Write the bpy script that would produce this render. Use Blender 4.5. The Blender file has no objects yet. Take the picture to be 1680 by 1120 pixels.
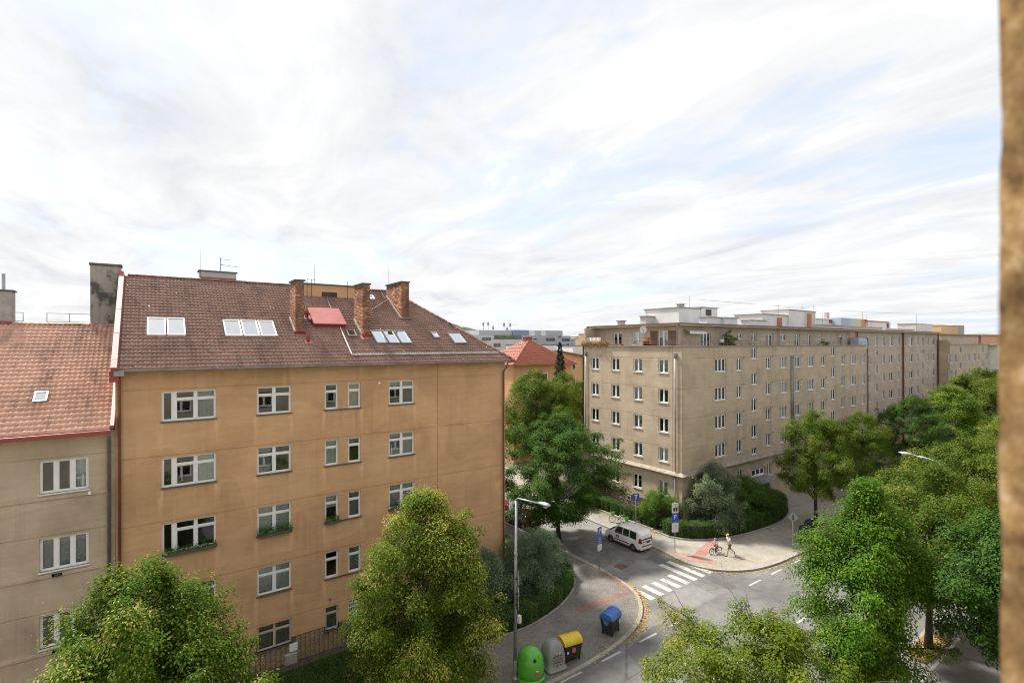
import bpy, bmesh, math, random
import numpy as np
from mathutils import Vector, Matrix

# ------------------------------------------------------------------ camera, sky, sun, exposure
F, TH, Y0, H = 832.0, math.radians(54.5), 564.0, 17.0      # focal length (px of 1680), heading, horizon row, eye height
SC = bpy.context.scene
COL = SC.collection
cam_d = bpy.data.cameras.new('camera'); cam = bpy.data.objects.new('camera', cam_d); COL.objects.link(cam)
cam_d.sensor_width = 36.0; cam_d.lens = 36.0 * F / 1680.0
cam_d.shift_y = (Y0 - 560.0) / 1680.0
cam_d.clip_start = 0.02; cam_d.clip_end = 8000.0
cam.location = (0, 0, H)
cam.rotation_euler = (math.radians(90), math.radians(0.1), TH - math.radians(90))
cam_d.dof.use_dof = True; cam_d.dof.focus_distance = 34.0; cam_d.dof.aperture_fstop = 4.0
SC.camera = cam

SUN_AZ = Vector((-0.34, 0.94))           # direction towards the sun on the map
SUN_EL = math.radians(56)
world = bpy.data.worlds.new('World'); SC.world = world; world.use_nodes = True
wn = world.node_tree; wn.nodes.clear()
def wnode(t, **k):
    n = wn.nodes.new(t)
    for a, b in k.items(): setattr(n, a, b)
    return n
wout = wnode('ShaderNodeOutputWorld'); wbg = wnode('ShaderNodeBackground'); wbg.inputs[1].default_value = 0.10
sky = wnode('ShaderNodeTexSky', sky_type='NISHITA'); sky.sun_disc = False
sky.sun_elevation = SUN_EL; sky.sun_rotation = math.atan2(SUN_AZ.x, SUN_AZ.y); sky.air_density = 1.0; sky.dust_density = 1.5
tc = wnode('ShaderNodeTexCoord'); sep = wnode('ShaderNodeSeparateXYZ'); wn.links.new(tc.outputs['Generated'], sep.inputs[0])
def wmath(op, a, b=None, clamp=False):
    n = wnode('ShaderNodeMath', operation=op); n.use_clamp = clamp
    for i, v in enumerate((a, b)):
        if v is None: continue
        if isinstance(v, (int, float)): n.inputs[i].default_value = v
        else: wn.links.new(v, n.inputs[i])
    return n.outputs[0]
zz = wmath('ADD', wmath('MAXIMUM', sep.outputs[2], 0.0), 0.10)
cmb = wnode('ShaderNodeCombineXYZ')
wn.links.new(wmath('DIVIDE', sep.outputs[0], zz), cmb.inputs[0]); wn.links.new(wmath('DIVIDE', sep.outputs[1], zz), cmb.inputs[1])
def wnoise(scale, detail, rough, dist, loc, stretch=(1, 1, 1), rot=0.0):
    mp = wnode('ShaderNodeMapping'); mp.inputs['Location'].default_value = loc; mp.inputs['Scale'].default_value = stretch
    mp.inputs['Rotation'].default_value = (0, 0, rot)
    wn.links.new(cmb.outputs[0], mp.inputs[0])
    n = wnode('ShaderNodeTexNoise'); n.inputs['Scale'].default_value = scale; n.inputs['Detail'].default_value = detail
    n.inputs['Roughness'].default_value = rough; n.inputs['Distortion'].default_value = dist
    wn.links.new(mp.outputs[0], n.inputs['Vector']); return n.outputs['Fac']
def wramp(fac, stops):
    r = wnode('ShaderNodeValToRGB'); wn.links.new(fac, r.inputs[0])
    e = r.color_ramp.elements
    while len(e) > 1: e.remove(e[-1])
    e[0].position, e[0].color = stops[0][0], (*stops[0][1], 1)
    for p, c in stops[1:]:
        q = e.new(p); q.color = (*c, 1)
    return r.outputs[0]
big = wnoise(0.62, 5, 0.55, 0.3, (0.4, 6.2, 0), (1.0, 0.55, 1), 0.5)
fine = wnoise(3.2, 6, 0.62, 0.6, (8.3, 2.2, 0), (1.0, 0.6, 1), 0.9)
cov = wmath('ADD', wmath('MULTIPLY', big, 0.72), wmath('MULTIPLY', fine, 0.28))
cover = wramp(cov, [(0.35, (0.12, 0.12, 0.12)), (0.42, (0.50, 0.50, 0.50)), (0.49, (0.95, 0.95, 0.95)), (0.56, (1, 1, 1))])
shade = wramp(wnoise(2.3, 8, 0.60, 0.5, (1.0, 5.5, 0), (1.0, 0.5, 1), 0.3),
              [(0.28, (1.80, 1.86, 1.97)), (0.38, (2.04, 2.08, 2.14)), (0.47, (2.20, 2.21, 2.23)), (0.57, (2.38, 2.38, 2.38)), (0.64, (3.0, 3.0, 3.0)), (0.70, (4.6, 4.6, 4.6)), (0.78, (7.0, 7.0, 7.0))])
hazeup = wnode('ShaderNodeMix', data_type='RGBA'); hazeup.inputs[0].default_value = 0.75      # thin bright veil in front of the blue
wn.links.new(sky.outputs[0], hazeup.inputs[6]); hazeup.inputs[7].default_value = (1.42, 1.66, 2.22, 1)
mx = wnode('ShaderNodeMix', data_type='RGBA')
wn.links.new(cover, mx.inputs[0]); wn.links.new(hazeup.outputs[2], mx.inputs[6]); wn.links.new(shade, mx.inputs[7])
wn.links.new(mx.outputs[2], wbg.inputs[0]); wn.links.new(wbg.outputs[0], wout.inputs[0])

sun_d = bpy.data.lights.new('sun', 'SUN'); sun = bpy.data.objects.new('sun', sun_d); COL.objects.link(sun)
sun_d.energy = 1.62; sun_d.angle = math.radians(6); sun_d.color = (1.0, 0.95, 0.87)
sdir = Vector((SUN_AZ.x * math.cos(SUN_EL), SUN_AZ.y * math.cos(SUN_EL), math.sin(SUN_EL))).normalized()
sun.rotation_euler = sdir.to_track_quat('Z', 'Y').to_euler(); sun.location = (0, 30, 60)

vs = SC.view_settings
vs.view_transform = 'Standard'; vs.look = 'None'; vs.exposure = 2.07; vs.gamma = 1.0; vs.use_curve_mapping = False
SC.render.engine = 'CYCLES'
SC.cycles.max_bounces = 7; SC.cycles.diffuse_bounces = 3; SC.cycles.glossy_bounces = 3
SC.cycles.transmission_bounces = 4; SC.cycles.transparent_max_bounces = 12
SC.cycles.filter_width = 1.1; SC.cycles.use_denoising = True; SC.cycles.denoising_prefilter = 'NONE'; SC.cycles.use_adaptive_sampling = False; SC.cycles.sample_clamp_indirect = 3.0; SC.cycles.caustics_reflective = False; SC.cycles.caustics_refractive = False

# ------------------------------------------------------------------ pixel -> place helpers
CS, SN = math.cos(TH), math.sin(TH)
def ray(px):
    t = (px - 840.0) / F
    return CS + SN * t, SN - CS * t
def gp(px, py, z=0.0):                       # a point of the ground
    d = (H - z) * F / (py - Y0); a, b = ray(px); return Vector((d * a, d * b, z))
def yp(px, py, Y):                           # a point of a wall that faces the avenue
    a, b = ray(px); d = Y / b; return Vector((d * a, Y, H - (py - Y0) / F * d))
def xp(px, py, X):                           # a point of a wall that faces the side street
    a, b = ray(px); d = X / a; return Vector((X, d * b, H - (py - Y0) / F * d))
def plp(px, py, P, N):                       # a point of any plane
    a, b = ray(px); D = Vector((a, b, -(py - Y0) / F)); O = Vector((0, 0, H)); N = Vector(N)
    return O + D * ((Vector(P) - O).dot(N) / D.dot(N))

# ------------------------------------------------------------------ mesh helpers
WL = {}          # world translation of parents whose children are given in world coordinates
LOCALS = set()   # parents whose children are given in their own coordinates
def link_mesh(name, me, parent=None, loc=None, rotz=0.0):
    o = bpy.data.objects.new(name, me); COL.objects.link(o)
    if parent is not None:
        o.parent = parent
        if parent.name in LOCALS: o.location = loc or (0, 0, 0)
        else: o.location = Vector(loc or (0, 0, 0)) - WL.get(parent.name, Vector())
    elif loc: o.location = loc
    if rotz: o.rotation_euler.z = rotz
    WL[o.name] = Vector(loc or (0, 0, 0))
    if parent is not None and parent.name in LOCALS: LOCALS.add(o.name)
    return o
def tag(o, label=None, cat=None, group=None, kind=None):
    if label: o['label'] = label
    if cat: o['category'] = cat
    if group: o['group'] = group
    if kind: o['kind'] = kind
    return o
def thing(name, loc, label, cat, group=None, rotz=None):
    o = bpy.data.objects.new(name, None); COL.objects.link(o); o.empty_display_size = 0.3
    o.location = loc; WL[o.name] = Vector(loc)
    if rotz is not None:
        o.rotation_euler.z = rotz; LOCALS.add(o.name)
    return tag(o, label, cat, group)
class MB:
    def __init__(s): s.v = []; s.f = []
    def add(s, vs_, fs):
        n = len(s.v); s.v += [tuple(p) for p in vs_]; s.f += [tuple(i + n for i in f) for f in fs]; return s
    def box(s, x0, x1, y0, y1, z0, z1):
        return s.add([(x0,y0,z0),(x1,y0,z0),(x1,y1,z0),(x0,y1,z0),(x0,y0,z1),(x1,y0,z1),(x1,y1,z1),(x0,y1,z1)],
                     [(0,3,2,1),(4,5,6,7),(0,1,5,4),(1,2,6,5),(2,3,7,6),(3,0,4,7)])
    def obox(s, c, u, v, w):                # centre and three half axes
        c, u, v, w = map(Vector, (c, u, v, w)); P = []
        for k in (-1, 1):
            for a, b in ((-1,-1),(1,-1),(1,1),(-1,1)): P.append(c + u*a + v*b + w*k)
        return s.add(P, [(0,3,2,1),(4,5,6,7),(0,1,5,4),(1,2,6,5),(2,3,7,6),(3,0,4,7)])
    def tube(s, pts, r, n=8, cap=True):
        pts = [Vector(p) for p in pts]; rs = r if isinstance(r, (list, tuple)) else [r] * len(pts)
        base = len(s.v); up = None
        for i, p in enumerate(pts):
            d = (pts[min(i+1, len(pts)-1)] - pts[max(i-1, 0)])
            d = d.normalized() if d.length > 1e-9 else Vector((0,0,1))
            if up is None: up = Vector((0,0,1)) if abs(d.z) < 0.9 else Vector((1,0,0))
            a = d.cross(up); a = a.normalized() if a.length > 1e-6 else d.orthogonal().normalized()
            b = a.cross(d).normalized(); up = b
            for k in range(n):
                t = 2 * math.pi * k / n; q = p + (a * math.cos(t) + b * math.sin(t)) * rs[i]; s.v.append(tuple(q))
        for i in range(len(pts) - 1):
            for k in range(n):
                k2 = (k + 1) % n; s.f.append((base+i*n+k, base+i*n+k2, base+(i+1)*n+k2, base+(i+1)*n+k))
        if cap:
            s.f.append(tuple(base + k for k in reversed(range(n)))); e = base + (len(pts)-1)*n; s.f.append(tuple(e + k for k in range(n)))
        return s
    def lathe(s, prof, n=24, c=(0, 0, 0), sx=1.0, sy=1.0):
        base = len(s.v); c = Vector(c)
        for r, z in prof:
            for k in range(n):
                t = 2*math.pi*k/n; s.v.append((c.x + r*sx*math.cos(t), c.y + r*sy*math.sin(t), c.z + z))
        for i in range(len(prof)-1):
            for k in range(n):
                k2 = (k+1) % n; s.f.append((base+i*n+k, base+i*n+k2, base+(i+1)*n+k2, base+(i+1)*n+k))
        s.f.append(tuple(base + k for k in reversed(range(n)))); e = base + (len(prof)-1)*n; s.f.append(tuple(e + k for k in range(n)))
        return s
    def prism(s, poly, z0, z1):              # outline (x, y) counter-clockwise, extruded along z
        n = len(poly)
        return s.add([(x, y, z0) for x, y in poly] + [(x, y, z1) for x, y in poly],
                     [tuple(reversed(range(n))), tuple(range(n, 2*n))] + [(i, (i+1) % n, n+(i+1) % n, n+i) for i in range(n)])
    def quad(s, a, b, c, d): return s.add([a, b, c, d], [(0, 1, 2, 3)])
    def mesh(s, name, mats, smooth=False):
        me = bpy.data.meshes.new(name); me.from_pydata(s.v, [], s.f)
        for m in (mats if isinstance(mats, (list, tuple)) else [mats]): me.materials.append(m)
        if smooth: me.polygons.foreach_set('use_smooth', [True] * len(me.polygons))
        me.update(); return me
    def build(s, name, mat, parent=None, loc=None, rotz=0.0, smooth=False, bevel=0.0, kind=None, label=None):
        o = link_mesh(name, s.mesh(name, mat, smooth), parent, loc, rotz)
        if bevel:
            m = o.modifiers.new('bevel', 'BEVEL'); m.width = bevel; m.segments = 2; m.limit_method = 'ANGLE'; m.angle_limit = math.radians(40)
        if kind: o['kind'] = kind
        if label: o['label'] = label
        return o
def np_mesh(name, V, Fq, mat, tint=None, smooth=False):
    V = np.asarray(V, np.float32); Fq = np.asarray(Fq, np.int32); k = Fq.shape[1]
    me = bpy.data.meshes.new(name)
    me.vertices.add(len(V)); me.vertices.foreach_set('co', V.ravel())
    me.loops.add(Fq.size); me.loops.foreach_set('vertex_index', Fq.ravel())
    me.polygons.add(len(Fq)); me.polygons.foreach_set('loop_start', np.arange(0, Fq.size, k, dtype=np.int32))
    me.polygons.foreach_set('loop_total', np.full(len(Fq), k, np.int32))
    if tint is not None:
        at = me.attributes.new('tint', 'FLOAT', 'FACE'); at.data.foreach_set('value', np.asarray(tint, np.float32))
    if smooth: me.polygons.foreach_set('use_smooth', np.ones(len(Fq), bool))
    me.materials.append(mat); me.update(calc_edges=True); return me

# ------------------------------------------------------------------ materials
def newmat(name):
    m = bpy.data.materials.new(name); m.use_nodes = True; nt = m.node_tree
    b = nt.nodes['Principled BSDF']; return m, nt, b
def nd(nt, t, **k):
    n = nt.nodes.new(t)
    for a, b in k.items(): setattr(n, a, b)
    return n
def coords(nt, scale=(1, 1, 1), rot=(0, 0, 0)):
    g = nd(nt, 'ShaderNodeNewGeometry'); mp = nd(nt, 'ShaderNodeMapping'); mp.inputs['Scale'].default_value = scale
    mp.inputs['Rotation'].default_value = rot
    nt.links.new(g.outputs['Position'], mp.inputs[0]); return mp.outputs[0]
def noise(nt, vec, scale, detail=4, rough=0.55, dist=0.0):
    n = nd(nt, 'ShaderNodeTexNoise'); n.inputs['Scale'].default_value = scale; n.inputs['Detail'].default_value = detail
    n.inputs['Roughness'].default_value = rough; n.inputs['Distortion'].default_value = dist
    if vec is not None: nt.links.new(vec, n.inputs['Vector'])
    return n.outputs['Fac']
def ramp(nt, fac, stops):
    r = nd(nt, 'ShaderNodeValToRGB'); nt.links.new(fac, r.inputs[0]); e = r.color_ramp.elements
    while len(e) > 1: e.remove(e[-1])
    e[0].position = stops[0][0]; e[0].color = (*stops[0][1], 1)
    for p, c in stops[1:]: e.new(p).color = (*c, 1)
    return r.outputs[0]
def mixc(nt, fac, a, b, mode='MIX'):
    n = nd(nt, 'ShaderNodeMix', data_type='RGBA', blend_type=mode)
    for i, v in ((0, fac), (6, a), (7, b)):
        if isinstance(v, (int, float)): n.inputs[i].default_value = v
        elif isinstance(v, tuple): n.inputs[i].default_value = (*v, 1)
        else: nt.links.new(v, n.inputs[i])
    return n.outputs[2]
def bump(nt, b, h, strength=0.3, dist=0.02):
    n = nd(nt, 'ShaderNodeBump'); n.inputs['Strength'].default_value = strength; n.inputs['Distance'].default_value = dist
    nt.links.new(h, n.inputs['Height']); nt.links.new(n.outputs[0], b.inputs['Normal'])
def g3(v): return (v, v, v)
def plain(name, c, rough=0.6, metal=0.0, var=0.12, scale=3.0, spec=0.5, bmp=0.0, coat=0.0):
    m, nt, b = newmat(name)
    if var:
        f = noise(nt, coords(nt), scale, 5, 0.6)
        lo = tuple(x * (1 - var) for x in c); hi = tuple(min(1, x * (1 + var)) for x in c)
        nt.links.new(ramp(nt, f, [(0.3, lo), (0.7, hi)]), b.inputs['Base Color'])
        if bmp: bump(nt, b, noise(nt, coords(nt), scale * 12, 3), bmp, 0.01)
    else: b.inputs['Base Color'].default_value = (*c, 1)
    b.inputs['Roughness'].default_value = rough; b.inputs['Metallic'].default_value = metal
    b.inputs['Specular IOR Level'].default_value = spec
    if coat: b.inputs['Coat Weight'].default_value = coat; b.inputs['Coat Roughness'].default_value = 0.08
    return m
def stucco(name, c, dark, light, streak=0.5, grain=60.0, bstr=0.25, blotch=0.5, drips=None):
    """weathered render: broad blotches, rain streaks that run down, fine grain"""
    m, nt, b = newmat(name)
    base = ramp(nt, noise(nt, coords(nt, (1, 1, 0.8)), 0.55, 6, 0.6), [(0.32, dark), (0.5, c), (0.7, light)])
    trow = ramp(nt, noise(nt, coords(nt, (0.5, 0.5, 3.2)), 1.0, 6, 0.65), [(0.3, g3(0.90)), (0.7, g3(1.07))]); base = mixc(nt, 1.0, base, trow, 'MULTIPLY')
    vo = nd(nt, 'ShaderNodeTexVoronoi'); vo.inputs['Scale'].default_value = 0.42; vo.inputs['Randomness'].default_value = 1.0       # old patch repairs
    nz_ = nd(nt, 'ShaderNodeTexNoise'); nz_.inputs['Scale'].default_value = 1.6; nz_.inputs['Detail'].default_value = 5; nt.links.new(coords(nt), nz_.inputs['Vector'])
    nt.links.new(mixc(nt, 0.35, coords(nt, (1, 1, 1.3)), nz_.outputs['Color'], 'ADD'), vo.inputs['Vector'])
    sv = nd(nt, 'ShaderNodeSeparateColor'); nt.links.new(vo.outputs['Color'], sv.inputs[0])
    base = mixc(nt, 1.0, base, ramp(nt, sv.outputs[0], [(0.0, g3(0.93)), (0.5, g3(1.0)), (1.0, g3(1.05))]), 'MULTIPLY')
    st = noise(nt, coords(nt, (3.0, 3.0, 0.16)), 1.0, 5, 0.65)
    mask = noise(nt, coords(nt), 0.35, 3, 0.5)
    stf = ramp(nt, st, [(0.46, g3(0)), (0.62, g3(1))])
    mf = ramp(nt, mask, [(0.45, g3(0)), (0.62, g3(streak))])
    mm = mixc(nt, 1.0, stf, mf, 'MULTIPLY')
    col = mixc(nt, mm, base, tuple(x * 0.62 for x in dark))
    pale = ramp(nt, noise(nt, coords(nt, (4.5, 4.5, 0.3)), 1.0, 4, 0.6), [(0.64, g3(0)), (0.74, g3(0.35 * blotch))])
    col = mixc(nt, pale, col, tuple(min(1, x * 1.35) for x in light))
    if drips:                                  # pale run-off marks below the ends of the sills
        xs_, z0_, dz_ = drips
        gg = nd(nt, 'ShaderNodeNewGeometry'); sx = nd(nt, 'ShaderNodeSeparateXYZ'); nt.links.new(gg.outputs['Position'], sx.inputs[0])
        mr = nd(nt, 'ShaderNodeMapRange'); mr.inputs[1].default_value = xs_[0]-1; mr.inputs[2].default_value = xs_[-1]+1; nt.links.new(sx.outputs[0], mr.inputs[0])
        span = xs_[-1]-xs_[0]+2; st_ = []
        for x in xs_:
            c0 = (x-xs_[0]+1)/span; st_ += [(c0-0.16/span, g3(0)), (c0, g3(1)), (c0+0.16/span, g3(0))]
        px_ = ramp(nt, mr.outputs[0], st_)
        def mth(op, a, b, cl=False):
            n_ = nd(nt, 'ShaderNodeMath', operation=op); n_.use_clamp = cl
            for i_, v_ in ((0, a), (1, b)):
                if isinstance(v_, (int, float)): n_.inputs[i_].default_value = v_
                else: nt.links.new(v_, n_.inputs[i_])
            return n_.outputs[0]
        fz = mth('MODULO', mth('SUBTRACT', z0_ + 6*dz_, sx.outputs[2]), dz_)
        fall = mth('SUBTRACT', 1.0, mth('DIVIDE', fz, 1.5), True)
        nzd = ramp(nt, noise(nt, coords(nt, (5, 5, 0.5)), 1.6, 4, 0.6), [(0.33, g3(0)), (0.52, g3(1))])
        pf = mixc(nt, 1.0, mixc(nt, 1.0, px_, fall, 'MULTIPLY'), nzd, 'MULTIPLY')
        col = mixc(nt, mixc(nt, 1.0, pf, g3(0.9), 'MULTIPLY'), col, tuple(min(1, x * 1.30) for x in light))
    gr = noise(nt, coords(nt), grain, 3, 0.7)
    col = mixc(nt, 0.35, col, mixc(nt, 1.0, col, ramp(nt, gr, [(0.25, g3(0.6)), (0.75, g3(1.25))]), 'MULTIPLY'))
    nt.links.new(col, b.inputs['Base Color']); b.inputs['Roughness'].default_value = 0.92; b.inputs['Specular IOR Level'].default_value = 0.2
    bump(nt, b, gr, bstr, 0.02); return m
def tinted(name, stops, rough=0.75, var=0.35, scale=0.6, spec=0.3, trans=0.0, dirt=None):
    """colour per piece (face attribute 'tint') times a broad uneven wear"""
    m, nt, b = newmat(name)
    at = nd(nt, 'ShaderNodeAttribute', attribute_name='tint')
    c = ramp(nt, at.outputs['Fac'], stops)
    if var:
        w = ramp(nt, noise(nt, coords(nt), scale, 5, 0.65), [(0.3, g3(1 - var)), (0.68, g3(1 + var * 0.6))])
        c = mixc(nt, 1.0, c, w, 'MULTIPLY')
    if dirt:
        d = ramp(nt, noise(nt, coords(nt, (1.0, 0.25, 0.25)), 1.4, 6, 0.7), [(0.5, g3(0)), (0.66, g3(0.75))]); c = mixc(nt, d, c, dirt)
    nt.links.new(c, b.inputs['Base Color']); b.inputs['Roughness'].default_value = rough; b.inputs['Specular IOR Level'].default_value = spec
    if trans:
        out = nt.nodes['Material Output']; tr = nd(nt, 'ShaderNodeBsdfTranslucent'); ms = nd(nt, 'ShaderNodeMixShader')
        ms.inputs[0].default_value = trans
        tcol = mixc(nt, 1.0, c, (1.0, 0.95, 0.45), 'MULTIPLY'); nt.links.new(tcol, tr.inputs[0])
        nt.links.new(b.outputs[0], ms.inputs[1]); nt.links.new(tr.outputs[0], ms.inputs[2]); nt.links.new(ms.outputs[0], out.inputs[0])
    return m
def glass(name, tintc=(0.9, 0.95, 0.95), refl=1.0):
    m = bpy.data.materials.new(name); m.use_nodes = True; nt = m.node_tree; nt.nodes.clear()
    o = nd(nt, 'ShaderNodeOutputMaterial'); tr = nd(nt, 'ShaderNodeBsdfTransparent'); gl = nd(nt, 'ShaderNodeBsdfGlossy')
    tr.inputs[0].default_value = (*tintc, 1); gl.inputs['Roughness'].default_value = 0.02
    fr = nd(nt, 'ShaderNodeFresnel'); fr.inputs[0].default_value = 1.5
    mt = nd(nt, 'ShaderNodeMath', operation='MULTIPLY'); mt.inputs[1].default_value = 1.9 * refl; mt.use_clamp = True
    nt.links.new(fr.outputs[0], mt.inputs[0]); ms = nd(nt, 'ShaderNodeMixShader'); nt.links.new(mt.outputs[0], ms.inputs[0])
    nt.links.new(tr.outputs[0], ms.inputs[1]); nt.links.new(gl.outputs[0], ms.inputs[2]); nt.links.new(ms.outputs[0], o.inputs[0]); return m
M = {}
M['wallA'] = stucco('ochre_render', (0.66, 0.405, 0.218), (0.58, 0.355, 0.19), (0.71, 0.445, 0.248), 0.30, 45, drips=([0.38, 2.66, 4.40, 6.13, 7.80, 9.88, 11.50, 13.22], 13.33, 3.11))
M['wallC'] = stucco('grey_beige_render', (0.57, 0.455, 0.33), (0.48, 0.38, 0.275), (0.62, 0.50, 0.37), 0.6, 45)
M['wallB'] = stucco('beige_grey_render', (0.55, 0.445, 0.325), (0.48, 0.385, 0.28), (0.60, 0.49, 0.365), 0.40, 30)
M['wallB2'] = stucco('pale_beige_render', (0.55, 0.445, 0.35), (0.48, 0.385, 0.30), (0.60, 0.49, 0.385), 0.3, 30)
M['wallcam'] = stucco('coarse_brown_render', (0.44, 0.27, 0.115), (0.30, 0.175, 0.07), (0.52, 0.34, 0.16), 0.3, 55, 1.0)
M['wallopp'] = stucco('pale_grey_beige_render', (0.50, 0.44, 0.35), (0.42, 0.37, 0.29), (0.56, 0.50, 0.41), 0.4, 45)
M['white'] = plain('white_window_paint', (0.86, 0.86, 0.85), 0.45, var=0.05)
M['cream'] = plain('cream_old_paint', (0.55, 0.50, 0.40), 0.6, var=0.15)
M['sillgrey'] = plain('dark_grey_sill', (0.11, 0.095, 0.09), 0.7, var=0.25)
M['sillwhite'] = plain('white_metal_sill', (0.78, 0.77, 0.74), 0.5, var=0.06)
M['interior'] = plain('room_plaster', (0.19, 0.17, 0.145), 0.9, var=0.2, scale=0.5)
M['curtain'] = plain('white_net_curtain', (0.84, 0.84, 0.81), 0.9, var=0.1, scale=8)
M['curtain2'] = plain('grey_lace_curtain', (0.42, 0.42, 0.41), 0.9, var=0.25, scale=14)
M['curtain3'] = plain('cream_blind', (0.60, 0.55, 0.42), 0.9, var=0.08)
M['curtainred'] = plain('red_curtain', (0.40, 0.12, 0.10), 0.9, var=0.1)
M['glass'] = glass('window_glass')
M['glassroof'] = glass('roof_window_glass', (0.9, 0.92, 0.93), 7.0)
M['blindwhite'] = plain('white_roof_blind', (0.82, 0.82, 0.80), 0.8, var=0.04)
M['tileA'] = tinted('brown_red_roof_tile', [(0, (0.20, 0.115, 0.088)), (0.5, (0.295, 0.175, 0.133)), (0.85, (0.35, 0.21, 0.162)), (1.0, (0.40, 0.28, 0.23))], 0.55, 0.20, 0.5, 0.3, dirt=(0.16, 0.095, 0.08))
M['tileC'] = tinted('salmon_roof_tile', [(0, (0.60, 0.33, 0.225)), (0.5, (0.72, 0.42, 0.30)), (1.0, (0.76, 0.48, 0.36))], 0.5, 0.20, 0.45, 0.35, dirt=(0.24, 0.15, 0.12))
M['tileD'] = tinted('orange_roof_tile', [(0, (0.34, 0.105, 0.06)), (1.0, (0.46, 0.165, 0.105))], 0.6, 0.2, 0.5, 0.4)
M['brick'] = tinted('chimney_brick', [(0, (0.17, 0.085, 0.05)), (0.35, (0.27, 0.125, 0.07)), (0.7, (0.36, 0.175, 0.10)), (1.0, (0.46, 0.30, 0.19))], 0.85, 0.4, 1.3, 0.2, dirt=(0.09, 0.06, 0.05))
M['mortar'] = plain('mortar', (0.28, 0.23, 0.18), 0.9, var=0.2)
M['redmetal'] = plain('red_painted_sheet', (0.31, 0.055, 0.048), 0.4, var=0.15)
M['redpale'] = plain('faded_red_sheet', (0.43, 0.15, 0.13), 0.42, var=0.14, scale=1.2)
M['zinc'] = plain('zinc_sheet', (0.33, 0.33, 0.33), 0.45, 0.6, var=0.25)
M['rust'] = plain('rusty_gutter', (0.24, 0.16, 0.12), 0.6, 0.2, var=0.35, scale=2)
M['copperpipe'] = plain('brown_downpipe', (0.24, 0.10, 0.055), 0.55, var=0.3, scale=1.0)
M['concrete'] = plain('weathered_concrete', (0.36, 0.34, 0.31), 0.9, var=0.3, scale=1.5, bmp=0.2)
M['capdark'] = plain('mossy_cap', (0.13, 0.125, 0.10), 0.9, var=0.3)
M['darkmetal'] = plain('dark_metal', (0.06, 0.06, 0.06), 0.5, 0.5, var=0.2)
M['steel'] = plain('galvanised_steel', (0.42, 0.43, 0.44), 0.42, 0.7, var=0.18)
M['asphalt'] = None
# ------------------------------------------------------------------ ground materials
def asphalt(name, c, var=0.25, patch=True):
    m, nt, b = newmat(name)
    big_ = ramp(nt, noise(nt, coords(nt), 0.16, 5, 0.6), [(0.35, tuple(x * (1 - var) for x in c)), (0.65, tuple(x * (1 + var) for x in c))])
    f2 = ramp(nt, noise(nt, coords(nt), 1.7, 6, 0.7), [(0.3, g3(0.80)), (0.7, g3(1.16))]); col = mixc(nt, 1.0, big_, f2, 'MULTIPLY')
    gr = noise(nt, coords(nt), 55, 2, 0.8)
    col = mixc(nt, 0.5, col, mixc(nt, 1.0, col, ramp(nt, gr, [(0.3, g3(0.6)), (0.7, g3(1.4))]), 'MULTIPLY'))
    if patch:
        vo = nd(nt, 'ShaderNodeTexVoronoi', feature='DISTANCE_TO_EDGE'); nt.links.new(coords(nt), vo.inputs['Vector']); vo.inputs['Scale'].default_value = 0.16
        crack = ramp(nt, vo.outputs['Distance'], [(0.0, g3(0.62)), (0.006, g3(1))]); col = mixc(nt, 1.0, col, crack, 'MULTIPLY')
    nt.links.new(col, b.inputs['Base Color']); b.inputs['Roughness'].default_value = 0.88; b.inputs['Specular IOR Level'].default_value = 0.3
    bump(nt, b, gr, 0.25, 0.01); return m
def pavers(name, c, bw=0.2, bh=0.1, mortar=0.55, rot=0.0):
    m, nt, b = newmat(name)
    br = nd(nt, 'ShaderNodeTexBrick'); nt.links.new(coords(nt, (1, 1, 1), (0, 0, rot)), br.inputs['Vector'])
    br.inputs['Scale'].default_value = 1.0; br.inputs['Brick Width'].default_value = bw; br.inputs['Row Height'].default_value = bh
    br.inputs['Mortar Size'].default_value = 0.010; br.inputs['Mortar Smooth'].default_value = 0.3
    br.inputs['Color1'].default_value = (*[x * 0.88 for x in c], 1); br.inputs['Color2'].default_value = (*[x * 1.14 for x in c], 1)
    br.inputs['Mortar'].default_value = (*[x * mortar for x in c], 1)
    w = ramp(nt, noise(nt, coords(nt), 0.5, 6, 0.65), [(0.32, g3(0.72)), (0.66, g3(1.12))])
    col = mixc(nt, 1.0, br.outputs[0], w, 'MULTIPLY')
    oil = ramp(nt, noise(nt, coords(nt), 1.6, 5, 0.7), [(0.60, g3(0)), (0.72, g3(0.45))]); col = mixc(nt, oil, col, tuple(x * 0.35 for x in c))
    nt.links.new(col, b.inputs['Base Color']); b.inputs['Roughness'].default_value = 0.85; b.inputs['Specular IOR Level'].default_value = 0.3
    bump(nt, b, br.outputs['Fac'], -0.3, 0.01); return m
M['asphalt'] = asphalt('road_asphalt', (0.175, 0.17, 0.163))
M['asphalt2'] = asphalt('street_asphalt_pale', (0.20, 0.193, 0.183), 0.3)
M['asphaltnear'] = asphalt('pavement_asphalt_dark', (0.16, 0.155, 0.148), 0.2)
M['asphaltbeige'] = asphalt('pavement_asphalt_beige', (0.33, 0.30, 0.25), 0.12)
M['patch'] = asphalt('asphalt_patch', (0.135, 0.132, 0.13), 0.12, False)
M['patch2'] = asphalt('asphalt_patch_pale', (0.23, 0.225, 0.215), 0.12, False)
M['paver'] = pavers('grey_pavers', (0.215, 0.20, 0.178))
M['paverlight'] = pavers('grey_flags', (0.27, 0.25, 0.22), 0.3, 0.3)
M['redpaver'] = pavers('red_tactile_pavers', (0.30, 0.15, 0.12), 0.2, 0.1, 0.75)
M['pinkpaver'] = pavers('pink_tactile_pavers', (0.40, 0.205, 0.165), 0.2, 0.2, 0.8)
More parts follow.
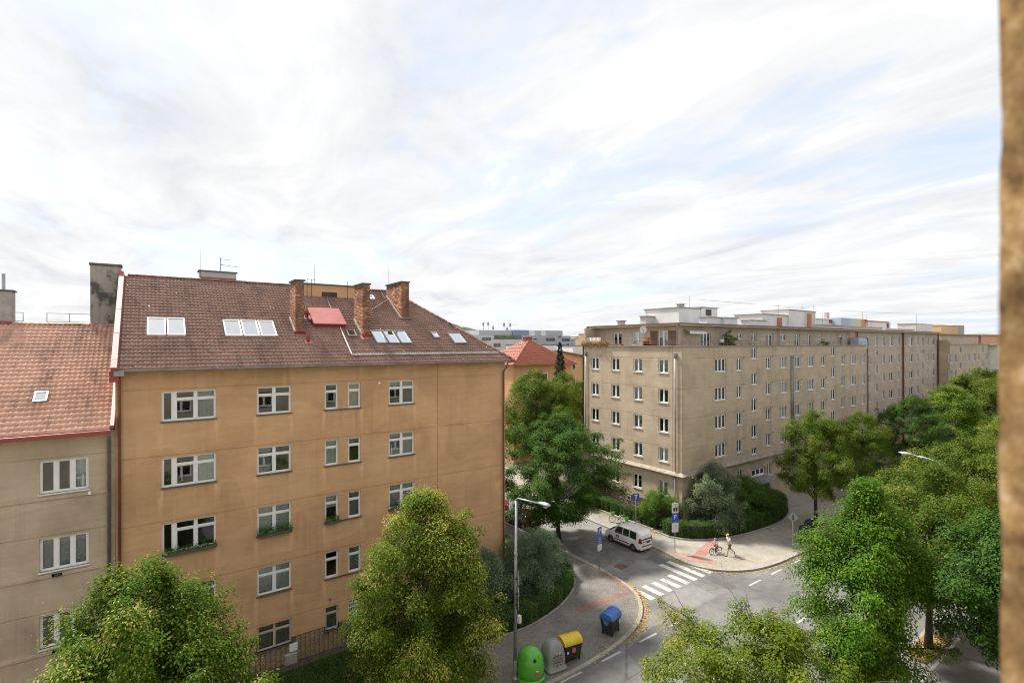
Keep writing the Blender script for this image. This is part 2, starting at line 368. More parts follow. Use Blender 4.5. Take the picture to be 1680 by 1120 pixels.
M['kerb'] = plain('granite_kerb', (0.33, 0.31, 0.275), 0.85, var=0.22, scale=2.5, bmp=0.2)
M['paint'] = None
m_, nt_, b_ = newmat('worn_road_paint')
wv = ramp(nt_, noise(nt_, coords(nt_), 5.0, 6, 0.75), [(0.30, (0.20, 0.195, 0.185)), (0.46, (0.44, 0.43, 0.405)), (0.7, (0.54, 0.53, 0.50))])
nt_.links.new(wv, b_.inputs['Base Color']); b_.inputs['Roughness'].default_value = 0.8; M['paint'] = m_
M['yellowpaint'] = plain('worn_yellow_paint', (0.32, 0.28, 0.16), 0.8, var=0.3, scale=5)
M['soil'] = plain('dark_soil', (0.075, 0.06, 0.042), 0.95, var=0.35, scale=4)
M['lawn'] = plain('short_turf', (0.055, 0.105, 0.022), 0.95, var=0.4, scale=1.6)
M['farground'] = plain('far_ground', (0.12, 0.125, 0.09), 0.95, var=0.3, scale=0.02)
M['litter'] = tinted('fallen_yellow_leaves', [(0, (0.26, 0.15, 0.06)), (0.5, (0.42, 0.27, 0.09)), (1, (0.52, 0.41, 0.18))], 0.9, 0.2, 2.0, 0.2)

# ------------------------------------------------------------------ the ground, roads and pavements
def sheet(name, poly, z, mat, parent=None, kind='structure'):
    mb = MB(); mb.add([(x, y, z) for x, y in poly], [tuple(range(len(poly)))]); o = mb.build(name, mat, parent)
    if kind and parent is None: o['kind'] = kind
    return o
gmb = MB(); gmb.add([(-3000,-2000,-0.06),(4000,-2000,-0.06),(4000,5000,-0.06),(-3000,5000,-0.06)], [(0,1,2,3)])
gmb.build('ground', M['farground'], kind='structure')
avenue = MB()
avenue.quad((-90,10.2,0),(320,10.2,0),(320,19.75,0),(-90,19.75,0))
avenue = avenue.build('avenue_road', M['asphalt'], kind='structure')
side = MB()
side.add([(18,19.75,0),(48,19.75,0),(48,30,0),(18,30,0)], [(0,1,2,3)]); side.add([(25.5,30,0),(35.5,30,0),(35.5,130,0),(25.5,130,0)], [(0,1,2,3)])
side = side.build('side_street_road', M['asphalt2'], kind='structure')

def smooth_path(pts, n=6):
    """Catmull-Rom through (x, y) points"""
    P = [Vector(p) for p in pts]; P = [P[0]*2 - P[1]] + P + [P[-1]*2 - P[-2]]; out = []
    for i in range(1, len(P)-2):
        for k in range(n):
            t = k / n; a, b, c, d = P[i-1], P[i], P[i+1], P[i+2]
            out.append(0.5*((2*b) + (c-a)*t + (2*a-5*b+4*c-d)*t*t + (3*b-a-3*c+d)*t**3))
    out.append(P[-2]); return out
def resample(path, step):
    out = [path[0].copy()]; acc = 0.0
    for a, b in zip(path, path[1:]):
        L = (b-a).length; s = step - acc
        while s <= L:
            out.append(a + (b-a)*(s/L)); s += step
        acc = (acc + L) % step
    return out
KA = [Vector((-90,19.55)), Vector((-30,19.55)), Vector((8,19.55))] + smooth_path([(15,19.52),(18.2,19.5),(20.75,19.72),(23.1,20.25),(25.1,21.25),(26.5,22.7),(27.2,24.3),(27.5,27.2),(27.45,31),(27.4,40)]) + [Vector((27.4,130))]
KB = [Vector((34.4,130))] + smooth_path([(34.4,40),(34.35,31),(34.15,27),(33.72,24.6),(33.9,23.1),(34.8,21.7),(36.5,20.6),(39,20.05),(42,19.9),(46,19.85)]) + [Vector((90,19.85)), Vector((320,19.85))]
ZS = 0.12
sidewalkA = sheet('pavement_left', [(p.x, p.y) for p in KA] + [(20, 130), (20, 28.7), (-90, 28.7)], ZS, M['paver'])
sidewalkB = sheet('pavement_right', [(p.x, p.y) for p in KB] + [(320, 28.9), (39.8, 28.9), (39.8, 130)], ZS, M['asphaltbeige'])
sidewalkN = sheet('pavement_near', [(-90, 0.12), (320, 0.12), (320, 8.7), (-90, 8.7)], ZS, M['asphaltnear'])
verge = sheet('tree_strip', [(-90, 8.85), (320, 8.85), (320, 10.05), (-90, 10.05)], ZS - 0.02, M['asphalt2'])
def offset_pt(path, i, d):
    a = path[max(i-1, 0)]; b = path[min(i+1, len(path)-1)]; t = (b-a).normalized(); return path[i] + Vector((-t.y, t.x)) * d
def kerb_row(path, parent, w=0.24, step=1.0, top=ZS+0.012, side_=1):
    p = resample(path, step)
    for i in range(len(p)-1):
        a, b = p[i], p[i+1]; t = (b-a).normalized(); n = Vector((-t.y, t.x)) * side_; g = t * 0.006
        mb = MB(); q = [a+g, b-g, b-g+n*w, a+g+n*w]
        if side_ < 0: q = q[::-1]
        mb.prism([(v.x, v.y) for v in q], -0.05, top); mb.build('kerb_stone', M['kerb'], parent)
def between(path, x0, x1, y0, y1):
    return [q for q in resample(path, 0.25) if x0 <= q.x <= x1 and y0 <= q.y <= y1]
def shift(path, d): return [offset_pt(path, i, d) for i in range(len(path))]
kerb_row(between(shift(KA, -0.10), 6, 40, 0, 44), sidewalkA)
kerb_row(between(shift(KB, -0.10), 30, 84, 0, 44), sidewalkB)
def long_kerb(pts, parent):
    mb = MB()
    for a, b in pts: mb.box(a[0], b[0], a[1], b[1], -0.05, ZS+0.010)
    mb.build('kerb_run', M['kerb'], parent)
long_kerb([((-90,19.45),(6,19.69))], sidewalkA); long_kerb([((84,19.75),(320,19.99))], sidewalkB)
long_kerb([((-90,8.7),(320,8.85)), ((-90,10.05),(320,10.25))], sidewalkN)
# garden edging, lawns and beds
ZG = ZS + 0.02
HA = smooth_path([(-20,24.4),(-5,24.35),(8,24.35),(15.8,24.25),(18.2,24.1),(20.4,24.5),(22.3,25.2),(23.9,26.2),(25.0,27.5),(25.6,29.2),(25.7,32),(25.6,38)])
HB2 = smooth_path([(36.95,29.0),(36.9,28.0),(37.6,26.8),(39.3,25.6),(41.5,24.85),(45,24.35),(48.5,24.35),(51.4,25.05),(53.6,26.2),(54.6,27.4),(54.8,28.6)])
lawnA = sheet('lawn_left', [(p.x, p.y) for p in HA] + [(20.2, 38), (20.2, 28.75), (-20, 28.75)], ZG, M['lawn'])
bedB = sheet('bed_right', [(37.1, 42), (37.2, 29.4)] + [(p.x, p.y) for p in HB2] + [(39.75, 28.88), (39.75, 42)], ZG, M['soil'])
def edging(path, parent, w=0.10, h=0.07, step=1.0):
    p = resample(path, step)
    for a, b in zip(p, p[1:]):
        t = (b-a).normalized(); n = Vector((-t.y, t.x)); g = t*0.005; q = [a+g-n*w, b-g-n*w, b-g, a+g]
        MB().prism([(v.x, v.y) for v in q], 0.05, ZG+h).build('edging_stone', M['kerb'], parent)
edging([p for p in HA if p.x > 6], lawnA)
edging(HB2, bedB, 0.14, 0.10)
edging(smooth_path([(37.1,40),(37.1,36),(37.15,32),(37.2,29.6)]), bedB, 0.14, 0.10)
sheet('bare_soil_strip', [(-1, 28.1), (20, 28.1), (20, 28.74), (-1, 28.74)], ZG+0.006, M['soil'], lawnA)
# lighter / redder pieces of the pavement
Z1 = ZS + 0.005
sheet('asphalt_pavement_strip', [(34.7, 40), (34.62, 31), (34.45, 27.2), (34.3, 25.9), (36.0, 26.6), (36.7, 27.6), (36.95, 29), (36.95, 40)], Z1, asphalt('pavement_asphalt_grey', (0.27, 0.25, 0.222), 0.15), sidewalkB)
def strip(name, pts, mat, parent, z=Z1+0.004): return sheet(name, [(p[0], p[1]) for p in pts], z, mat, parent)
ra = [gp(938,1002,ZS), gp(1012,966,ZS), gp(1030,973,ZS), gp(952,1010,ZS)]
strip('red_guide_strip', [(22.0,24.0),(22.1,23.55),(26.35,23.35),(26.35,23.8)], M['redpaver'], sidewalkA)
strip('red_warning_strip', [(26.42,22.9),(26.9,22.75),(27.22,24.3),(27.3,26.6),(26.9,26.6),(26.8,24.4)], M['redpaver'], sidewalkA)
strip('pink_guide_strip', [(34.62,24.45),(35.05,23.72),(39.4,24.95),(38.9,25.6)], M['pinkpaver'], sidewalkB)
strip('pink_warning_strip', [(34.05,25.9),(34.2,24.2),(35.2,22.45),(35.55,22.7),(34.58,24.35),(34.45,25.95)], M['pinkpaver'], sidewalkB)
# road markings and repairs
xs = [27.25 + 0.945*i for i in range(8)]
tops = [23.6, 23.65, 23.6, 23.6, 23.7, 25.2, 25.2, 23.95]
for x, t in zip(xs, tops):
    sheet('crossing_stripe', [(x-0.24,22.05),(x+0.24,22.05),(x+0.24,t),(x-0.24,t)], 0.005, M['paint'], side)
for x in (14.5, 17.45, 20.4, 23.45, 26.15, 29.0, 32.0, 34.99, 38.0, 41.0, 44.0):
    if x in (29.0, 32.0): continue
    sheet('dash_line', [(x-0.75,19.28),(x+0.75,19.28),(x+0.75,19.42),(x-0.75,19.42)], 0.005, M['paint'], avenue)
for x in range(-40, 200, 9):
    sheet('centre_dash', [(x,15.0),(x+3,15.0),(x+3,15.13),(x,15.13)], 0.005, M['paint'], avenue)
strip('dark_repair', [(20.8,17.6),(26.8,17.5),(27.4,19.15),(24.6,20.0),(21.4,19.2)], M['patch'], avenue, 0.004)
strip('pale_repair', [(27.6,19.8),(31.0,19.8),(31.2,21.7),(27.6,21.8)], M['patch2'], side, 0.004)
strip('dark_repair', [(32.6,19.76),(33.4,19.76),(33.5,21.8),(32.7,21.8)], M['patch'], side, 0.004)
strip('dark_repair', [(31.9,24.4),(33.7,24.4),(33.9,26.6),(32.0,26.6)], M['patch'], side, 0.004)
strip('dark_repair', [(28.0,29.2),(29.0,29.2),(29.0,33.5),(28.0,33.5)], M['patch'], side, 0.004)
mh = MB(); mh.box(28.85,29.75,26.35,27.1,-0.02,0.012)
for k in range(6): mh.box(28.9+0.14*k, 28.98+0.14*k, 26.4, 27.05, 0.0125, 0.018)
mh.build('drain_cover', plain('rusty_iron', (0.16, 0.10, 0.075), 0.8, var=0.3), side)
MB().box(16.05,16.75,21.1,21.7,0.05,ZS+0.012).build('drain_cover', plain('dark_iron', (0.07, 0.065, 0.06), 0.7, var=0.3), sidewalkA)
strip('yellow_edge_line', [(p.x, p.y) for p in between(shift(KA, 0.02), 22.4, 27.05, 19.9, 23.4)] + [(p.x, p.y) for p in reversed(between(shift(KA, 0.11), 22.4, 27.05, 19.9, 23.5))], M['yellowpaint'], sidewalkA, ZS+0.018)
pit = sheet('tree_pit', [(33.2,9.1),(36.9,8.95),(37.3,10.0),(33.5,10.15)], ZS+0.006, M['soil'], verge)

def litter(name, sampler, n, seed, parent=None, size=(0.035, 0.075), label=None, z=None):
    r = np.random.default_rng(seed); V = []; Fq = []; T = []
    for i in range(n):
        x, y, zz_ = sampler(r); L = r.uniform(*size); a = r.uniform(0, 6.28); d = np.array([math.cos(a), math.sin(a), r.uniform(-0.25, 0.25)]); e = np.array([-math.sin(a), math.cos(a), r.uniform(-0.25, 0.25)])
        p = np.array([x, y, zz_ + 0.012 + r.uniform(0, 0.012)]); k = len(V)
        V += [p - d*L, p + e*L*0.6, p + d*L, p - e*L*0.6]; Fq.append((k, k+1, k+2, k+3)); T.append(r.uniform(0, 1))
    o = link_mesh(name, np_mesh(name, V, Fq, M['litter'], T), parent); o['kind'] = 'stuff'
    if parent is None: tag(o, label, 'leaves')
    return o
kaq = between(shift(KA, -0.24), 18.0, 28.0, 19.3, 33.0)
kbq = between(shift(KB, -0.24), 33.0, 60.0, 19.0, 31.0)
def along(path, spread, zf=0.0, skew=1.0):
    def s(r):
        i = int(r.integers(0, len(path))); w = min(r.exponential(spread), spread*4)
        q = offset_pt(path, i, -w*skew); return q.x + r.normal(0, 0.05), q.y + r.normal(0, 0.05), zf
    return s
litter('kerbside_leaves', along([q for q in kaq if 22 < q.x and q.y < 24.5], 0.09), 800, 1, None, label='yellow fallen leaves gathered along the left corner kerb')
litter('kerbside_leaves', along(kbq, 0.14), 1500, 2, None, label='yellow fallen leaves gathered along the right corner kerb')
litter('pavement_leaves', along(kaq, 0.3, ZS, -1.4), 420, 6, None, label='scattered dry leaves on the grey pavers near the kerb')
litter('pit_leaves', lambda r: (35.1 + r.normal(0, 0.8), 9.55 + max(-0.5, min(0.5, r.normal(0, 0.3))), ZS+0.01), 2600, 3, None, label='orange fallen leaves heaped round the trunk in the tree pit')
litter('hedge_leaves', lambda r: (37.02 - r.exponential(0.22), r.uniform(28.5, 38), ZS), 900, 4, None, label='dry leaves lying at the foot of the hedge by the green bicycles')
litter('bin_leaves', lambda r: (48.6 + r.normal(0, 0.7), 21.2 + r.normal(0, 0.5), ZS), 700, 5, None, label='brown leaves on the pavement behind the black waste containers')
def grass_patch(name, n, seed, x0, x1, y0, y1, label, test=None, hgt=0.11):
    r = np.random.default_rng(seed); x = r.uniform(x0, x1, n); y = r.uniform(y0, y1, n)
    if test is not None:
        k = np.array([test(a, b) for a, b in zip(x, y)]); x, y = x[k], y[k]
    n = len(x); a = r.uniform(0, 6.28, n); w = r.uniform(0.012, 0.028, n); h = r.uniform(0.4, 1.2, n)*hgt
    lx = r.normal(0, 0.05, n); ly = r.normal(0, 0.05, n); V = np.zeros((n, 3, 3))
    V[:,0] = np.stack([x-np.cos(a)*w, y-np.sin(a)*w, np.full(n, ZG)], 1); V[:,1] = np.stack([x+np.cos(a)*w, y+np.sin(a)*w, np.full(n, ZG)], 1)
    V[:,2] = np.stack([x+lx, y+ly, ZG+h], 1)
    me = np_mesh(name, V.reshape(-1, 3), np.arange(n*3).reshape(-1, 3), M['grassblade'], r.uniform(0, 1, n)); o = link_mesh(name, me); return tag(o, label, 'grass', kind='stuff')
M['grassblade'] = tinted('grass_blades', [(0, (0.035, 0.085, 0.012)), (0.6, (0.07, 0.15, 0.022)), (1, (0.15, 0.20, 0.05))], 0.8, 0.35, 0.9, 0.3, 0.25)
grass_patch('lawn_grass', 60000, 11, -4, 15, 24.5, 28.05, 'short green grass on the lawn below the ochre building')
# ------------------------------------------------------------------ walls, windows, roofs
ZV = Vector((0, 0, 1))
def wall(name, O, U, N, u0, u1, z0, z1, holes, mat, parent, gh=(), gv=(), reveal=0.16, gd=0.03, gw=0.017, label=None):
    O, U, N = Vector(O), Vector(U), Vector(N)
    us = {u0, u1}; zs = {z0, z1}
    for a, b, c, d in holes: us |= {a, b}; zs |= {c, d}
    for g in gh: zs |= {g-gw, g+gw}
    for g in gv: us |= {g-gw, g+gw}
    us = sorted(u for u in us if u0-1e-6 <= u <= u1+1e-6); zs = sorted(z for z in zs if z0-1e-6 <= z <= z1+1e-6)
    D = {}
    for i in range(len(us)-1):
        for j in range(len(zs)-1):
            u, z = (us[i]+us[i+1])/2, (zs[j]+zs[j+1])/2
            d = 0.0
            if any(abs(z-g) < gw for g in gh) or any(abs(u-g) < gw for g in gv): d = gd
            if any(a < u < b and c < z < e for a, b, c, e in holes): d = None
            D[i, j] = d
    mb = MB(); P = lambda u, z, d: O + U*u + ZV*z - N*d
    for (i, j), d in D.items():
        a, b, c, e = us[i], us[i+1], zs[j], zs[j+1]
        if d is not None: mb.quad(P(a,c,d), P(b,c,d), P(b,e,d), P(a,e,d))
        for (k, l, p, q) in ((i+1, j, (b,c), (b,e)), (i, j+1, (b,e), (a,e)), (i-1, j, (a,e), (a,c)), (i, j-1, (a,c), (b,c))):
            o = D.get((k, l), 'out')
            if o == 'out' or o == d: continue
            dd = reveal if d is None else d; oo = reveal if o is None else o
            if dd > oo:                       # this cell lies deeper: its side faces look into it
                mb.quad(P(*q, dd), P(*p, dd), P(*p, oo), P(*q, oo))
    o = mb.build(name, mat, parent)
    if label: o['label'] = label
    return o
CACHE = {}
def win_parts(kind, w, h, fw=0.055):
    """frame mesh, pane meshes of a window: x 0..w, z 0..h, outside towards -y"""
    key = (kind, round(w, 2), round(h, 2))
    if key in CACHE: return CACHE[key]
    y0, y1 = 0.10, 0.17; fr = MB(); panes = []
    def bar(a, b, c, d, yy=(y0, y1)): fr.box(a, b, yy[0], yy[1], c, d)
    bar(0, w, 0, fw); bar(0, w, h-fw, h); bar(0, fw, fw, h-fw); bar(w-fw, w, fw, h-fw)
    def pane(a, b, c, d, sash=0.045):
        for q in ((a, b, c, c+sash), (a, b, d-sash, d), (a, a+sash, c+sash, d-sash), (b-sash, b, c+sash, d-sash)): bar(*q, (y0+0.012, y1-0.012))
        panes.append((a+sash*0.8, b-sash*0.8, c+sash*0.8, d-sash*0.8))
    if kind == 'triple':
        s = w*0.225; m = s + (w-s)*0.5; t = h*0.72
        bar(s-0.07, s+0.07, fw, h-fw); bar(m-0.05, m+0.05, fw, h-fw); bar(s+0.07, m-0.05, t-0.035, t+0.035); bar(m+0.05, w-fw, t-0.035, t+0.035)
        pane(fw, s-0.07, fw, h-fw); pane(s+0.07, m-0.05, fw, t-0.035); pane(m+0.05, w-fw, fw, t-0.035)
        pane(s+0.07, m-0.05, t+0.035, h-fw, 0.03); pane(m+0.05, w-fw, t+0.035, h-fw, 0.03)
    elif kind == 'cross' or kind == 'oldcross':
        m = w/2; t = h*0.70; k = 0.05 if kind == 'cross' else 0.03
        bar(m-k, m+k, fw, h-fw); bar(fw, m-k, t-0.035, t+0.035); bar(m+k, w-fw, t-0.035, t+0.035)
        s = 0.045 if kind == 'cross' else 0.03
        for a, b in ((fw, m-k), (m+k, w-fw)): pane(a, b, fw, t-0.035, s); pane(a, b, t+0.035, h-fw, 0.03)
    elif kind == 'narrow':
        t = h*0.70; bar(fw, w-fw, t-0.035, t+0.035); pane(fw, w-fw, fw, t-0.035); pane(fw, w-fw, t+0.035, h-fw, 0.03)
    elif kind == 'three':
        a, b = w/3, 2*w/3
        bar(a-0.05, a+0.05, fw, h-fw); bar(b-0.05, b+0.05, fw, h-fw)
        pane(fw, a-0.05, fw, h-fw); pane(a+0.05, b-0.05, fw, h-fw); pane(b+0.05, w-fw, fw, h-fw)
    elif kind == 'two':
        bar(w/2-0.045, w/2+0.045, fw, h-fw); pane(fw, w/2-0.045, fw, h-fw); pane(w/2+0.045, w-fw, fw, h-fw)
    else:
        pane(fw, w-fw, fw, h-fw)
    frm = {}
    pm = []
    for a, b, c, d in panes:
        q = MB(); q.box(a, b, 0.132, 0.138, c, d); pm.append(q.mesh('pane', M['glass']))
    allp = MB()
    for a, b, c, d in panes: allp.box(a, b, 0.132, 0.138, c, d)
    CACHE[key] = (fr, frm, pm, allp.mesh('pane', M['glass'])); return CACHE[key]
def sill_mesh(w, mat, out=0.07, th=0.05, side_=0.04):
    key = ('sill', round(w, 2), mat.name)
    if key not in CACHE: CACHE[key] = MB().box(-side_, w+side_, -out, 0.10, -th, 0.0).mesh('sill', mat)
    return CACHE[key]
def curtain_mesh(w, h, kind, mat):
    key = ('cur', round(w, 2), round(h, 2), kind, mat.name)
    if key in CACHE: return CACHE[key]
    x0, x1, z0, z1 = 0.03, w-0.03, 0.03, h-0.03
    if kind == 'left': x1 = w*0.42
    if kind == 'right': x0 = w*0.58
    if kind == 'half': z0 = h*0.5
    if kind == 'low': z1 = h*0.55
    if kind == 'blind': z0 = h*0.62
    n = max(6, int((x1-x0)/0.035)); mb = MB(); V = []
    for i in range(n+1):
        x = x0 + (x1-x0)*i/n; y = 0.26 + (0.0 if kind == 'blind' else 0.022*math.sin(i*1.9) + 0.012*math.sin(i*0.7))
        zz_ = z0 if kind not in ('left', 'right') else z0 + 0.02*math.sin(i)
        V += [(x, y, zz_), (x, y, z1)]
    mb.add(V, [(2*i, 2*i+2, 2*i+3, 2*i+1) for i in range(n)])
    CACHE[key] = mb.mesh('curtain', mat, True); return CACHE[key]
def window(parent, loc, rz, kind, w, h, fmat, smat, split=True, curtain=None, cmat=None, label=None, sillw=None):
    fr, frm, pm, allp = win_parts(kind, w, h)
    if fmat.name not in frm: frm[fmat.name] = fr.mesh('window', fmat)
    o = link_mesh('window', frm[fmat.name], parent, loc, rz); LOCALS.add(o.name)
    if label: o['label'] = label
    for me in (pm if split else [allp]): link_mesh('pane', me, o)
    if smat is not None: link_mesh('sill', sill_mesh(sillw or w, smat), o)
    if curtain: link_mesh('curtain', curtain_mesh(w, h, curtain, cmat or M['curtain']), o)
    return o
RW = random.Random(5)
def rand_curtain():
    r = RW.random()
    if r < 0.34: return 'full', M['curtain'] if RW.random() < 0.6 else M['curtain2']
    if r < 0.48: return 'left', M['curtain']
    if r < 0.62: return 'right', M['curtain']
    if r < 0.70: return 'blind', M['curtain3']
    if r < 0.80: return 'low', M['curtain']
    return None, None
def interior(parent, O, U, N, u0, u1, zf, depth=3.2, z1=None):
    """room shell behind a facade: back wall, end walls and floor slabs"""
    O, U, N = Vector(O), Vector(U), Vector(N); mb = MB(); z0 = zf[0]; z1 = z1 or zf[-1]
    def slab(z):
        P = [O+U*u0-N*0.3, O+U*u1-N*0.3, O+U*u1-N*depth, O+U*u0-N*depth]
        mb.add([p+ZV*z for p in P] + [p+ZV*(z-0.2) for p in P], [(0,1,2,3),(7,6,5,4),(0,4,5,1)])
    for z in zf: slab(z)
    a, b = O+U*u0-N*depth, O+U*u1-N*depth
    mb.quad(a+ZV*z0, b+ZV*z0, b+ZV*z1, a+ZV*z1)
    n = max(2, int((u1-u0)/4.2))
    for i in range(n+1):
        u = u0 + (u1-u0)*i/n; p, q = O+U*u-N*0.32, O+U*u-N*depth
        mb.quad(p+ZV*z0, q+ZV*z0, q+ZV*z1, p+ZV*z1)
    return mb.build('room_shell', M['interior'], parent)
def tile_field(name, E, U, S, wid, slope, tw, tl, mat, parent, seed, mask=None, amp=0.022, lift=0.034):
    """interlocking roof tiles, each a curved piece with its own raised lower lip"""
    E, U, S = Vector(E), Vector(U).normalized(), Vector(S).normalized(); Nn = U.cross(S).normalized()
    rng = np.random.default_rng(seed); V = []; Fq = []; T = []
    nc = int(round(wid/tw)); nr = int(round(slope/tl)); tw = wid/nc; tl = slope/nr
    prof = [(0.0, 0.25), (0.2, 1.0), (0.42, 0.75), (0.62, -0.35), (0.85, -0.55), (1.0, 0.2)]
    e, uu, ss, nn = (np.array(v) for v in (E, U, S, Nn))
    for j in range(nr):
        for i in range(nc):
            if mask and not mask((i+0.5)*tw, (j+0.5)*tl): continue
            dz = rng.normal(0, 0.0045); du = rng.normal(0, 0.002); k = len(V); dv = rng.normal(0, 0.006)
            b0 = j*tl - 0.03 + dv; b1 = (j+1)*tl + 0.03
            for x, a in prof: V.append(e + uu*(i*tw + x*tw + du) + ss*b0 + nn*(0.03 + lift + a*amp + dz))
            for x, a in prof: V.append(e + uu*(i*tw + x*tw + du) + ss*b1 + nn*(0.03 + a*amp + dz - 0.012))
            for x, a in prof: V.append(e + uu*(i*tw + x*tw + du) + ss*b0 + nn*(-0.01 + dz))
            t = float(np.clip(rng.normal(0.5, 0.08), 0, 0.9))
            for q in range(5):
                Fq.append((k+q, k+q+1, k+7+q, k+6+q)); T.append(t)
                Fq.append((k+12+q, k+13+q, k+1+q, k+q)); T.append(t)
    o = link_mesh(name, np_mesh(name, V, Fq, mat, T, True), parent); o['kind'] = 'stuff'; return o
def cap_row(name, a, b, r, n, mat, parent, seed=1):
    """ridge or hip: half-round cap tiles one after the other"""
    a, b = Vector(a), Vector(b); d = (b-a)/n; t = d.normalized(); s = t.cross(ZV).normalized(); up = s.cross(t).normalized()
    rng = np.random.default_rng(seed); V = []; Fq = []; T = []
    for i in range(n):
        p = a + d*i; q = a + d*(i+1.08); k = len(V); jz = rng.normal(0, 0.006); tv = float(np.clip(rng.normal(0.5, 0.2), 0, 1))
        for c, rr in ((p, r*1.08), (q, r*0.94)):
            for g in range(7):
                an = math.pi*g/6; V.append(np.array(c + s*math.cos(an)*rr + up*(math.sin(an)*rr*0.8 - 0.03 + jz)))
        for g in range(6): Fq.append((k+g, k+g+1, k+8+g, k+7+g)); T.append(tv)
        Fq.append((k, k+6, k+3, k+2)); T.append(tv)
    o = link_mesh(name, np_mesh(name, V, Fq, mat, T, True), parent); o['kind'] = 'stuff'; return o
def skylight(parent, c, U, S, w, l, frame, paneM, open_=0.0, th=0.09):
    """roof window lying on the slope; c is its centre"""
    c, U, S = Vector(c), Vector(U).normalized(), Vector(S).normalized(); Nn = U.cross(S).normalized()
    mb = MB(); b = 0.055
    for s_ in (-1, 1):
        mb.obox(c + U*s_*(w/2-b/2) + Nn*th*0.6, U*b/2, S*l/2, Nn*th*0.6)
        mb.obox(c + S*s_*(l/2-b/2) + Nn*th*0.6, U*(w/2-b), S*b/2, Nn*th*0.58)
    o = mb.build('skylight', frame, parent)
    MB().obox(c + Nn*th*0.75, U*(w/2-b*0.9), S*(l/2-b*0.9), Nn*0.006).build('pane', paneM, o)
    MB().obox(c + Nn*th*0.25, U*(w/2-b*0.9), S*(l/2-b*0.9), Nn*0.006).build('roof_blind', M['blindwhite'], o)
    return o
def brick_shaft(parent, cx, cy, wx, wy, z0, z1, seed, name='chimney', cap=True, ang=0.0):
    """chimney shaft of single bricks laid in courses round a mortar core"""
    bl, bh, bt, j = 0.25, 0.075, 0.12, 0.012; rng = np.random.default_rng(seed)
    core = MB().box(cx-wx/2+0.02, cx+wx/2-0.02, cy-wy/2+0.02, cy+wy/2-0.02, z0, z1-0.01).build(name, M['mortar'], parent)
    V = []; Fq = []; T = []
    def brick(x0, x1, y0, y1, a, b):
        k = len(V); d = rng.normal(0, 0.003)
        for z in (a, b):
            for x, y in ((x0, y0), (x1, y0), (x1, y1), (x0, y1)): V.append((x+d, y+d, z))
        for f in ((0,1,5,4),(1,2,6,5),(2,3,7,6),(3,0,4,7),(4,5,6,7)): Fq.append(tuple(k+i for i in f)); T.append(t)
    n = int((z1-z0)/(bh+j))
    for r in range(n):
        z = z0 + r*(bh+j); off = (r % 2)*(bl+j)/2
        for axis in (0, 1):
            L = wx if axis == 0 else wy
            s = -off
            while s < L - 0.02:
                a, b = max(0, s), min(L, s+bl); s += bl + j
                if b - a < 0.03: continue
                for sd in (0, 1):
                    t = float(np.clip(rng.normal(0.5, 0.25), 0, 1))
                    if axis == 0:
                        y = cy-wy/2 if sd == 0 else cy+wy/2-bt
                        brick(cx-wx/2+a, cx-wx/2+b, y, y+bt, z, z+bh)
                    else:
                        x = cx-wx/2-0.001 if sd == 0 else cx+wx/2-bt+0.001
                        brick(x, x+bt, cy-wy/2+a+0.001, cy-wy/2+b-0.001, z, z+bh)
    b = link_mesh('bricks', np_mesh('bricks', V, Fq, M['brick'], T), core); b['kind'] = 'stuff'
    if cap:
        MB().box(cx-wx/2-0.07, cx+wx/2+0.07, cy-wy/2-0.07, cy+wy/2+0.07, z1, z1+0.10).build('chimney_cap', M['capdark'], core, bevel=0.015)
    return core
def rod(parent, p, h, r=0.014, mat=None, name='lightning_rod'):
    return MB().tube([p, Vector(p)+ZV*h], [r, r*0.5], 6).build(name, mat or M['darkmetal'], parent)
# ------------------------------------------------------------------ ochre corner building
FX, FY = Vector((1,0,0)), Vector((0,-1,0))
XA0, XA1, YA = -1.28, 19.93, 28.8
A = thing('apartment_building', (9.3, YA, 0), 'ochre rendered apartment house with brown tiled hip roof and three brick chimneys', 'building')
colsA = [(0.42, 2.64, 'triple'), (4.45, 6.10, 'cross'), (7.84, 8.57, 'narrow'), (9.12, 9.85, 'narrow'), (11.54, 13.18, 'cross')]
rowsA = [(13.38, 14.81), (10.28, 11.70), (7.15, 8.62), (4.04, 5.49), (1.16, 2.45)]
holesA = []
for ci, (a, b, k) in enumerate(colsA):
    for ri, (c, d) in enumerate(rowsA): holesA.append((a, b, c, d))
gA = [14.92, 11.80, 8.72, 5.60, 2.56]
wall('wall', (0, YA, 0), FX, FY, XA0, XA1, 0.85, 15.80, holesA, M['wallA'], A, gA, [14.75], 0.20)
wall('side_wall', (XA1, YA, 0), (0,1,0), (1,0,0), 0, 14.6, 0.0, 15.80, [(2.5+3.2*i, 3.7+3.2*i, c, d) for i in range(4) for c, d in rowsA[:4]], M['wallA'], A, gA, [], 0.20)
for i in range(4):
    for c, d in rowsA[:4]:
        window(A, (XA1, YA+2.5+3.2*i, c), math.radians(90), 'two', 1.2, d-c, M['white'], M['sillgrey'], False, 'full', M['curtain2'])
MB().box(XA0, XA1, YA+14.4, YA+14.6, 0, 15.8).box(XA0, XA0+0.2, YA+0.21, YA+14.4, 0, 15.8).build('back_wall', M['wallA'], A)
interior(A, (0, YA, 0), FX, FY, XA0+0.3, XA1-0.3, [0.3, 3.3, 6.4, 9.5, 12.6, 15.6])
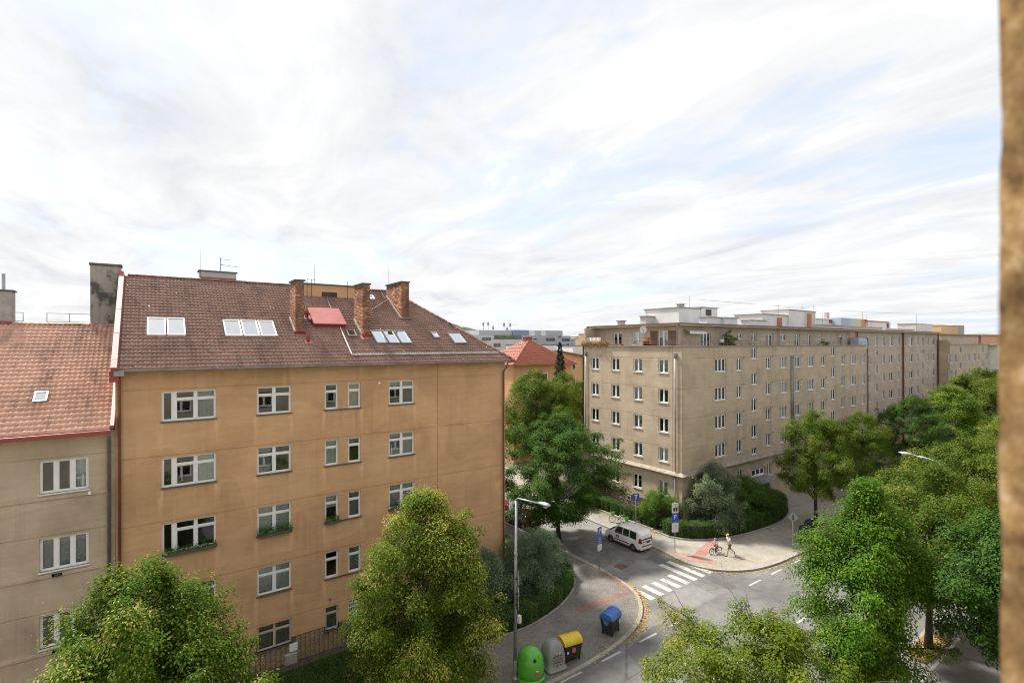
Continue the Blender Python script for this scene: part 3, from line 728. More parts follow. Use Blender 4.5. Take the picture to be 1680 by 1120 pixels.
# plinth of narrow glazed bricks, with the holes of the lowest windows left free
plm = plain('plinth_mortar', (0.13, 0.095, 0.06), 0.9, var=0.2)
wall('plinth', (0, YA-0.012, 0), FX, FY, XA0, XA1, 0.0, 1.45, [(a, b, 1.16, 1.45) for a, b, k in colsA], plm, A)
M['plinthbrick'] = tinted('plinth_strip_brick', [(0, (0.26, 0.185, 0.105)), (0.5, (0.35, 0.26, 0.155)), (1, (0.42, 0.32, 0.20))], 0.5, 0.25, 0.8, 0.4)
rng = np.random.default_rng(4); V = []; Fq = []; T = []
for i in range(int((XA1-XA0)/0.245)):
    for j in range(21):
        x = XA0 + i*0.245 + 0.012; z = 0.06 + j*0.064
        if z > 1.08 and any(a-0.23 < x < b+0.01 for a, b, _k in colsA): continue
        k = len(V); t = float(np.clip(rng.normal(0.5, 0.25), 0, 1)); y = YA - 0.03 + rng.normal(0, 0.002)
        for yy in (y, YA-0.005):
            for q, w_ in ((x, z), (x+0.222, z), (x+0.222, z+0.048), (x, z+0.048)): V.append((q, yy, w_))
        for f in ((0,1,2,3),(1,5,6,2),(2,6,7,3),(3,7,4,0),(0,4,5,1)): Fq.append(tuple(k+i_ for i_ in f)); T.append(t)
pb = link_mesh('plinth_bricks', np_mesh('plinth_bricks', V, Fq, M['plinthbrick'], T), A); pb['kind'] = 'stuff'
spec = {(0,0):('right',M['curtain2']),(1,0):(None,None),(2,0):(None,None),(3,0):('full',M['curtain3']),(4,0):('blind',M['curtain3']),
        (0,1):('right',M['curtain']),(1,1):('left',M['curtain2']),(2,1):('full',M['curtain']),(3,1):(None,None),(4,1):('full',M['curtain2']),
        (0,2):(None,None),(1,2):('full',M['curtain']),(2,2):('half',M['curtain']),(3,2):('full',M['curtain2']),(4,2):('full',M['curtain2']),
        (0,3):('right',M['curtain2']),(1,3):('full',M['curtain']),(2,3):(None,None),(3,3):('full',M['curtain2']),(4,3):('full',M['curtain'])}
for ci, (a, b, k) in enumerate(colsA):
    for ri, (c, d) in enumerate(rowsA):
        old = ri == 4
        cu, cm = spec.get((ci, ri), ('full', M['curtain2']))
        kk = k if not old else ('oldcross' if k != 'narrow' else 'narrow')
        window(A, (a, YA, c), 0, kk, b-a, d-c, M['cream'] if old else M['white'], None if (ci in (2, 3)) else M['sillgrey'], True, cu, cm)
for (c, d) in rowsA:
    MB().box(7.78, 9.91, YA-0.07, YA-0.002, c-0.06, c-0.003).build('sill', M['sillgrey'], A)
# sashes standing open in the second row
sw = 0.86
for hx, ang, lab in ((1.0, 62, 'left sash swung inward'), (2.58, -50, 'right sash swung inward')):
    mb = MB(); s_ = 1 if ang > 0 else -1; dx, dy = math.cos(math.radians(ang))*s_, abs(math.sin(math.radians(ang)))
    u = Vector((dx, dy, 0)); v = Vector((-dy, dx, 0)); p = Vector((hx, YA+0.18, 10.36))
    for q in ((0.03, 0.5, 0.03, 0.5), (sw-0.33, 0.5, 0.03, 0.5)): mb.obox(p + u*q[0] + ZV*0.47, u*0.03, v*0.03, ZV*0.5)
    for z in (0.0, 0.94): mb.obox(p + u*(sw-0.3)/2 + ZV*z, u*(sw-0.3)/2, v*0.028, ZV*0.03)
    mb.build('open_sash', M['white'], A, label=lab)
gr = MB()                                     # white grille over the lowest narrow window
for i in range(7): gr.box(9.12+0.115*i, 9.14+0.115*i, YA-0.05, YA-0.03, 1.2, 2.42)
for i in range(5): gr.box(9.08, 9.89, YA-0.052, YA-0.036, 1.25+0.28*i, 1.27+0.28*i)
gr.build('window_grille', M['white'], A)
MB().box(5.98, 6.38, YA-0.11, YA-0.03, 0.72, 1.12).build('meter_box', M['white'], A, bevel=0.01)
MB().box(5.72, 6.34, YA-0.24, YA-0.031, 0.0, 0.66).build('meter_plinth', M['concrete'], A, bevel=0.02)
vr = MB(); vr.tube([(10.95, YA-0.05, 14.72), (10.95, YA-0.001, 14.72)], 0.07, 12); vr.build('wall_vent', M['white'], A)
vr = MB(); vr.tube([(8.1, YA-0.05, 2.86), (8.1, YA-0.001, 2.86)], 0.07, 12); vr.build('wall_vent', M['rust'], A)
# roof
EA = Vector((XA0, 28.25, 15.86)); RZ, RY = 20.9, 36.1
SA = Vector((0, RY-EA.y, RZ-EA.z)); LA = SA.length; SAn = SA.normalized(); NA = FX.cross(SAn).normalized()
XR = XA1 + 0.35; XH = 14.75
def maskA(u, v):
    y = v/LA; return u < (XR-XA0) - (XR-XH)*y + 0.05
tile_field('front_roof_tiles', EA, FX, SAn, XR-XA0, LA, 0.175, 0.325, M['tileA'], A, 21, maskA, 0.02, 0.036)
und = MB(); und.add([EA, (XR, EA.y, EA.z), (XH, RY, RZ), (XA0, RY, RZ), (XA0, 44.0, EA.z), (XR, 44.0, EA.z)], [(0,1,2,3), (3,2,5,4), (1,5,2)])
und.add([(XA0, 28.25, 15.80), (XR, 28.25, 15.80), (XR, 44, 15.80), (XA0, 44, 15.80)], [(3,2,1,0)]); und.build('roof_deck', plain('roof_boards', (0.14, 0.07, 0.055), 0.8, var=0.3), A)
hipS = Vector((XH-XR, 0, RZ-EA.z)); hw = 44.0-28.25
tile_field('end_roof_tiles', (XR, 28.25, EA.z), (0,1,0), hipS, hw, hipS.length, 0.41, 0.355, M['tileA'], A, 22,
           lambda u, v: (7.85*v/hipS.length) < u < hw - (7.9*v/hipS.length))
cap_row('ridge_caps', (XA0+0.25, RY, RZ+0.06), (XH, RY, RZ+0.06), 0.13, 42, M['tileA'], A)
cap_row('hip_caps', (XR+0.03, 28.22, EA.z+0.05), (XH, RY, RZ+0.06), 0.13, 28, M['tileA'], A, 2)
M['redverge'] = plain('red_verge_sheet', (0.40, 0.105, 0.09), 0.5, var=0.2)
# red sheet-metal verge against the neighbour
vg = MB(); vg.obox(EA + SAn*LA/2 + Vector((-0.02,0,0)) + NA*0.10, FX*0.11, SAn*(LA/2+0.1), NA*0.13); vg.build('verge_flashing', M['redverge'], A)
for t in (0.06, 0.30, 0.55, 0.8): MB().obox(EA + SAn*LA*t + NA*0.235 + Vector((-0.02,0,0)), FX*0.115, SAn*0.02, NA*0.006).build('seam', M['redmetal'], A)
MB().box(XA0-0.18, XA0+0.16, 28.15, 28.75, 15.35, 15.84).build('verge_end_box', M['redmetal'], A)
gt = MB()
n = 30
for i in range(n):
    x0, x1 = XA0+0.3 + (XR-XA0-0.3)*i/n, XA0+0.3 + (XR-XA0-0.3)*(i+1)/n - 0.004
    for k in range(6):
        a0, a1 = math.pi + math.pi*k/6, math.pi + math.pi*(k+1)/6
        gt.quad((x0, 28.13+0.09*math.cos(a0), 15.86+0.09*math.sin(a0)), (x1, 28.13+0.09*math.cos(a0), 15.86+0.09*math.sin(a0)),
                (x1, 28.13+0.09*math.cos(a1), 15.86+0.09*math.sin(a1)), (x0, 28.13+0.09*math.cos(a1), 15.86+0.09*math.sin(a1)))
    gt.box(x0, x1, 28.02, 28.04, 15.845, 15.875)
gutter = gt.build('gutter', M['zinc'], A)
MB().tube([(19.75, 28.14, 15.80), (19.75, 28.3, 15.45), (19.75, 28.70, 15.1), (19.75, 28.70, 0.3)], 0.06, 10).build('downpipe', M['copperpipe'], A, smooth=True)
MB().box(19.82, 20.28, 28.02, 28.22, 15.75, 15.9).build('gutter_end', M['redmetal'], A)
MB().tube([(-1.13, 28.14, 15.75), (-1.13, 28.66, 15.3), (-1.13, 28.66, 0.3)], 0.065, 10).build('downpipe', M['copperpipe'], A, smooth=True)
MB().box(XA0-0.02, XA0+0.35, 28.03, 28.3, 15.62, 15.84).build('gutter_box', M['zinc'], A)
# things on the front slope
def onA(px, py): return plp(px, py, EA + NA*0.06, NA)
def skyA(x0, y0, x1, y1, fr, pn, n=1, gap=0.05):
    a, b = onA(x0, y1), onA(x1, y1); t = onA(x0, y0); l = (t-a).dot(SAn); W = (b-a).dot(FX); w = (W-gap*(n-1))/n
    for i in range(n):
        c = a + FX*(w/2 + i*(w+gap)) + SAn*l/2; skylight(A, c, FX, SAn, w, l, fr, pn)
glr = M['glassroof']
skyA(241, 522, 305, 550, M['white'], glr, 2, 0.06)
skyA(370, 526, 455, 551, M['white'], glr, 3, 0.06)
skyA(618, 543, 676, 564, M['zinc'], glr, 3, 0.08)
skyA(572, 542, 586, 552, M['zinc'], M['glass'])
skyA(712, 546, 722, 555, M['zinc'], glr)
skyA(746, 547, 766, 564, M['zinc'], glr)
skyA(606, 485, 615, 491, M['white'], glr)
hb = onA(515, 537); hb2 = onA(566, 537); hl = (onA(515, 512) - hb).dot(SAn)
hatch = MB().obox((hb+hb2)/2 + SAn*hl/2 + NA*0.12, FX*(hb2-hb).length/2*0.98, SAn*hl/2*0.97, NA*0.16).build('roof_hatch', M['redmetal'], A)
MB().obox((hb+hb2)/2 + SAn*hl/2 + NA*0.30, FX*(hb2-hb).length/2*1.04, SAn*hl/2*1.06, NA*0.02).build('hatch_lid', M['redpale'], hatch)
for px, py, hh in ((503, 520, 0.62), (506, 560, 0.68), (597, 553, 0.4)):
    p = onA(px, py); v = MB().tube([p - ZV*0.1, p + ZV*hh], 0.075, 10).build('vent_pipe', M['redmetal'], A, smooth=True)
    MB().obox(p, FX*0.2, SAn*0.22, NA*0.025).build('vent_flashing', M['redpale'], v)
# snow-guard strip and flashing lines
s0 = onA(577, 582); s1 = onA(826, 580); k_ = (s0-EA).dot(SAn); sx1 = XR - (XR-XH)*k_/LA - 0.3
MB().obox(EA + FX*((s0.x+sx1)/2-XA0) + SAn*k_ + NA*0.09, FX*(sx1-s0.x)/2, SAn*0.07, NA*0.025).build('snow_guard', M['zinc'], A)
sg = MB()
for i in range(60): sg.obox(EA + FX*(s0.x-XA0+0.1+i*(sx1-s0.x-0.2)/59) + SAn*k_ + NA*0.11, FX*0.02, SAn*0.085, NA*0.03)
sg.build('snow_guard_brackets', M['zinc'], A)
def line_on(pxs, r, mat, nm, lift=0.09): MB().tube([onA(*q) + NA*lift for q in pxs], r, 6).build(nm, mat, A)
line_on([(558, 538), (577, 582)], 0.035, M['sillwhite'], 'flashing_strip', 0.06)
line_on([(539, 474), (537, 493), (544, 510)], 0.02, M['zinc'], 'roof_cable')
line_on([(609, 510), (637, 492)], 0.018, M['zinc'], 'roof_cable')
line_on([(626, 482), (632, 492)], 0.018, M['zinc'], 'roof_cable')
# chimneys of brick: foot pixel on the slope gives the place
def chimA(x0, x1, xm, ybot, ytop, seed):
    """x0..xm is the flank towards the street corner, xm..x1 the face towards the avenue"""
    a = onA(xm, ybot); b_ = onA(x1, ybot); w = abs((b_-a).x)
    fy = a.y; a_, b2 = ray(xm); d = fy/b2; ztop = H - (ytop-Y0)/F*d
    # depth of the flank: back edge seen at x0
    ra_, rb_ = ray(x0); by = a.x*rb_/ra_; dep = max(0.5, by-fy)
    return a.x, fy, w, dep, a.z-0.5, ztop
for (x0, xm, x1, yb, yt, sd) in ((476, 485, 499, 545, 460, 1), (581, 595, 607, 550, 466, 2), (634, 659, 671, 523, 463, 3)):
    X, FY_, W, DP, zb, zt = chimA(x0, x1, xm, yb, yt, sd)
    ch = brick_shaft(A, X+W/2, FY_+DP/2, W, DP, zb, zt, sd)
    p = Vector((X-0.02, FY_+DP*0.5, 0)); zr = EA.z + (p.y-EA.y)*SA.z/SA.y
    MB().obox((X-0.04, FY_+DP/2, EA.z + (FY_+DP/2-EA.y)*SA.z/SA.y + 0.12), (0.03,0,0), SAn*DP*0.58, NA*0.07).build('lead_flashing', M['concrete'], ch)
    MB().obox((X+W/2, FY_-0.05, EA.z + (FY_-EA.y)*SA.z/SA.y + 0.10), (W/2+0.05,0,0), SAn*0.06, NA*0.08).build('foot_flashing', M['redmetal'] if sd < 3 else M['rust'], ch)
# rendered lift-head parapet between the chimneys, standing on the ridge
a = yp(499, 470, RY-1.2); b_ = yp(583, 476, RY-1.2)
lh = MB().box(a.x, b_.x, RY-1.2, RY+1.5, 19.6, 20.95).build('lift_head', M['wallA'], A)
MB().box(a.x-0.08, b_.x+0.08, RY-1.3, RY+1.6, 20.955, 21.02).build('lift_head_cap', M['capdark'], lh)
wa = yp(528, 478, RY-1.2); wb = yp(553, 489, RY-1.2)
MB().box(wa.x, wb.x, RY-1.22, RY-1.195, wb.z+0.05, wa.z).build('lift_head_window', M['darkmetal'], lh)
for px in (504, 511, 570):
    q = yp(px, 500, RY-1.6); MB().tube([(q.x, RY-1.6, 20.0), (q.x, RY-1.6, 21.25)], 0.018, 6).build('walkway_post', M['darkmetal'], A)
q1 = yp(504, 468, RY-1.6); q2 = yp(583, 476, RY-1.6)
MB().tube([(q1.x, RY-1.6, 21.22), (q1.x+0.5, RY-1.6, 21.22)], 0.015, 6).build('walkway_rail', M['darkmetal'], A)
for px, base, hh in ((516, 21.1, 1.35), (638, 20.8, 2.0)):
    q = yp(px, 470, RY); rod(A, (q.x, RY, base), hh)
# flat pale chimney block on the ridge with aerials
a = yp(328, 443, RY+0.2); b_ = yp(388, 465, RY+0.2)
cb = MB().box(a.x, b_.x, RY+0.2, RY+1.1, 19.9, a.z-0.02).build('ridge_block', plain('pale_grey_render', (0.47, 0.47, 0.46), 0.8, var=0.12), A)
MB().box(a.x-0.08, b_.x+0.06, RY+0.12, RY+1.18, a.z-0.017, a.z+0.05).build('block_cap', M['capdark'], cb)
MB().box(a.x+0.02, b_.x-0.02, RY+0.02, RY+0.198, 20.85, 21.12).build('block_flashing', M['redmetal'], cb)
rod(A, (a.x+0.02, RY+0.16, 20.8), 2.0)
aer = MB().tube([(a.x+1.15, RY+0.6, a.z+0.05), (a.x+1.15, RY+0.6, a.z+0.95)], 0.022, 6)
aer.tube([(a.x+1.1, RY+0.6, a.z+0.88), (a.x+1.75, RY+0.6, a.z+0.84)], 0.012, 6).tube([(a.x+1.1, RY+0.6, a.z+0.52), (a.x+2.1, RY+0.6, a.z+0.44)], 0.014, 6)
for i in range(5): aer.tube([(a.x+1.25+0.18*i, RY+0.35, a.z+0.50-0.016*i), (a.x+1.25+0.18*i, RY+0.85, a.z+0.50-0.016*i)], 0.006, 4)
aer.build('aerial', M['darkmetal'], A)
# ------------------------------------------------------------------ grey-beige neighbour with the salmon roof
C = thing('apartment_building', (-12, YA, 0), 'grey-beige rendered house with salmon tiled roof at the left edge', 'building')
XC0 = -22.0; XC1 = XA0 - 0.02
colsC = [(-3.80, -2.20)] + [(-3.80-4.3*i, -2.20-4.3*i) for i in range(1, 4)]
rowsC = [(10.72, 12.12), (7.45, 8.85), (4.22, 5.62), (1.1, 2.4)]
holesC = [(a, b, c, d) for a, b in colsC for c, d in rowsC]
wall('wall', (0, YA, 0), FX, FY, XC0, XC1, 0.0, 13.2, holesC, M['wallC'], C, [12.22, 8.95, 5.72, 2.5], [], 0.18)
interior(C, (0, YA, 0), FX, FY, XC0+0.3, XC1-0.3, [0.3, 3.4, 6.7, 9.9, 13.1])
curC = {0: ('right', M['curtain']), 1: ('full', M['curtain2']), 2: (None, None), 3: (None, None)}
for a, b in colsC:
    for ri, (c, d) in enumerate(rowsC):
        cu, cm = curC[ri] if a > -4 else rand_curtain()
        window(C, (a, YA, c), 0, 'three', b-a, d-c, M['white'], M['sillwhite'], True, cu, cm)
for z in (10.45, 7.18, 3.95):
    MB().box(XC0, XC1-0.12, YA-0.05, YA-0.002, z, z+0.14).build('string_course', M['wallC'], C, bevel=0.01)
for px, py, w_ in ((93, 941, 0.34), (93, 1068, 0.34)):
    q = yp(px, py, YA); v = MB().box(q.x-w_/2, q.x+w_/2, YA-0.05, YA-0.004, q.z-0.1, q.z+0.14).build('wall_vent', M['zinc'], C)
    MB().box(q.x-w_/2+0.09, q.x+w_/2-0.05, YA-0.06, YA-0.052, q.z-0.06, q.z+0.08).build('vent_hole', M['darkmetal'], v)
q = yp(147, 806, YA); MB().lathe([(0.02,0),(0.07,0.02),(0.06,0.12),(0.02,0.15)], 10, (q.x, YA-0.08, q.z-0.08)).build('wall_lamp', M['white'], C)
EC = Vector((XC0, 28.35, 13.30)); RZC, RYC = 18.05, 36.0
SCv = Vector((0, RYC-EC.y, RZC-EC.z)); LC = SCv.length; SCn = SCv.normalized(); NC = FX.cross(SCn).normalized()
tile_field('front_roof_tiles', EC + FX*12.0, FX, SCn, XC1-0.16-(XC0+12), LC, 0.20, 0.335, M['tileC'], C, 31, None, 0.022, 0.042)
MB().add([EC, (XC1, EC.y, EC.z), (XC1, RYC, RZC), (XC0, RYC, RZC), (XC0, 43.6, EC.z), (XC1, 43.6, EC.z)], [(0,1,2,3), (3,2,5,4)]).box(XC0, XC1, YA+14.3, YA+14.5, 0, 13.3).build('roof_deck', M['tileD'] if False else plain('salmon_deck', (0.36, 0.16, 0.11), 0.8, var=0.2), C)
cap_row('ridge_caps', (XC0+0.1, RYC, RZC+0.05), (XC1, RYC, RZC+0.05), 0.14, 60, M['tileC'], C, 5)
MB().box(XC0, XC1-0.1, 28.18, 28.36, 13.10, 13.28).build('gutter', M['redmetal'], C, bevel=0.02)
MB().box(XC0, XC1-0.1, 28.36, 28.78, 13.12, 13.2).build('soffit', M['cream'], C)
MB().tube([(-1.50, 28.28, 13.1), (-1.50, 28.68, 12.9), (-1.50, 28.68, 0.3)], 0.075, 10).build('downpipe', M['zinc'], C, smooth=True)
MB().obox(EC + FX*(XC1-0.07-XC0) + SCn*LC/2 + NC*0.1, FX*0.07, SCn*LC/2, NC*0.10).build('verge_flashing', M['redpale'], C)
def onC(px, py): return plp(px, py, EC + NC*0.06, NC)
a, b_ = onC(53, 659), onC(77, 659); t = onC(55, 643)
skylight(C, (a+b_)/2 + SCn*((t-a).dot(SCn))/2, FX, SCn, (b_-a).length*0.95, (t-a).dot(SCn), M['zinc'], M['glassroof'])
m_, nt_, b_ = newmat('peeling_render')
f = noise(nt_, coords(nt_, (1, 1, 0.8)), 1.5, 8, 0.65); base_ = ramp(nt_, f, [(0.40, (0.10, 0.095, 0.085)), (0.45, (0.19, 0.175, 0.15)), (0.50, (0.36, 0.33, 0.28)), (0.72, (0.42, 0.395, 0.345))])
st_ = ramp(nt_, noise(nt_, coords(nt_, (2.4, 2.4, 0.12)), 1.0, 5, 0.6), [(0.50, g3(0)), (0.66, g3(0.6))])
nt_.links.new(mixc(nt_, st_, base_, (0.19, 0.145, 0.085)), b_.inputs['Base Color']); b_.inputs['Roughness'].default_value = 0.92; bump(nt_, b_, f, 0.5, 0.04); M['peel'] = m_
p0 = yp(148, 430, RYC); p1 = yp(203, 432, RYC)
ck = MB().box(p0.x, p1.x-0.12, RYC, RYC+0.75, 17.4, p0.z-0.1).build('chimney', M['peel'], C, bevel=0.02)
MB().box(p0.x-0.05, p1.x-0.07, RYC-0.06, RYC+0.81, p0.z-0.095, p0.z+0.02).build('chimney_cap', M['capdark'], ck)
MB().box(p0.x-0.03, p1.x-0.1, RYC-0.12, RYC-0.004, 17.9, 18.16).build('chimney_flashing', M['redmetal'], ck)
p0 = yp(-30, 472, RYC); p1 = yp(20, 476, RYC)
ck = MB().box(p0.x, p1.x, RYC, RYC+0.8, 17.4, p1.z-0.02).build('chimney', plain('pale_chimney_render', (0.40, 0.37, 0.33), 0.9, var=0.25), C, bevel=0.02)
MB().box(p0.x-0.06, p1.x+0.06, RYC-0.06, RYC+0.86, p1.z-0.015, p1.z+0.06).build('chimney_cap', M['capdark'], ck)
MB().tube([(p1.x-0.38, RYC+0.4, p1.z), (p1.x-0.38, RYC+0.4, p1.z+0.9)], 0.07, 10).build('flue', M['steel'], ck)
MB().box(p0.x-0.03, p1.x+0.02, RYC-0.14, RYC-0.004, 17.9, 18.2).build('chimney_flashing', M['redmetal'], ck)
rl = MB()
for x0_, x1_ in ((20, 38), (77, 150)):
    a, c_ = yp(x0_, 510, RYC+0.9), yp(x1_, 510, RYC+0.9)
    for dz in (0.15, 0.6): rl.tube([(a.x, RYC+0.9, 18.1+dz), (c_.x, RYC+0.9, 18.1+dz)], 0.016, 5)
    n = 2 if x1_ < 50 else 3
    for i in range(n): 
        x = a.x + (c_.x-a.x)*i/(n-1); rl.tube([(x, RYC+0.9, 17.6), (x, RYC+0.9, 18.72)], 0.018, 5)
rl.build('walkway_rail', M['zinc'], C)

# ------------------------------------------------------------------ long beige blocks beyond the side street
XB, YB, YS = 39.75, 28.9, 30.95
B = thing('apartment_building', (60, 35, 0), 'long beige corner block with roof terrace and white roof boxes', 'building')
LU, LN = Vector((0,-1,0)), Vector((-1,0,0)); YBack = 42.0
rowsB = [(14.20, 15.50), (11.38, 12.70), (8.58, 9.92), (5.79, 7.13), (2.62, 3.98)]
colL = [(YBack-40.62, 'two', 1.12), (YBack-37.62, 'two', 1.12), (YBack-34.60, 'two', 1.12), (YBack-31.52, 'two', 1.14)]
def pair_x(l):                                # window columns read off one row of the facade plane
    return [(yp(a, 600, YB).x, yp(b, 600, YB).x, k) for a, b, k in l]
colF = pair_x([(1173.3,1190.9,'three'),(1208.6,1217.5,'two'),(1257,1265,'two'),(1280.6,1291.4,'three'),(1305,1313,'two'),(1325,1335.7,'three'),
               (1346.7,1354,'two'),(1380,1386,'two'),(1395.5,1404,'three'),(1413.6,1418.7,'two')])
stairF = pair_x([(1233,1242,'two'),(1363.6,1370.5,'two')])
XB1 = 81.2; ZP = 16.72
hl = [(u, u+w, c, d) for u, k, w in colL for c, d in rowsB]
gB = [15.62, 12.80, 10.03, 7.22]
wall('side_wall', (XB, YBack, 0), LU, LN, 0, YBack-YB, 5.0, ZP, [h for h in hl if h[2] > 5], M['wallB'], B, gB, [YBack-29.9], 0.17)
wall('base_wall', (XB-0.10, YBack, 0), LU, LN, 0, YBack-YB+0.10, 1.75, 4.85, [h for h in hl if h[2] < 5], M['wallB'], B, [], [], 0.17)
hf = [(a, b, c, d) for a, b, k in colF for c, d in rowsB]; strow = [(15.35, 16.55), (12.62, 13.95), (9.80, 11.15), (7.02, 8.35), (5.22, 6.0)]
hf2 = [(a, b, c, d) for a, b, k in stairF for c, d in strow]
wall('wall', (0, YB, 0), FX, FY, XB, XB1, 5.0, ZP, [h for h in hf+hf2 if h[2] > 5], M['wallB'], B, gB[:4], [yp(1118, 600, YB).x+0.2], 0.17)
door = (yp(1231, 800, YB).x, yp(1254, 800, YB).x)
wall('front_base_wall', (0, YB-0.10, 0), FX, FY, XB-0.10, XB1, 0.0, 4.85, [h for h in hf if h[2] < 5] + [(door[0], door[1], 0.3, 2.4), (door[0], door[1], 2.9, 3.75)], M['wallB'], B, [], [], 0.17)
M['plinthbrickred'] = None
m_, nt_, b_ = newmat('red_brick_plinth')
br_ = nd(nt_, 'ShaderNodeTexBrick'); mp_ = coords(nt_, (1, 1, 1), (0, math.radians(90), 0)); 
sx_ = nd(nt_, 'ShaderNodeSeparateXYZ'); gg_ = nd(nt_, 'ShaderNodeNewGeometry'); nt_.links.new(gg_.outputs['Position'], sx_.inputs[0]); cx_ = nd(nt_, 'ShaderNodeCombineXYZ')
nt_.links.new(sx_.outputs[1], cx_.inputs[0]); nt_.links.new(sx_.outputs[2], cx_.inputs[1]); nt_.links.new(cx_.outputs[0], br_.inputs['Vector'])
for k, v in (('Scale', 1.0), ('Brick Width', 0.25), ('Row Height', 0.08), ('Mortar Size', 0.012)): br_.inputs[k].default_value = v
br_.inputs['Color1'].default_value = (0.10, 0.045, 0.03, 1); br_.inputs['Color2'].default_value = (0.17, 0.075, 0.05, 1); br_.inputs['Mortar'].default_value = (0.13, 0.10, 0.08, 1)
nt_.links.new(br_.outputs[0], b_.inputs['Base Color']); b_.inputs['Roughness'].default_value = 0.9; M['redplinth'] = m_
MB().box(XB-0.13, XB-0.05, YB-0.13, YBack, 0, 1.75).build('brick_plinth', M['redplinth'], B)
# scrawled tags on the plinth
gf = plain('pale_spray_paint', (0.50, 0.47, 0.46), 0.8, var=0.2); rg = random.Random(8)
for (y0_, z0_, n_, s_) in ((36.3, 0.9, 9, 0.34), (33.2, 0.75, 7, 0.26), (31.4, 1.85, 7, 0.28), (34.6, 0.6, 6, 0.22)):
    mb = MB(); p = [Vector((XB-(0.137 if z0_ < 1.5 else 0.107), y0_, z0_))]
    for i in range(n_*5):
        p.append(p[0] + Vector((0, -0.12*i*s_/0.3*0.45 + 0.14*math.sin(i*1.7+rg.random()), s_*math.sin(i*0.95 + rg.random())*0.8 + 0.06*rg.random())))
    mb.tube(p, 0.016, 4); mb.build('spray_tag', gf, B)
for (yy, ) in ((35.1,), (38.4,)):
    f_ = MB().box(XB-0.16, XB-0.131, yy-0.28, yy+0.28, 1.15, 1.6).build('cellar_window', M['cream'], B)
    MB().box(XB-0.165, XB-0.161, yy-0.2, yy+0.2, 1.22, 1.53).build('pane', M['darkmetal'], f_)
# ledge between ground floor and the rest
led = MB(); led.add([(XB-0.45, YBack, 4.86), (XB-0.45, YB-0.45, 4.86), (XB1, YB-0.45, 4.86), (XB1, YB-0.002, 5.08), (XB-0.002, YB-0.002, 5.08), (XB-0.002, YBack, 5.08),
                     (XB-0.45, YBack, 4.80), (XB-0.45, YB-0.45, 4.80), (XB1, YB-0.45, 4.80)], [(1,2,3,4),(0,1,4,5),(6,7,1,0),(7,8,2,1)])
led.add([(XB-0.45, YBack, 4.80), (XB-0.45, YB-0.45, 4.80), (XB1, YB-0.45, 4.80), (XB1, YB, 4.80), (XB, YB, 4.80), (XB, YBack, 4.80)], [(0,5,4,1),(1,4,3,2)])
led.build('ledge', plain('ledge_sheet', (0.30, 0.25, 0.20), 0.7, var=0.4, scale=2.0), B)
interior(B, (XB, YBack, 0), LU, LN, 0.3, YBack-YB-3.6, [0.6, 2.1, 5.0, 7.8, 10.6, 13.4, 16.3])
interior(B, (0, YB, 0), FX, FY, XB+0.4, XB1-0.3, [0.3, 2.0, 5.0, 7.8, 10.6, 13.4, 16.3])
for u, k, w in colL:
    for c, d in rowsB:
        cu, cm = rand_curtain(); xo = XB if c > 5 else XB-0.10
        window(B, (xo, YBack-u, c), math.radians(-90), k, w, d-c, M['white'], M['sillwhite'], True, cu, cm)
for i, (a, b, k) in enumerate(colF):
    for j, (c, d) in enumerate(rowsB):
        cu, cm = rand_curtain()
        if i == 0 and j == 0: cu, cm = 'left', M['curtainred']
        window(B, (a, YB if c > 5 else YB-0.10, c), 0, k, b-a, d-c, M['white'], M['sillwhite'], i < 4, cu, cm)
for a, b, k in stairF:
    for c, d in strow: window(B, (a, YB, c), 0, k, b-a, d-c, M['white'], M['sillwhite'], False, None)
vb = MB()
for a, b, k in colF:
    if k != 'two': continue
    for c, d in rowsB[:4]: vb.box(b+0.25, b+0.38, YB-0.012, YB-0.002, d-0.02, d+0.13)
vb = vb.build('wall_vents', M['darkmetal'], B); vb['kind'] = 'stuff'
# entrance
dr = MB().box(door[0]+0.1, door[1]-0.1, YB+0.02, YB+0.06, 0.3, 2.35).build('door', plain('dark_door', (0.05, 0.035, 0.03), 0.6, var=0.2), B)
MB().box(door[0]+0.25, door[1]-0.7, YB+0.005, YB+0.019, 1.0, 2.1).build('door_pane', M['glass'], dr)
MB().box(door[1]-0.35, door[1]-0.28, YB-0.03, YB+0.019, 1.2, 1.4).build('door_handle', M['steel'], dr)
MB().add([(door[0]-0.25, YB-0.11, 2.75), (door[1]+0.25, YB-0.11, 2.75), (door[1]+0.25, YB-1.35, 2.55), (door[0]-0.25, YB-1.35, 2.55),
          (door[0]-0.25, YB-0.11, 2.65), (door[1]+0.25, YB-0.11, 2.65), (door[1]+0.25, YB-1.35, 2.47), (door[0]-0.25, YB-1.35, 2.47)],
         [(0,3,2,1),(4,5,6,7),(0,4,7,3),(1,2,6,5),(3,7,6,2)]).build('entrance_canopy', M['zinc'], B)
window(B, (door[0]+0.15, YB-0.1, 2.95), 0, 'three', door[1]-door[0]-0.3, 0.72, M['white'], M['sillwhite'], False)
for x in (door[0]-0.15, door[1]+0.15): MB().box(x-0.11, x+0.11, YB-0.5, YB-0.103, 0.0, 2.46).build('entrance_pier', M['wallB2'], B)
MB().box(door[0]-0.4, door[1]+0.4, YB-1.6, YB-0.5, 0.1, 0.3).build('entrance_step', M['concrete'], B)
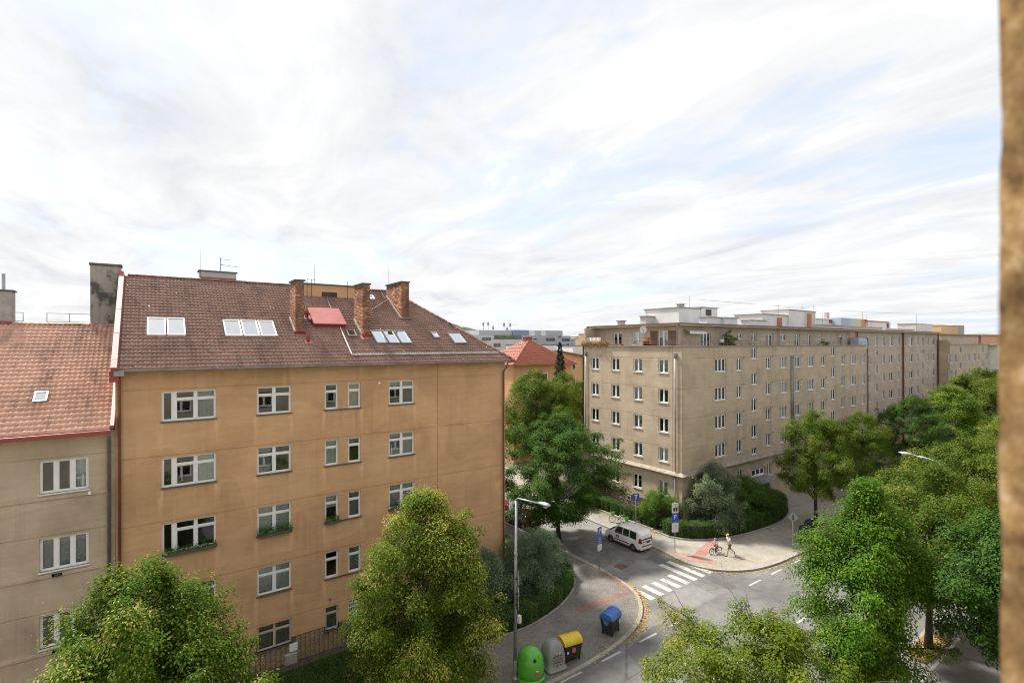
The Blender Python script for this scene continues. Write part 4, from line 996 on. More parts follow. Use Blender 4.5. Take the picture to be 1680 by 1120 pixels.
# downpipes, rust strips
for px, py in ((1109, 580),): 
    y_ = xp(px, py, XB).y
    MB().lathe([(0.05, 0), (0.17, 0.2), (0.18, 0.5)], 10, (XB-0.12, y_, 15.6)).build('rain_head', M['zinc'], B)
    MB().tube([(XB-0.12, y_, 15.7), (XB-0.12, y_, 5.1)], 0.06, 8).build('downpipe', M['zinc'], B, smooth=True)
    MB().tube([(XB-0.2, y_, 4.79), (XB-0.2, y_, 0.2)], 0.055, 8).build('downpipe', M['zinc'], B, smooth=True)
y_ = xp(962, 590, XB).y; MB().tube([(XB-0.12, y_, 15.8), (XB-0.12, y_, 5.1)], 0.06, 8).build('downpipe', M['zinc'], B, smooth=True)
MB().lathe([(0.05, 0), (0.16, 0.2), (0.17, 0.5)], 10, (XB-0.12, y_, 15.6)).build('rain_head', M['zinc'], B)
for px in (1297.5, 1300.5):
    x_ = yp(px, 600, YB).x; MB().tube([(x_, YB-0.1, 15.6), (x_, YB-0.1, 5.1)], 0.085, 8).build('downpipe', M['zinc'], B, smooth=True)
# terrace floor, parapet rim, set-back top floor
MB().box(XB+0.02, XB1, YB+0.2, YS+0.3, 16.30, 16.36).box(XB+0.2, XB+2.3, YS+0.3, YBack, 16.30, 16.36).build('terrace_floor', M['concrete'], B)
MB().add([(XB-0.12, YBack, ZP), (XB-0.12, YB-0.12, ZP), (XB1+0.1, YB-0.12, ZP), (XB1+0.1, YB+0.2, ZP), (XB+0.2, YB+0.2, ZP), (XB+0.2, YBack, ZP),
          (XB-0.12, YBack, ZP+0.07), (XB-0.12, YB-0.12, ZP+0.07), (XB1+0.1, YB-0.12, ZP+0.07), (XB1+0.1, YB+0.2, ZP+0.07), (XB+0.2, YB+0.2, ZP+0.07), (XB+0.2, YBack, ZP+0.07)],
         [(0,1,7,6),(1,2,8,7),(2,3,9,8),(4,10,9,3),(5,11,10,4),(6,7,10,11),(7,8,9,10),(0,5,4,1),(1,4,3,2)]).build('parapet_rim', plain('rim_sheet', (0.34, 0.29, 0.24), 0.6, var=0.3), B)
rail = MB()
for z in (ZP+0.32, ZP+0.55):
    rail.tube([(XB+0.08, YBack, z), (XB+0.08, YB+0.05, z), (XB1, YB+0.05, z)], 0.017, 6)
for i in range(34): rail.tube([(XB+0.08+i*1.25, YB+0.05, ZP+0.05), (XB+0.08+i*1.25, YB+0.05, ZP+0.56)], 0.016, 5)
for i in range(10): rail.tube([(XB+0.08, YB+0.05+i*1.3, ZP+0.05), (XB+0.08, YB+0.05+i*1.3, ZP+0.56)], 0.016, 5)
rail.build('terrace_railing', M['rust'], B)
XS = 41.75; ZPT = 18.75; BX2 = 119.2
def px_on(px, Y): return yp(px, 560, Y).x
# set-back floor: side wall
sideP = [(xp(983, 560, XS).y, xp(973, 560, XS).y)]
ph = []
for a, b, c, d in ((1006, 1020, 16.6, 18.2), (1038, 1054, 16.9, 18.25), (1080, 1096, 16.4, 18.3)):
    ua, ub = YBack-xp(a, 560, XS).y, YBack-xp(b, 560, XS).y; ph.append((ua, ub, c, d))
wall('penthouse_side_wall', (XS, YBack, 0), LU, LN, 0, YBack-YS, 16.36, ZPT, ph, M['wallB2'], B)
for ua, ub, c, d in ph: window(B, (XS, YBack-ua, c), math.radians(-90), 'two' if ub-ua < 1.9 else 'three', ub-ua, d-c, M['white'], M['sillwhite'], False, 'full', M['curtain'])
for px in (1073, 1103):
    y_ = xp(px, 560, XS).y; MB().box(XS-0.05, XS-0.004, y_-0.45, y_+0.45, 16.45, 18.28).build('shutter', plain('brown_shutter', (0.17, 0.10, 0.07), 0.7, var=0.2), B)
cF = []
for a, b, c, d, k in ((1150,1166,16.5,18.15,'three'),(1184.5,1193,16.4,18.15,'two'),(1210,1218,17.5,18.1,'two'),(1232.5,1242,16.5,18.1,'two'),(1256.5,1267.5,16.4,18.1,'two'),
                      (1281,1290,17.3,18.1,'two'),(1304,1312,16.5,18.1,'two'),(1325,1331,16.5,18.1,'two'),(1342.5,1348,17.5,18.1,'two'),(1360,1363.5,16.5,18.1,'two'),(1376,1383,16.5,18.1,'two'),(1392,1398,16.4,18.1,'two'),(1406.5,1414.5,16.9,18.1,'three')):
    cF.append((px_on(a, YS), px_on(b, YS), c, d, k))
wall('penthouse_wall', (0, YS, 0), FX, FY, XS, XB1+0.0, 16.36, ZPT, [c[:4] for c in cF if c[1] < XB1], M['wallB2'], B)
for a, b, c, d, k in cF:
    if b < XB1: cu, cm = rand_curtain(); window(B, (a, YS, c), 0, k, b-a, d-c, M['white'], M['sillwhite'], False, cu, cm)
interior(B, (0, YS, 0), FX, FY, XS+0.3, XB1-0.3, [16.37, 18.7])
interior(B, (XS, YBack, 0), LU, LN, 0.1, YBack-YS-3.6, [16.37, 18.7])
MB().box(XS-0.85, XB1, YS-0.85, YBack+0.3, ZPT+0.002, ZPT+0.16).build('roof_slab', M['wallB2'], B)
MB().box(XS-0.92, XB1, YS-0.92, YBack+0.37, ZPT+0.163, ZPT+0.25).build('roof_edge', plain('roof_felt', (0.12, 0.105, 0.095), 0.8, var=0.3), B)
MB().box(XS-1.02, XS-0.85, YS-1.02, YS-0.85, ZPT-0.1, ZPT+0.2).build('rain_head', M['redmetal'], B)
MB().tube([(XS-0.9, YS-0.9, ZPT-0.1), (XS-0.35, YS-0.35, ZPT-0.5), (XS-0.3, YS-0.3, 16.4)], 0.06, 8).build('downpipe', M['zinc'], B, smooth=True)
MB().box(XS-1.02, XS-0.85, YBack+0.2, YBack+0.4, ZPT-0.1, ZPT+0.2).build('rain_head', M['redmetal'], B)
for px in (1276,): x_ = px_on(px, YS); MB().tube([(x_, YS-0.2, ZPT), (x_, YS-0.2, 16.4)], 0.07, 8).build('downpipe', M['zinc'], B)
x_ = px_on(1404, YS); MB().tube([(x_, YS-0.2, ZPT+0.1), (x_, YS-0.2, 16.4)], 0.10, 8).build('downpipe', M['redmetal'], B)
MB().box(XB, XB+0.25, YBack-0.2, YBack, 0, ZP).box(XB+0.25, XB1, YBack-0.2, YBack, 0, ZPT).build('back_wall', M['wallB'], B)
# white boxes on the roof
M['roofwhite'] = plain('white_roof_render', (0.74, 0.73, 0.71), 0.8, var=0.10, scale=0.8)
M['roofpale'] = plain('pale_roof_render', (0.60, 0.56, 0.53), 0.8, var=0.12)  # duller pale render, a little darker than the white one
ZR = ZPT + 0.25
def roofbox(parent, x0, x1, ytop, Y, dep, mat, name='roof_box', capm=True, doorpx=None, doormat=None, winpx=None):
    a, b = yp(x0, ytop, Y), yp(x1, ytop, Y); zt = a.z; o = MB().box(a.x, b.x, Y, Y+dep, ZR-0.3, zt).build(name, mat, parent)
    if capm: MB().box(a.x-0.12, b.x+0.12, Y-0.12, Y+dep+0.12, zt+0.002, zt+0.10).build('box_cap', M['concrete'], o)
    if doorpx:
        p, q = yp(doorpx[0], 530, Y), yp(doorpx[1], 530, Y); MB().box(p.x, q.x, Y-0.05, Y-0.003, ZR-0.1, zt-0.35).build('box_door', doormat, o)
    if winpx:
        p, q = yp(winpx[0], winpx[2], Y), yp(winpx[1], winpx[3], Y); MB().box(p.x, q.x, Y-0.03, Y-0.003, q.z, p.z).build('box_window', M['darkmetal'], o)
    return o
M['orangedoor'] = plain('orange_door', (0.42, 0.17, 0.06), 0.6, var=0.1)
roofbox(B, 1060, 1096, 519.5, 40.0, 0.9, M['roofpale'])
roofbox(B, 1114, 1150, 505, 36.5, 5, M['roofwhite'], 'lift_house')
roofbox(B, 1150.3, 1177, 505, 36.4, 5.1, M['roofwhite'], 'lift_house', True, None, None, (1158, 1167, 508, 518.5))
roofbox(B, 1160, 1188, 521, 34.0, 1.0, M['roofwhite']); roofbox(B, 1189, 1210, 522, 33.6, 1.0, M['roofwhite']); roofbox(B, 1229, 1257, 526, 33.4, 1.0, M['roofwhite'])
roofbox(B, 1251, 1294, 516, 36.0, 4, M['roofwhite'], 'lift_house', True, (1274.5, 1282.5), M['orangedoor'])
roofbox(B, 1294.3, 1319, 509, 35.8, 4, M['roofwhite'], 'lift_house')
roofbox(B, 1319.3, 1338, 511, 35.9, 4, M['roofpale'], 'lift_house', True, (1324, 1331), M['orangedoor'])
roofbox(B, 1344, 1385, 534, 32.6, 1.0, M['roofpale'])
roofbox(B, 1018, 1026, 527, 42.0, 0.5, M['roofpale']); roofbox(B, 1116, 1123, 499.5, 38.0, 0.5, M['concrete'])
for px, yt, Y in ((1131, 486, 38), (1277, 497, 36.5), (1316, 500, 37), (1335, 500, 37)):
    p = yp(px, yt, Y); rod(B, (p.x, Y, ZR), p.z-ZR, 0.03)
# awning, planter wall, glass screens of the terrace
p = px_on(1121, YS); q = px_on(1148, YS)
MB().add([(p, YS-0.02, 18.45), (q, YS-0.02, 18.45), (q, YS-0.75, 18.2), (p, YS-0.75, 18.2), (p, YS-0.75, 18.0), (q, YS-0.75, 18.0)], [(0,3,2,1), (3,4,5,2)]).build('awning', plain('cream_awning', (0.62, 0.58, 0.52), 0.9, var=0.08), B)
for k in range(8): MB().box(p+(q-p)*k/8+0.02, p+(q-p)*(k+1)/8-0.02, YS-0.762, YS-0.751, 17.97, 18.12).build('valance_flap', M['curtain'], B)
MB().box(px_on(1238,YB)-0, px_on(1262,YB), YB+0.3, YB+0.7, 16.8, 17.25).build('terrace_wall', M['wallB2'], B)
# ------------------------------------------------------------------ further blocks along the avenue
B2 = thing('apartment_building', (100, 36, 0), 'pale beige block with dark red downpipes past the terrace block', 'building')
def cols_on(l, Y): return [(yp(a, 600, Y).x, yp(b, 600, Y).x, k) for a, b, k in l]
c2 = cols_on([(1424,1428,'two'),(1447,1451.5,'two'),(1459,1465.5,'three'),(1472,1476,'two'),(1481.5,1485.5,'two'),(1492,1498,'three'),(1503.5,1507,'two'),(1521,1524,'two'),(1529,1533.5,'two')], YS)
s2 = cols_on([(1436,1440,'two'),(1512,1515.5,'two')], YS)
rows2 = [(16.55, 18.05), (13.75, 15.15), (10.95, 12.35), (8.15, 9.55), (5.35, 6.75), (2.5, 3.9)]
rst2 = [(15.0, 15.8), (12.3, 13.6), (9.5, 10.8), (6.7, 8.0), (3.9, 5.2)]
h2 = [(a, b, c, d) for a, b, k in c2 for c, d in rows2] + [(a, b, c, d) for a, b, k in s2 for c, d in rst2] + [(a, b, *rows2[0]) for a, b, k in s2]
wall('wall', (0, YS, 0), FX, FY, XB1+0.02, BX2, 0, ZPT, h2, M['wallB2'], B2, [], [], 0.16)
interior(B2, (0, YS, 0), FX, FY, XB1+0.3, BX2-0.3, [0.3, 2.1, 4.9, 7.7, 10.5, 13.3, 16.1, 18.7])
for a, b, c, d in h2:
    cu, cm = rand_curtain(); window(B2, (a, YS, c), 0, 'three' if b-a > 1.9 else 'two', b-a, d-c, M['white'], M['sillwhite'], False, cu, cm)
MB().box(XB1+0.01, BX2+0.1, YS-0.55, YBack, ZPT+0.002, ZPT+0.2).build('roof_slab', M['wallB2'], B2)
MB().box(XB1+0.01, BX2+0.15, YS-0.62, YBack, ZPT+0.203, ZPT+0.29).build('roof_edge', plain('dark_red_edge', (0.17, 0.075, 0.065), 0.7, var=0.2), B2)
for px in (1480, 1537.2): x_ = px_on(px, YS); MB().tube([(x_, YS-0.18, ZPT), (x_, YS-0.18, 0.3)], 0.13 if px < 1500 else 0.10, 8).build('downpipe', plain('maroon_downpipe', (0.16, 0.03, 0.03), 0.5, var=0.15), B2)
x_ = px_on(1422.5, YS); MB().tube([(x_, YS-0.12, 16.2), (x_, YS-0.12, 0.3)], 0.09, 8).build('downpipe', M['zinc'], B2)
MB().box(XB1, XB1+0.2, YBack-0.2, YBack, 0, ZPT).box(BX2-0.2, BX2, YS+0.2, YBack, 0, ZPT).build('end_wall', M['wallB2'], B2)
ZR = ZPT + 0.29
roofbox(B2, 1338.5, 1376, 524, 52, 4, M['roofwhite'], 'lift_house', True, None, None, (1371, 1376, 525, 531))
o = roofbox(B2, 1357, 1361, 513, 54, 0.6, plain('pink_flue', (0.55, 0.42, 0.40), 0.8), 'flue', False)
q = yp(1360, 525, 52); q2 = yp(1367, 531, 52); MB().box(q.x, q2.x, 51.95, 51.997, q2.z, q.z).build('red_panel', M['redmetal'], B2)
# painted wall in blue, pale green, yellow and orange
m_, nt_, b_ = newmat('rainbow_paint'); tcn = nd(nt_, 'ShaderNodeNewGeometry'); sp = nd(nt_, 'ShaderNodeSeparateXYZ'); nt_.links.new(tcn.outputs['Position'], sp.inputs[0])
pa, pb = yp(1380, 522, 50), yp(1423, 528, 50); mr = nd(nt_, 'ShaderNodeMapRange'); mr.inputs[1].default_value = pa.x; mr.inputs[2].default_value = pb.x; nt_.links.new(sp.outputs[0], mr.inputs[0])
nt_.links.new(ramp(nt_, mr.outputs[0], [(0, (0.42, 0.50, 0.58)), (0.25, (0.38, 0.50, 0.62)), (0.45, (0.56, 0.62, 0.55)), (0.72, (0.66, 0.60, 0.36)), (0.78, (0.58, 0.36, 0.14)), (1, (0.56, 0.33, 0.13))]), b_.inputs['Base Color']); b_.inputs['Roughness'].default_value = 0.8
MB().box(pa.x, pb.x, 50, 53, 18.5, pa.z).build('painted_roof_house', m_, B2)
roofbox(B2, 1424, 1454, 528, 49.5, 4, M['roofwhite'], 'lift_house', False); p = yp(1424, 528, 49.5); q = yp(1454, 528, 49.5)
MB().box(p.x-0.2, q.x+1.4, 49.3, 53.6, p.z+0.003, p.z+0.2).build('red_cap', M['redmetal'], B2)
roofbox(B2, 1454.3, 1461, 530, 49.6, 4, M['roofpale'], 'lift_house', False, None, None, (1455, 1458, 531.5, 539))
roofbox(B2, 1388, 1420, 537, 36, 1, M['roofwhite']); roofbox(B2, 1425, 1447, 538, 36, 1, M['roofwhite']); roofbox(B2, 1463, 1500, 541, 38, 1, M['roofwhite'])
roofbox(B2, 1503, 1530, 532, 46, 4, M['roofpale'], 'lift_house')
for px, yt, Y in ((1349, 515, 50), (1415, 513, 52), (1421, 518, 52), (1504, 515, 46)): p = yp(px, yt, Y); rod(B2, (p.x, Y, ZR), p.z-ZR, 0.05)

B3 = thing('apartment_building', (134, 36, 0), 'small-windowed beige block standing forward past the maroon downpipe', 'building')
YB3 = 29.1; X30, X31 = BX2+0.3, 148.6
c3 = cols_on([(1558,1562.5,'two'),(1566,1570,'two'),(1581.5,1585,'two'),(1588,1591.5,'two'),(1596.5,1600.5,'two'),(1604,1607,'two'),(1616.5,1620,'two')], YB3)
s3 = cols_on([(1573.5,1578,'two'),(1610,1613.5,'two')], YB3)
rows3 = [(13.35, 14.95), (10.4, 12.0), (7.5, 9.1), (4.6, 6.2)]; rs3 = [(15.0, 16.35), (12.0, 13.3), (9.0, 10.3), (6.0, 7.3)]
h3 = [(a, b, c, d) for a, b, k in c3 for c, d in rows3] + [(a, b, c, d) for a, b, k in s3 for c, d in rs3]
wall('wall', (0, YB3, 0), FX, FY, X30, X31, 0, 16.75, h3, M['wallB'], B3, [], [], 0.15)
interior(B3, (0, YB3, 0), FX, FY, X30+0.3, X31-0.3, [0.3, 4.0, 7.0, 10.0, 13.0, 16.4])
for a, b, c, d in h3: cu, cm = rand_curtain(); window(B3, (a, YB3, c), 0, 'two', b-a, d-c, M['white'], M['sillwhite'], False, cu, cm)
MB().box(X30, X30+0.2, YB3+0.001, YS+4, 0, 17.6).build('side_wall', M['wallB'], B3)
MB().box(X30+0.2, X31, YB3+0.2, YBack, 16.4, 16.5).box(X30-0.1, X31, YB3-0.15, YB3+0.16, 16.76, 16.86).build('terrace_floor', M['concrete'], B3)
MB().box(X30+2, X31, YB3+2.2, YBack, 16.5, 18.6).build('penthouse', M['wallB2'], B3)
MB().box(X30+1.6, X31+0.3, YB3+1.8, YBack, 18.602, 18.8).build('roof_slab', M['rust'], B3)
ZR = 18.8
M['apricot'] = plain('apricot_render', (0.62, 0.40, 0.20), 0.8, var=0.08); M['peach'] = plain('peach_render', (0.58, 0.36, 0.21), 0.8, var=0.08)
roofbox(B3, 1544, 1572, 534.5, 47, 5, M['apricot'], 'lift_house')
roofbox(B3, 1572.3, 1582, 534.5, 47.5, 4, M['concrete'], 'flue', False)
FB = thing('apartment_building', (175, 36, 0), 'white-gabled far block with planted roof at the end of the row', 'building')
p = yp(1622, 566, 29); MB().box(p.x+1, 190, 27.8, 44, 0, 16.6).build('wall', M['roofwhite'], FB)
MB().box(p.x, 192, 27.6, 44.2, 16.602, 16.9).build('roof_slab', M['peach'], FB)
MB().box(p.x+4, 188, 31, 44, 16.9, 18.7).build('top_floor', M['peach'], FB)
MB().box(p.x+3, 189, 30.5, 44.3, 18.702, 19.0).build('roof_edge', M['concrete'], FB)
for i in range(4): MB().box(p.x+3+5*i, p.x+4.4+5*i, 27.77, 27.797, 13.2, 14.8).build('window', M['glass'], FB)
# overhead wire between roofs
wr = MB(); pts = []
for i in range(25):
    t = i/24; a = yp(1148, 492, 45); b = yp(1640, 510, 45); q = a.lerp(b, t); q.z -= 1.6*math.sin(math.pi*t); pts.append(q)
tag(wr.tube(pts, 0.02, 4).build('overhead_wire', M['darkmetal']), 'thin wire slung over the roofs of the beige blocks', 'wire')

# ------------------------------------------------------------------ the building the photograph is taken from
CB = thing('apartment_building', (10, -3, 0), 'coarse brown rendered wall close at the right edge of the view', 'building')
JX, JY = 0.494, 0.086
rowsN = [(z, z+1.45) for z in (1.3, 4.4, 7.5, 10.6, 13.2)]
colsN = [(x, x+1.6) for x in np.arange(-38, 60, 3.6).tolist()]
hn = [(a, b, c, d) for a, b in colsN for c, d in rowsN] + [(a, b, 16.05, 17.85) for a, b in colsN if b < -1.6 or a > 2.2] + [(-1.15, JX, 16.05, 17.9)]
wall('wall', (0, JY, 0), (-1,0,0), (0,1,0), -60, 40, 0, 20.5, [(-b, -a, c, d) for a, b, c, d in hn], M['wallopp'], CB, [], [], 0.22)
for a, b, c, d in hn:
    if (a, b) == (-1.15, JX): continue
    window(CB, (b, JY, c), math.radians(180), 'cross', b-a, d-c, M['white'], M['sillwhite'], False, 'full', M['curtain2'])
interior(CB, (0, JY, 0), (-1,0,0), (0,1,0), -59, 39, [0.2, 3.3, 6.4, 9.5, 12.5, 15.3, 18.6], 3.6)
MB().box(-40, 60, -12, -3.7, 0, 20.4).build('rear_block', M['wallcam'], CB)
MB().box(-40.5, 60.5, -12.5, JY+0.4, 20.502, 20.75).build('roof_slab', M['rust'], CB)
m_, nt_, b_ = newmat('coarse_reveal_render')
c1_ = ramp(nt_, noise(nt_, coords(nt_, (1, 1, 0.8)), 60, 5, 0.7), [(0.34, (0.17, 0.10, 0.048)), (0.44, (0.32, 0.195, 0.085)), (0.54, (0.42, 0.265, 0.12)), (0.66, (0.60, 0.43, 0.25))])
c2_ = ramp(nt_, noise(nt_, coords(nt_), 14, 3, 0.5), [(0.35, g3(0.6)), (0.62, g3(1.2))]); nt_.links.new(mixc(nt_, 1.0, c1_, c2_, 'MULTIPLY'), b_.inputs['Base Color']); b_.inputs['Roughness'].default_value = 0.95; b_.inputs['Specular IOR Level'].default_value = 0.1; M['reveal'] = m_
# coarse relief of the render right beside the camera: a lumpy reveal surface
rr = np.random.default_rng(3); ny, nz = 10, 150; ys = np.linspace(JY+0.004, JY-0.20, ny); zs_ = np.linspace(16.2, 17.8, nz)
g = rr.normal(0, 1, (nz+20, ny+20)); ker = lambda A_, k: sum(np.roll(np.roll(A_, i, 0), j, 1) for i in range(-k, k+1) for j in range(-k, k+1))/((2*k+1)**2)
hgt_ = (ker(g, 1)*0.004 + ker(g, 3)*0.012)[:nz, :ny]
V = [(JX - 0.020 + hgt_[j, i]*1.0 - (0.0 if i else -0.006), ys[i] + (hgt_[j, 0]*0.5 if i == 0 else 0), zs_[j]) for j in range(nz) for i in range(ny)]
Fq = [(j*ny+i, j*ny+i+1, (j+1)*ny+i+1, (j+1)*ny+i) for j in range(nz-1) for i in range(ny-1)]
link_mesh('reveal_render', np_mesh('reveal_render', V, Fq, M['reveal'], None, True), CB)

# ------------------------------------------------------------------ houses and blocks far behind
def far_window_rows(parent, x0, x1, Y, z0, dz, rows, w, h, gap, mat, frame=None):
    n = int((x1-x0)/(w+gap))
    for r in range(rows):
        for i in range(n):
            a = x0 + gap/2 + i*(w+gap); o = MB().box(a, a+w, Y-0.06, Y-0.004, z0+r*dz, z0+r*dz+h).build('window', frame or M['white'], parent)
            MB().box(a+0.1, a+w-0.1, Y-0.075, Y-0.062, z0+r*dz+0.1, z0+r*dz+h-0.1).build('pane', mat, o)
M['paneD'] = plain('far_dark_pane', (0.07, 0.075, 0.085), 0.15, var=0.2)
# hip-roofed house
OH = thing('house', (47, 60, 0), 'tan house with bright orange hipped tile roof behind the trees', 'house')
Yo = 58.0; a = yp(841, 600, Yo); b = yp(945, 600, Yo); ze = 14.0
MB().box(a.x+0.5, b.x-0.2, Yo+0.5, Yo+9.5, 0, ze).build('wall', M['wallA'], OH)
far_window_rows(OH, a.x+1, b.x-1, Yo+0.5, 2.0, 3.1, 4, 1.2, 1.4, 2.2, M['paneD'])
xm_ = (a.x+b.x)/2+0.3; zr_ = 17.6
E1, E2, E3, E4 = (a.x, Yo, ze), (b.x, Yo, ze), (b.x, Yo+10, ze), (a.x, Yo+10, ze); R1, R2 = (xm_, Yo+4.6, zr_), (xm_+1.0, Yo+5.4, zr_)
MB().add([E1, E2, E3, E4, R1, R2], [(0,1,4),(1,2,5,4),(2,3,5),(3,0,4,5),(3,2,1,0)]).build('roof_deck', plain('orange_deck', (0.40, 0.11, 0.06), 0.8, var=0.15), OH)
s1 = Vector((0, 4.6, zr_-ze)); wd = b.x-a.x
tile_field('front_roof_tiles', E1, FX, s1, wd, s1.length, 0.45, 0.42, M['tileD'], OH, 41, lambda u, v: (xm_-a.x)*v/s1.length < u < wd-(b.x-xm_)*v/s1.length, 0.03, 0.05)
s2_ = Vector((xm_-a.x, 0, zr_-ze))
tile_field('left_roof_tiles', E4, (0,-1,0), s2_, 10.0, s2_.length, 0.45, 0.42, M['tileD'], OH, 42, lambda u, v: 4.6*v/s2_.length < u < 10-5.2*v/s2_.length, 0.03, 0.05)
cap_row('hip_caps', E1, R1, 0.2, 14, M['tileD'], OH, 3); cap_row('hip_caps', E2, R1, 0.2, 14, M['tileD'], OH, 4)
MB().box(a.x-0.05, b.x+0.05, Yo-0.12, Yo-0.02, ze-0.12, ze+0.02).build('gutter', M['rust'], OH)
ck = MB().box(xm_-0.5, xm_+0.7, Yo+4.6, Yo+5.4, 17.0, 18.0).build('chimney', M['redmetal'], OH); MB().box(xm_-0.55, xm_+0.75, Yo+4.5, Yo+5.5, 18.003, 18.1).build('chimney_cap', M['redmetal'], ck)
# white and tan rear buildings
WH = thing('building', (60, 80, 0), 'white stepped parapet building behind the orange roof', 'building')
for x0, x1, yt, Y, d in ((876, 926, 566.5, 82, 10), (926.4, 948, 571, 80, 8), (940, 975, 567.5, 76, 5)):
    p, q = yp(x0, yt, Y), yp(x1, yt, Y); o = MB().box(p.x, q.x, Y, Y+d, 0, p.z).build('wall', M['roofwhite'], WH); MB().box(p.x-0.1, q.x+0.1, Y-0.1, Y+d, p.z+0.003, p.z+0.12).build('parapet_cap', M['darkmetal'], o)
TB = thing('building', (66, 72, 0), 'tan building with lean-to tiled roof beside the spruce', 'building')
p, q = yp(918, 585, 70), yp(962, 585, 70)
MB().add([(p.x,70,0),(q.x,70,0),(q.x,78,0),(p.x,78,0),(p.x,70,yp(918,577,70).z),(q.x,70,yp(962,586,70).z),(q.x,78,yp(962,586,70).z),(p.x,78,yp(918,577,70).z)], [(0,3,2,1),(4,5,6,7),(0,1,5,4),(1,2,6,5),(2,3,7,6),(3,0,4,7)]).build('wall', M['wallA'], TB)
far_window_rows(TB, p.x+2, q.x-0.5, 70, 12.2, -3.2, 3, 0.9, 1.6, 2.0, M['paneD'])
zz1, zz2 = yp(918,577,70).z, yp(962,586,70).z
MB().add([(p.x-0.3,69.4,zz1+0.05),(q.x+0.3,69.4,zz2+0.0),(q.x+0.3,78,zz2+0.0),(p.x-0.3,78,zz1+0.05),(p.x-0.3,69.4,zz1+0.25),(q.x+0.3,69.4,zz2+0.2),(q.x+0.3,78,zz2+0.2),(p.x-0.3,78,zz1+0.25)], [(0,3,2,1),(4,5,6,7),(0,1,5,4),(1,2,6,5),(2,3,7,6),(3,0,4,7)]).build('roof', M['rust'], TB)
GWm = plain('grey_panel', (0.40, 0.41, 0.42), 0.8, var=0.08, scale=0.3); GLm = plain('pale_panel', (0.62, 0.61, 0.59), 0.8, var=0.08, scale=0.3)
GR = thing('apartment_building', (95, 150, 0), 'grey modernist block with long dark window bands far behind', 'building')
YG = 150.0
def gseg(x0, x1, yt, Y, mat, nm='wall', d=12, zb=0): p, q = yp(x0, yt, Y), yp(x1, yt, Y); return MB().box(p.x, q.x, Y, Y+d, zb, p.z).build(nm, mat, GR), p, q
gseg(770, 936, 549, YG, GWm); gseg(770, 866, 556.5, YG-3, GLm); gseg(786, 840, 541, YG+3, GWm, 'roof_house'); gseg(843, 868, 541, YG+2, plain('blue_grey_glass', (0.20, 0.26, 0.36), 0.3), 'roof_house'); gseg(877, 888, 542, YG+2, GWm, 'roof_house'); gseg(895, 923, 542, YG+2, GWm, 'roof_house')
gseg(866.5, 880, 557, YG-2.5, GWm, 'stair_tower')
def gwin(x0, x1, y0, y1, Y, mat=M['paneD'], n=1):
    for i in range(n):
        xa, xb = x0+(x1-x0)*i/n, x0+(x1-x0)*(i+0.86)/n
        p, q = yp(xa, y0, Y), yp(xb, y1, Y); o = MB().box(p.x, q.x, Y-0.08, Y-0.005, q.z, p.z).build('window', mat, GR)
brown_ = plain('brown_pane', (0.16, 0.10, 0.09), 0.3, var=0.2)
gwin(811, 863, 549.5, 556, YG-0.2, plain('green_balcony', (0.12, 0.13, 0.07), 0.8, var=0.5, scale=0.5)); gwin(791, 806, 553, 558.5, YG-3, brown_, 3); gwin(810, 822, 563, 569, YG-3, brown_, 2); gwin(823, 850, 563, 569, YG-3, M['roofpale'], 3); gwin(851, 865, 565, 569, YG-3, brown_, 2)
gwin(851, 858, 575, 580, YG-3, M['roofpale']); gwin(775, 788, 554, 558, YG-3, M['roofpale'], 2); gwin(875, 881, 555, 563, YG, M['darkmetal']); gwin(896, 911, 554.5, 559.5, YG, M['paneD'], 3); gwin(922, 935, 555, 560, YG, M['paneD'], 3); gwin(929, 934, 564, 569, YG, M['paneD'], 2); gwin(916, 921, 551, 554, YG, brown_); gwin(883, 894, 554, 556, YG, plain('yellow_strip', (0.5, 0.48, 0.3), 0.8), 2)
for px, yt in ((793, 528), (801, 527.5), (827, 529), (837, 529.5), (832, 536), (809, 534)):
    p = yp(px, yt, YG+5); m = MB().tube([(p.x, YG+5, 20), (p.x, YG+5, p.z)], 0.09, 5)
    m.box(p.x-0.35, p.x+0.35, YG+4.9, YG+5.1, p.z-1.4, p.z-0.2); m.build('aerial_mast', M['zinc'], GR)
# far town: small blocks on the slope behind
rf = random.Random(12); tones = [GLm, GWm, M['roofwhite'], M['wallB2'], M['peach']]
kinds = ['pale far block', 'grey far block', 'white far block', 'beige far block', 'peach far block']
spots = [(752,770,557,420),(932,944,556,360),(944,953,553,520),(953,962,555,470),(966,976,548,300),(977,984,551,340),(962,969,553,560)]
for i, (x0, x1, yt, Y) in enumerate(spots):
    p, q = yp(x0, yt, Y), yp(x1, yt, Y); k = i % 5
    t = thing('far_block', (p.x, Y, 0), kinds[k] + (' with flat roof beyond the grey modernist block' if x0 > 900 else ' just above the brown hip roof'), 'building', 'far blocks of the town')
    if i == 5: t['label'] = 'pale narrow far block left of the terrace awning corner'
    if i == 6: t['label'] = 'grey slim far block on the wooded slope'
    MB().box(p.x, q.x, Y, Y+12, 0, p.z).build('wall', tones[k], t); far_window_rows(t, p.x+0.5, q.x-0.5, Y, p.z-2.6, -3.0, 2, 1.8, 1.5, 1.2, M['paneD'])
    MB().box(p.x-0.2, q.x+0.2, Y-0.2, Y+12, p.z+0.004, p.z+0.4).build('roof_edge', M['concrete'], t)
rh = np.random.default_rng(9)
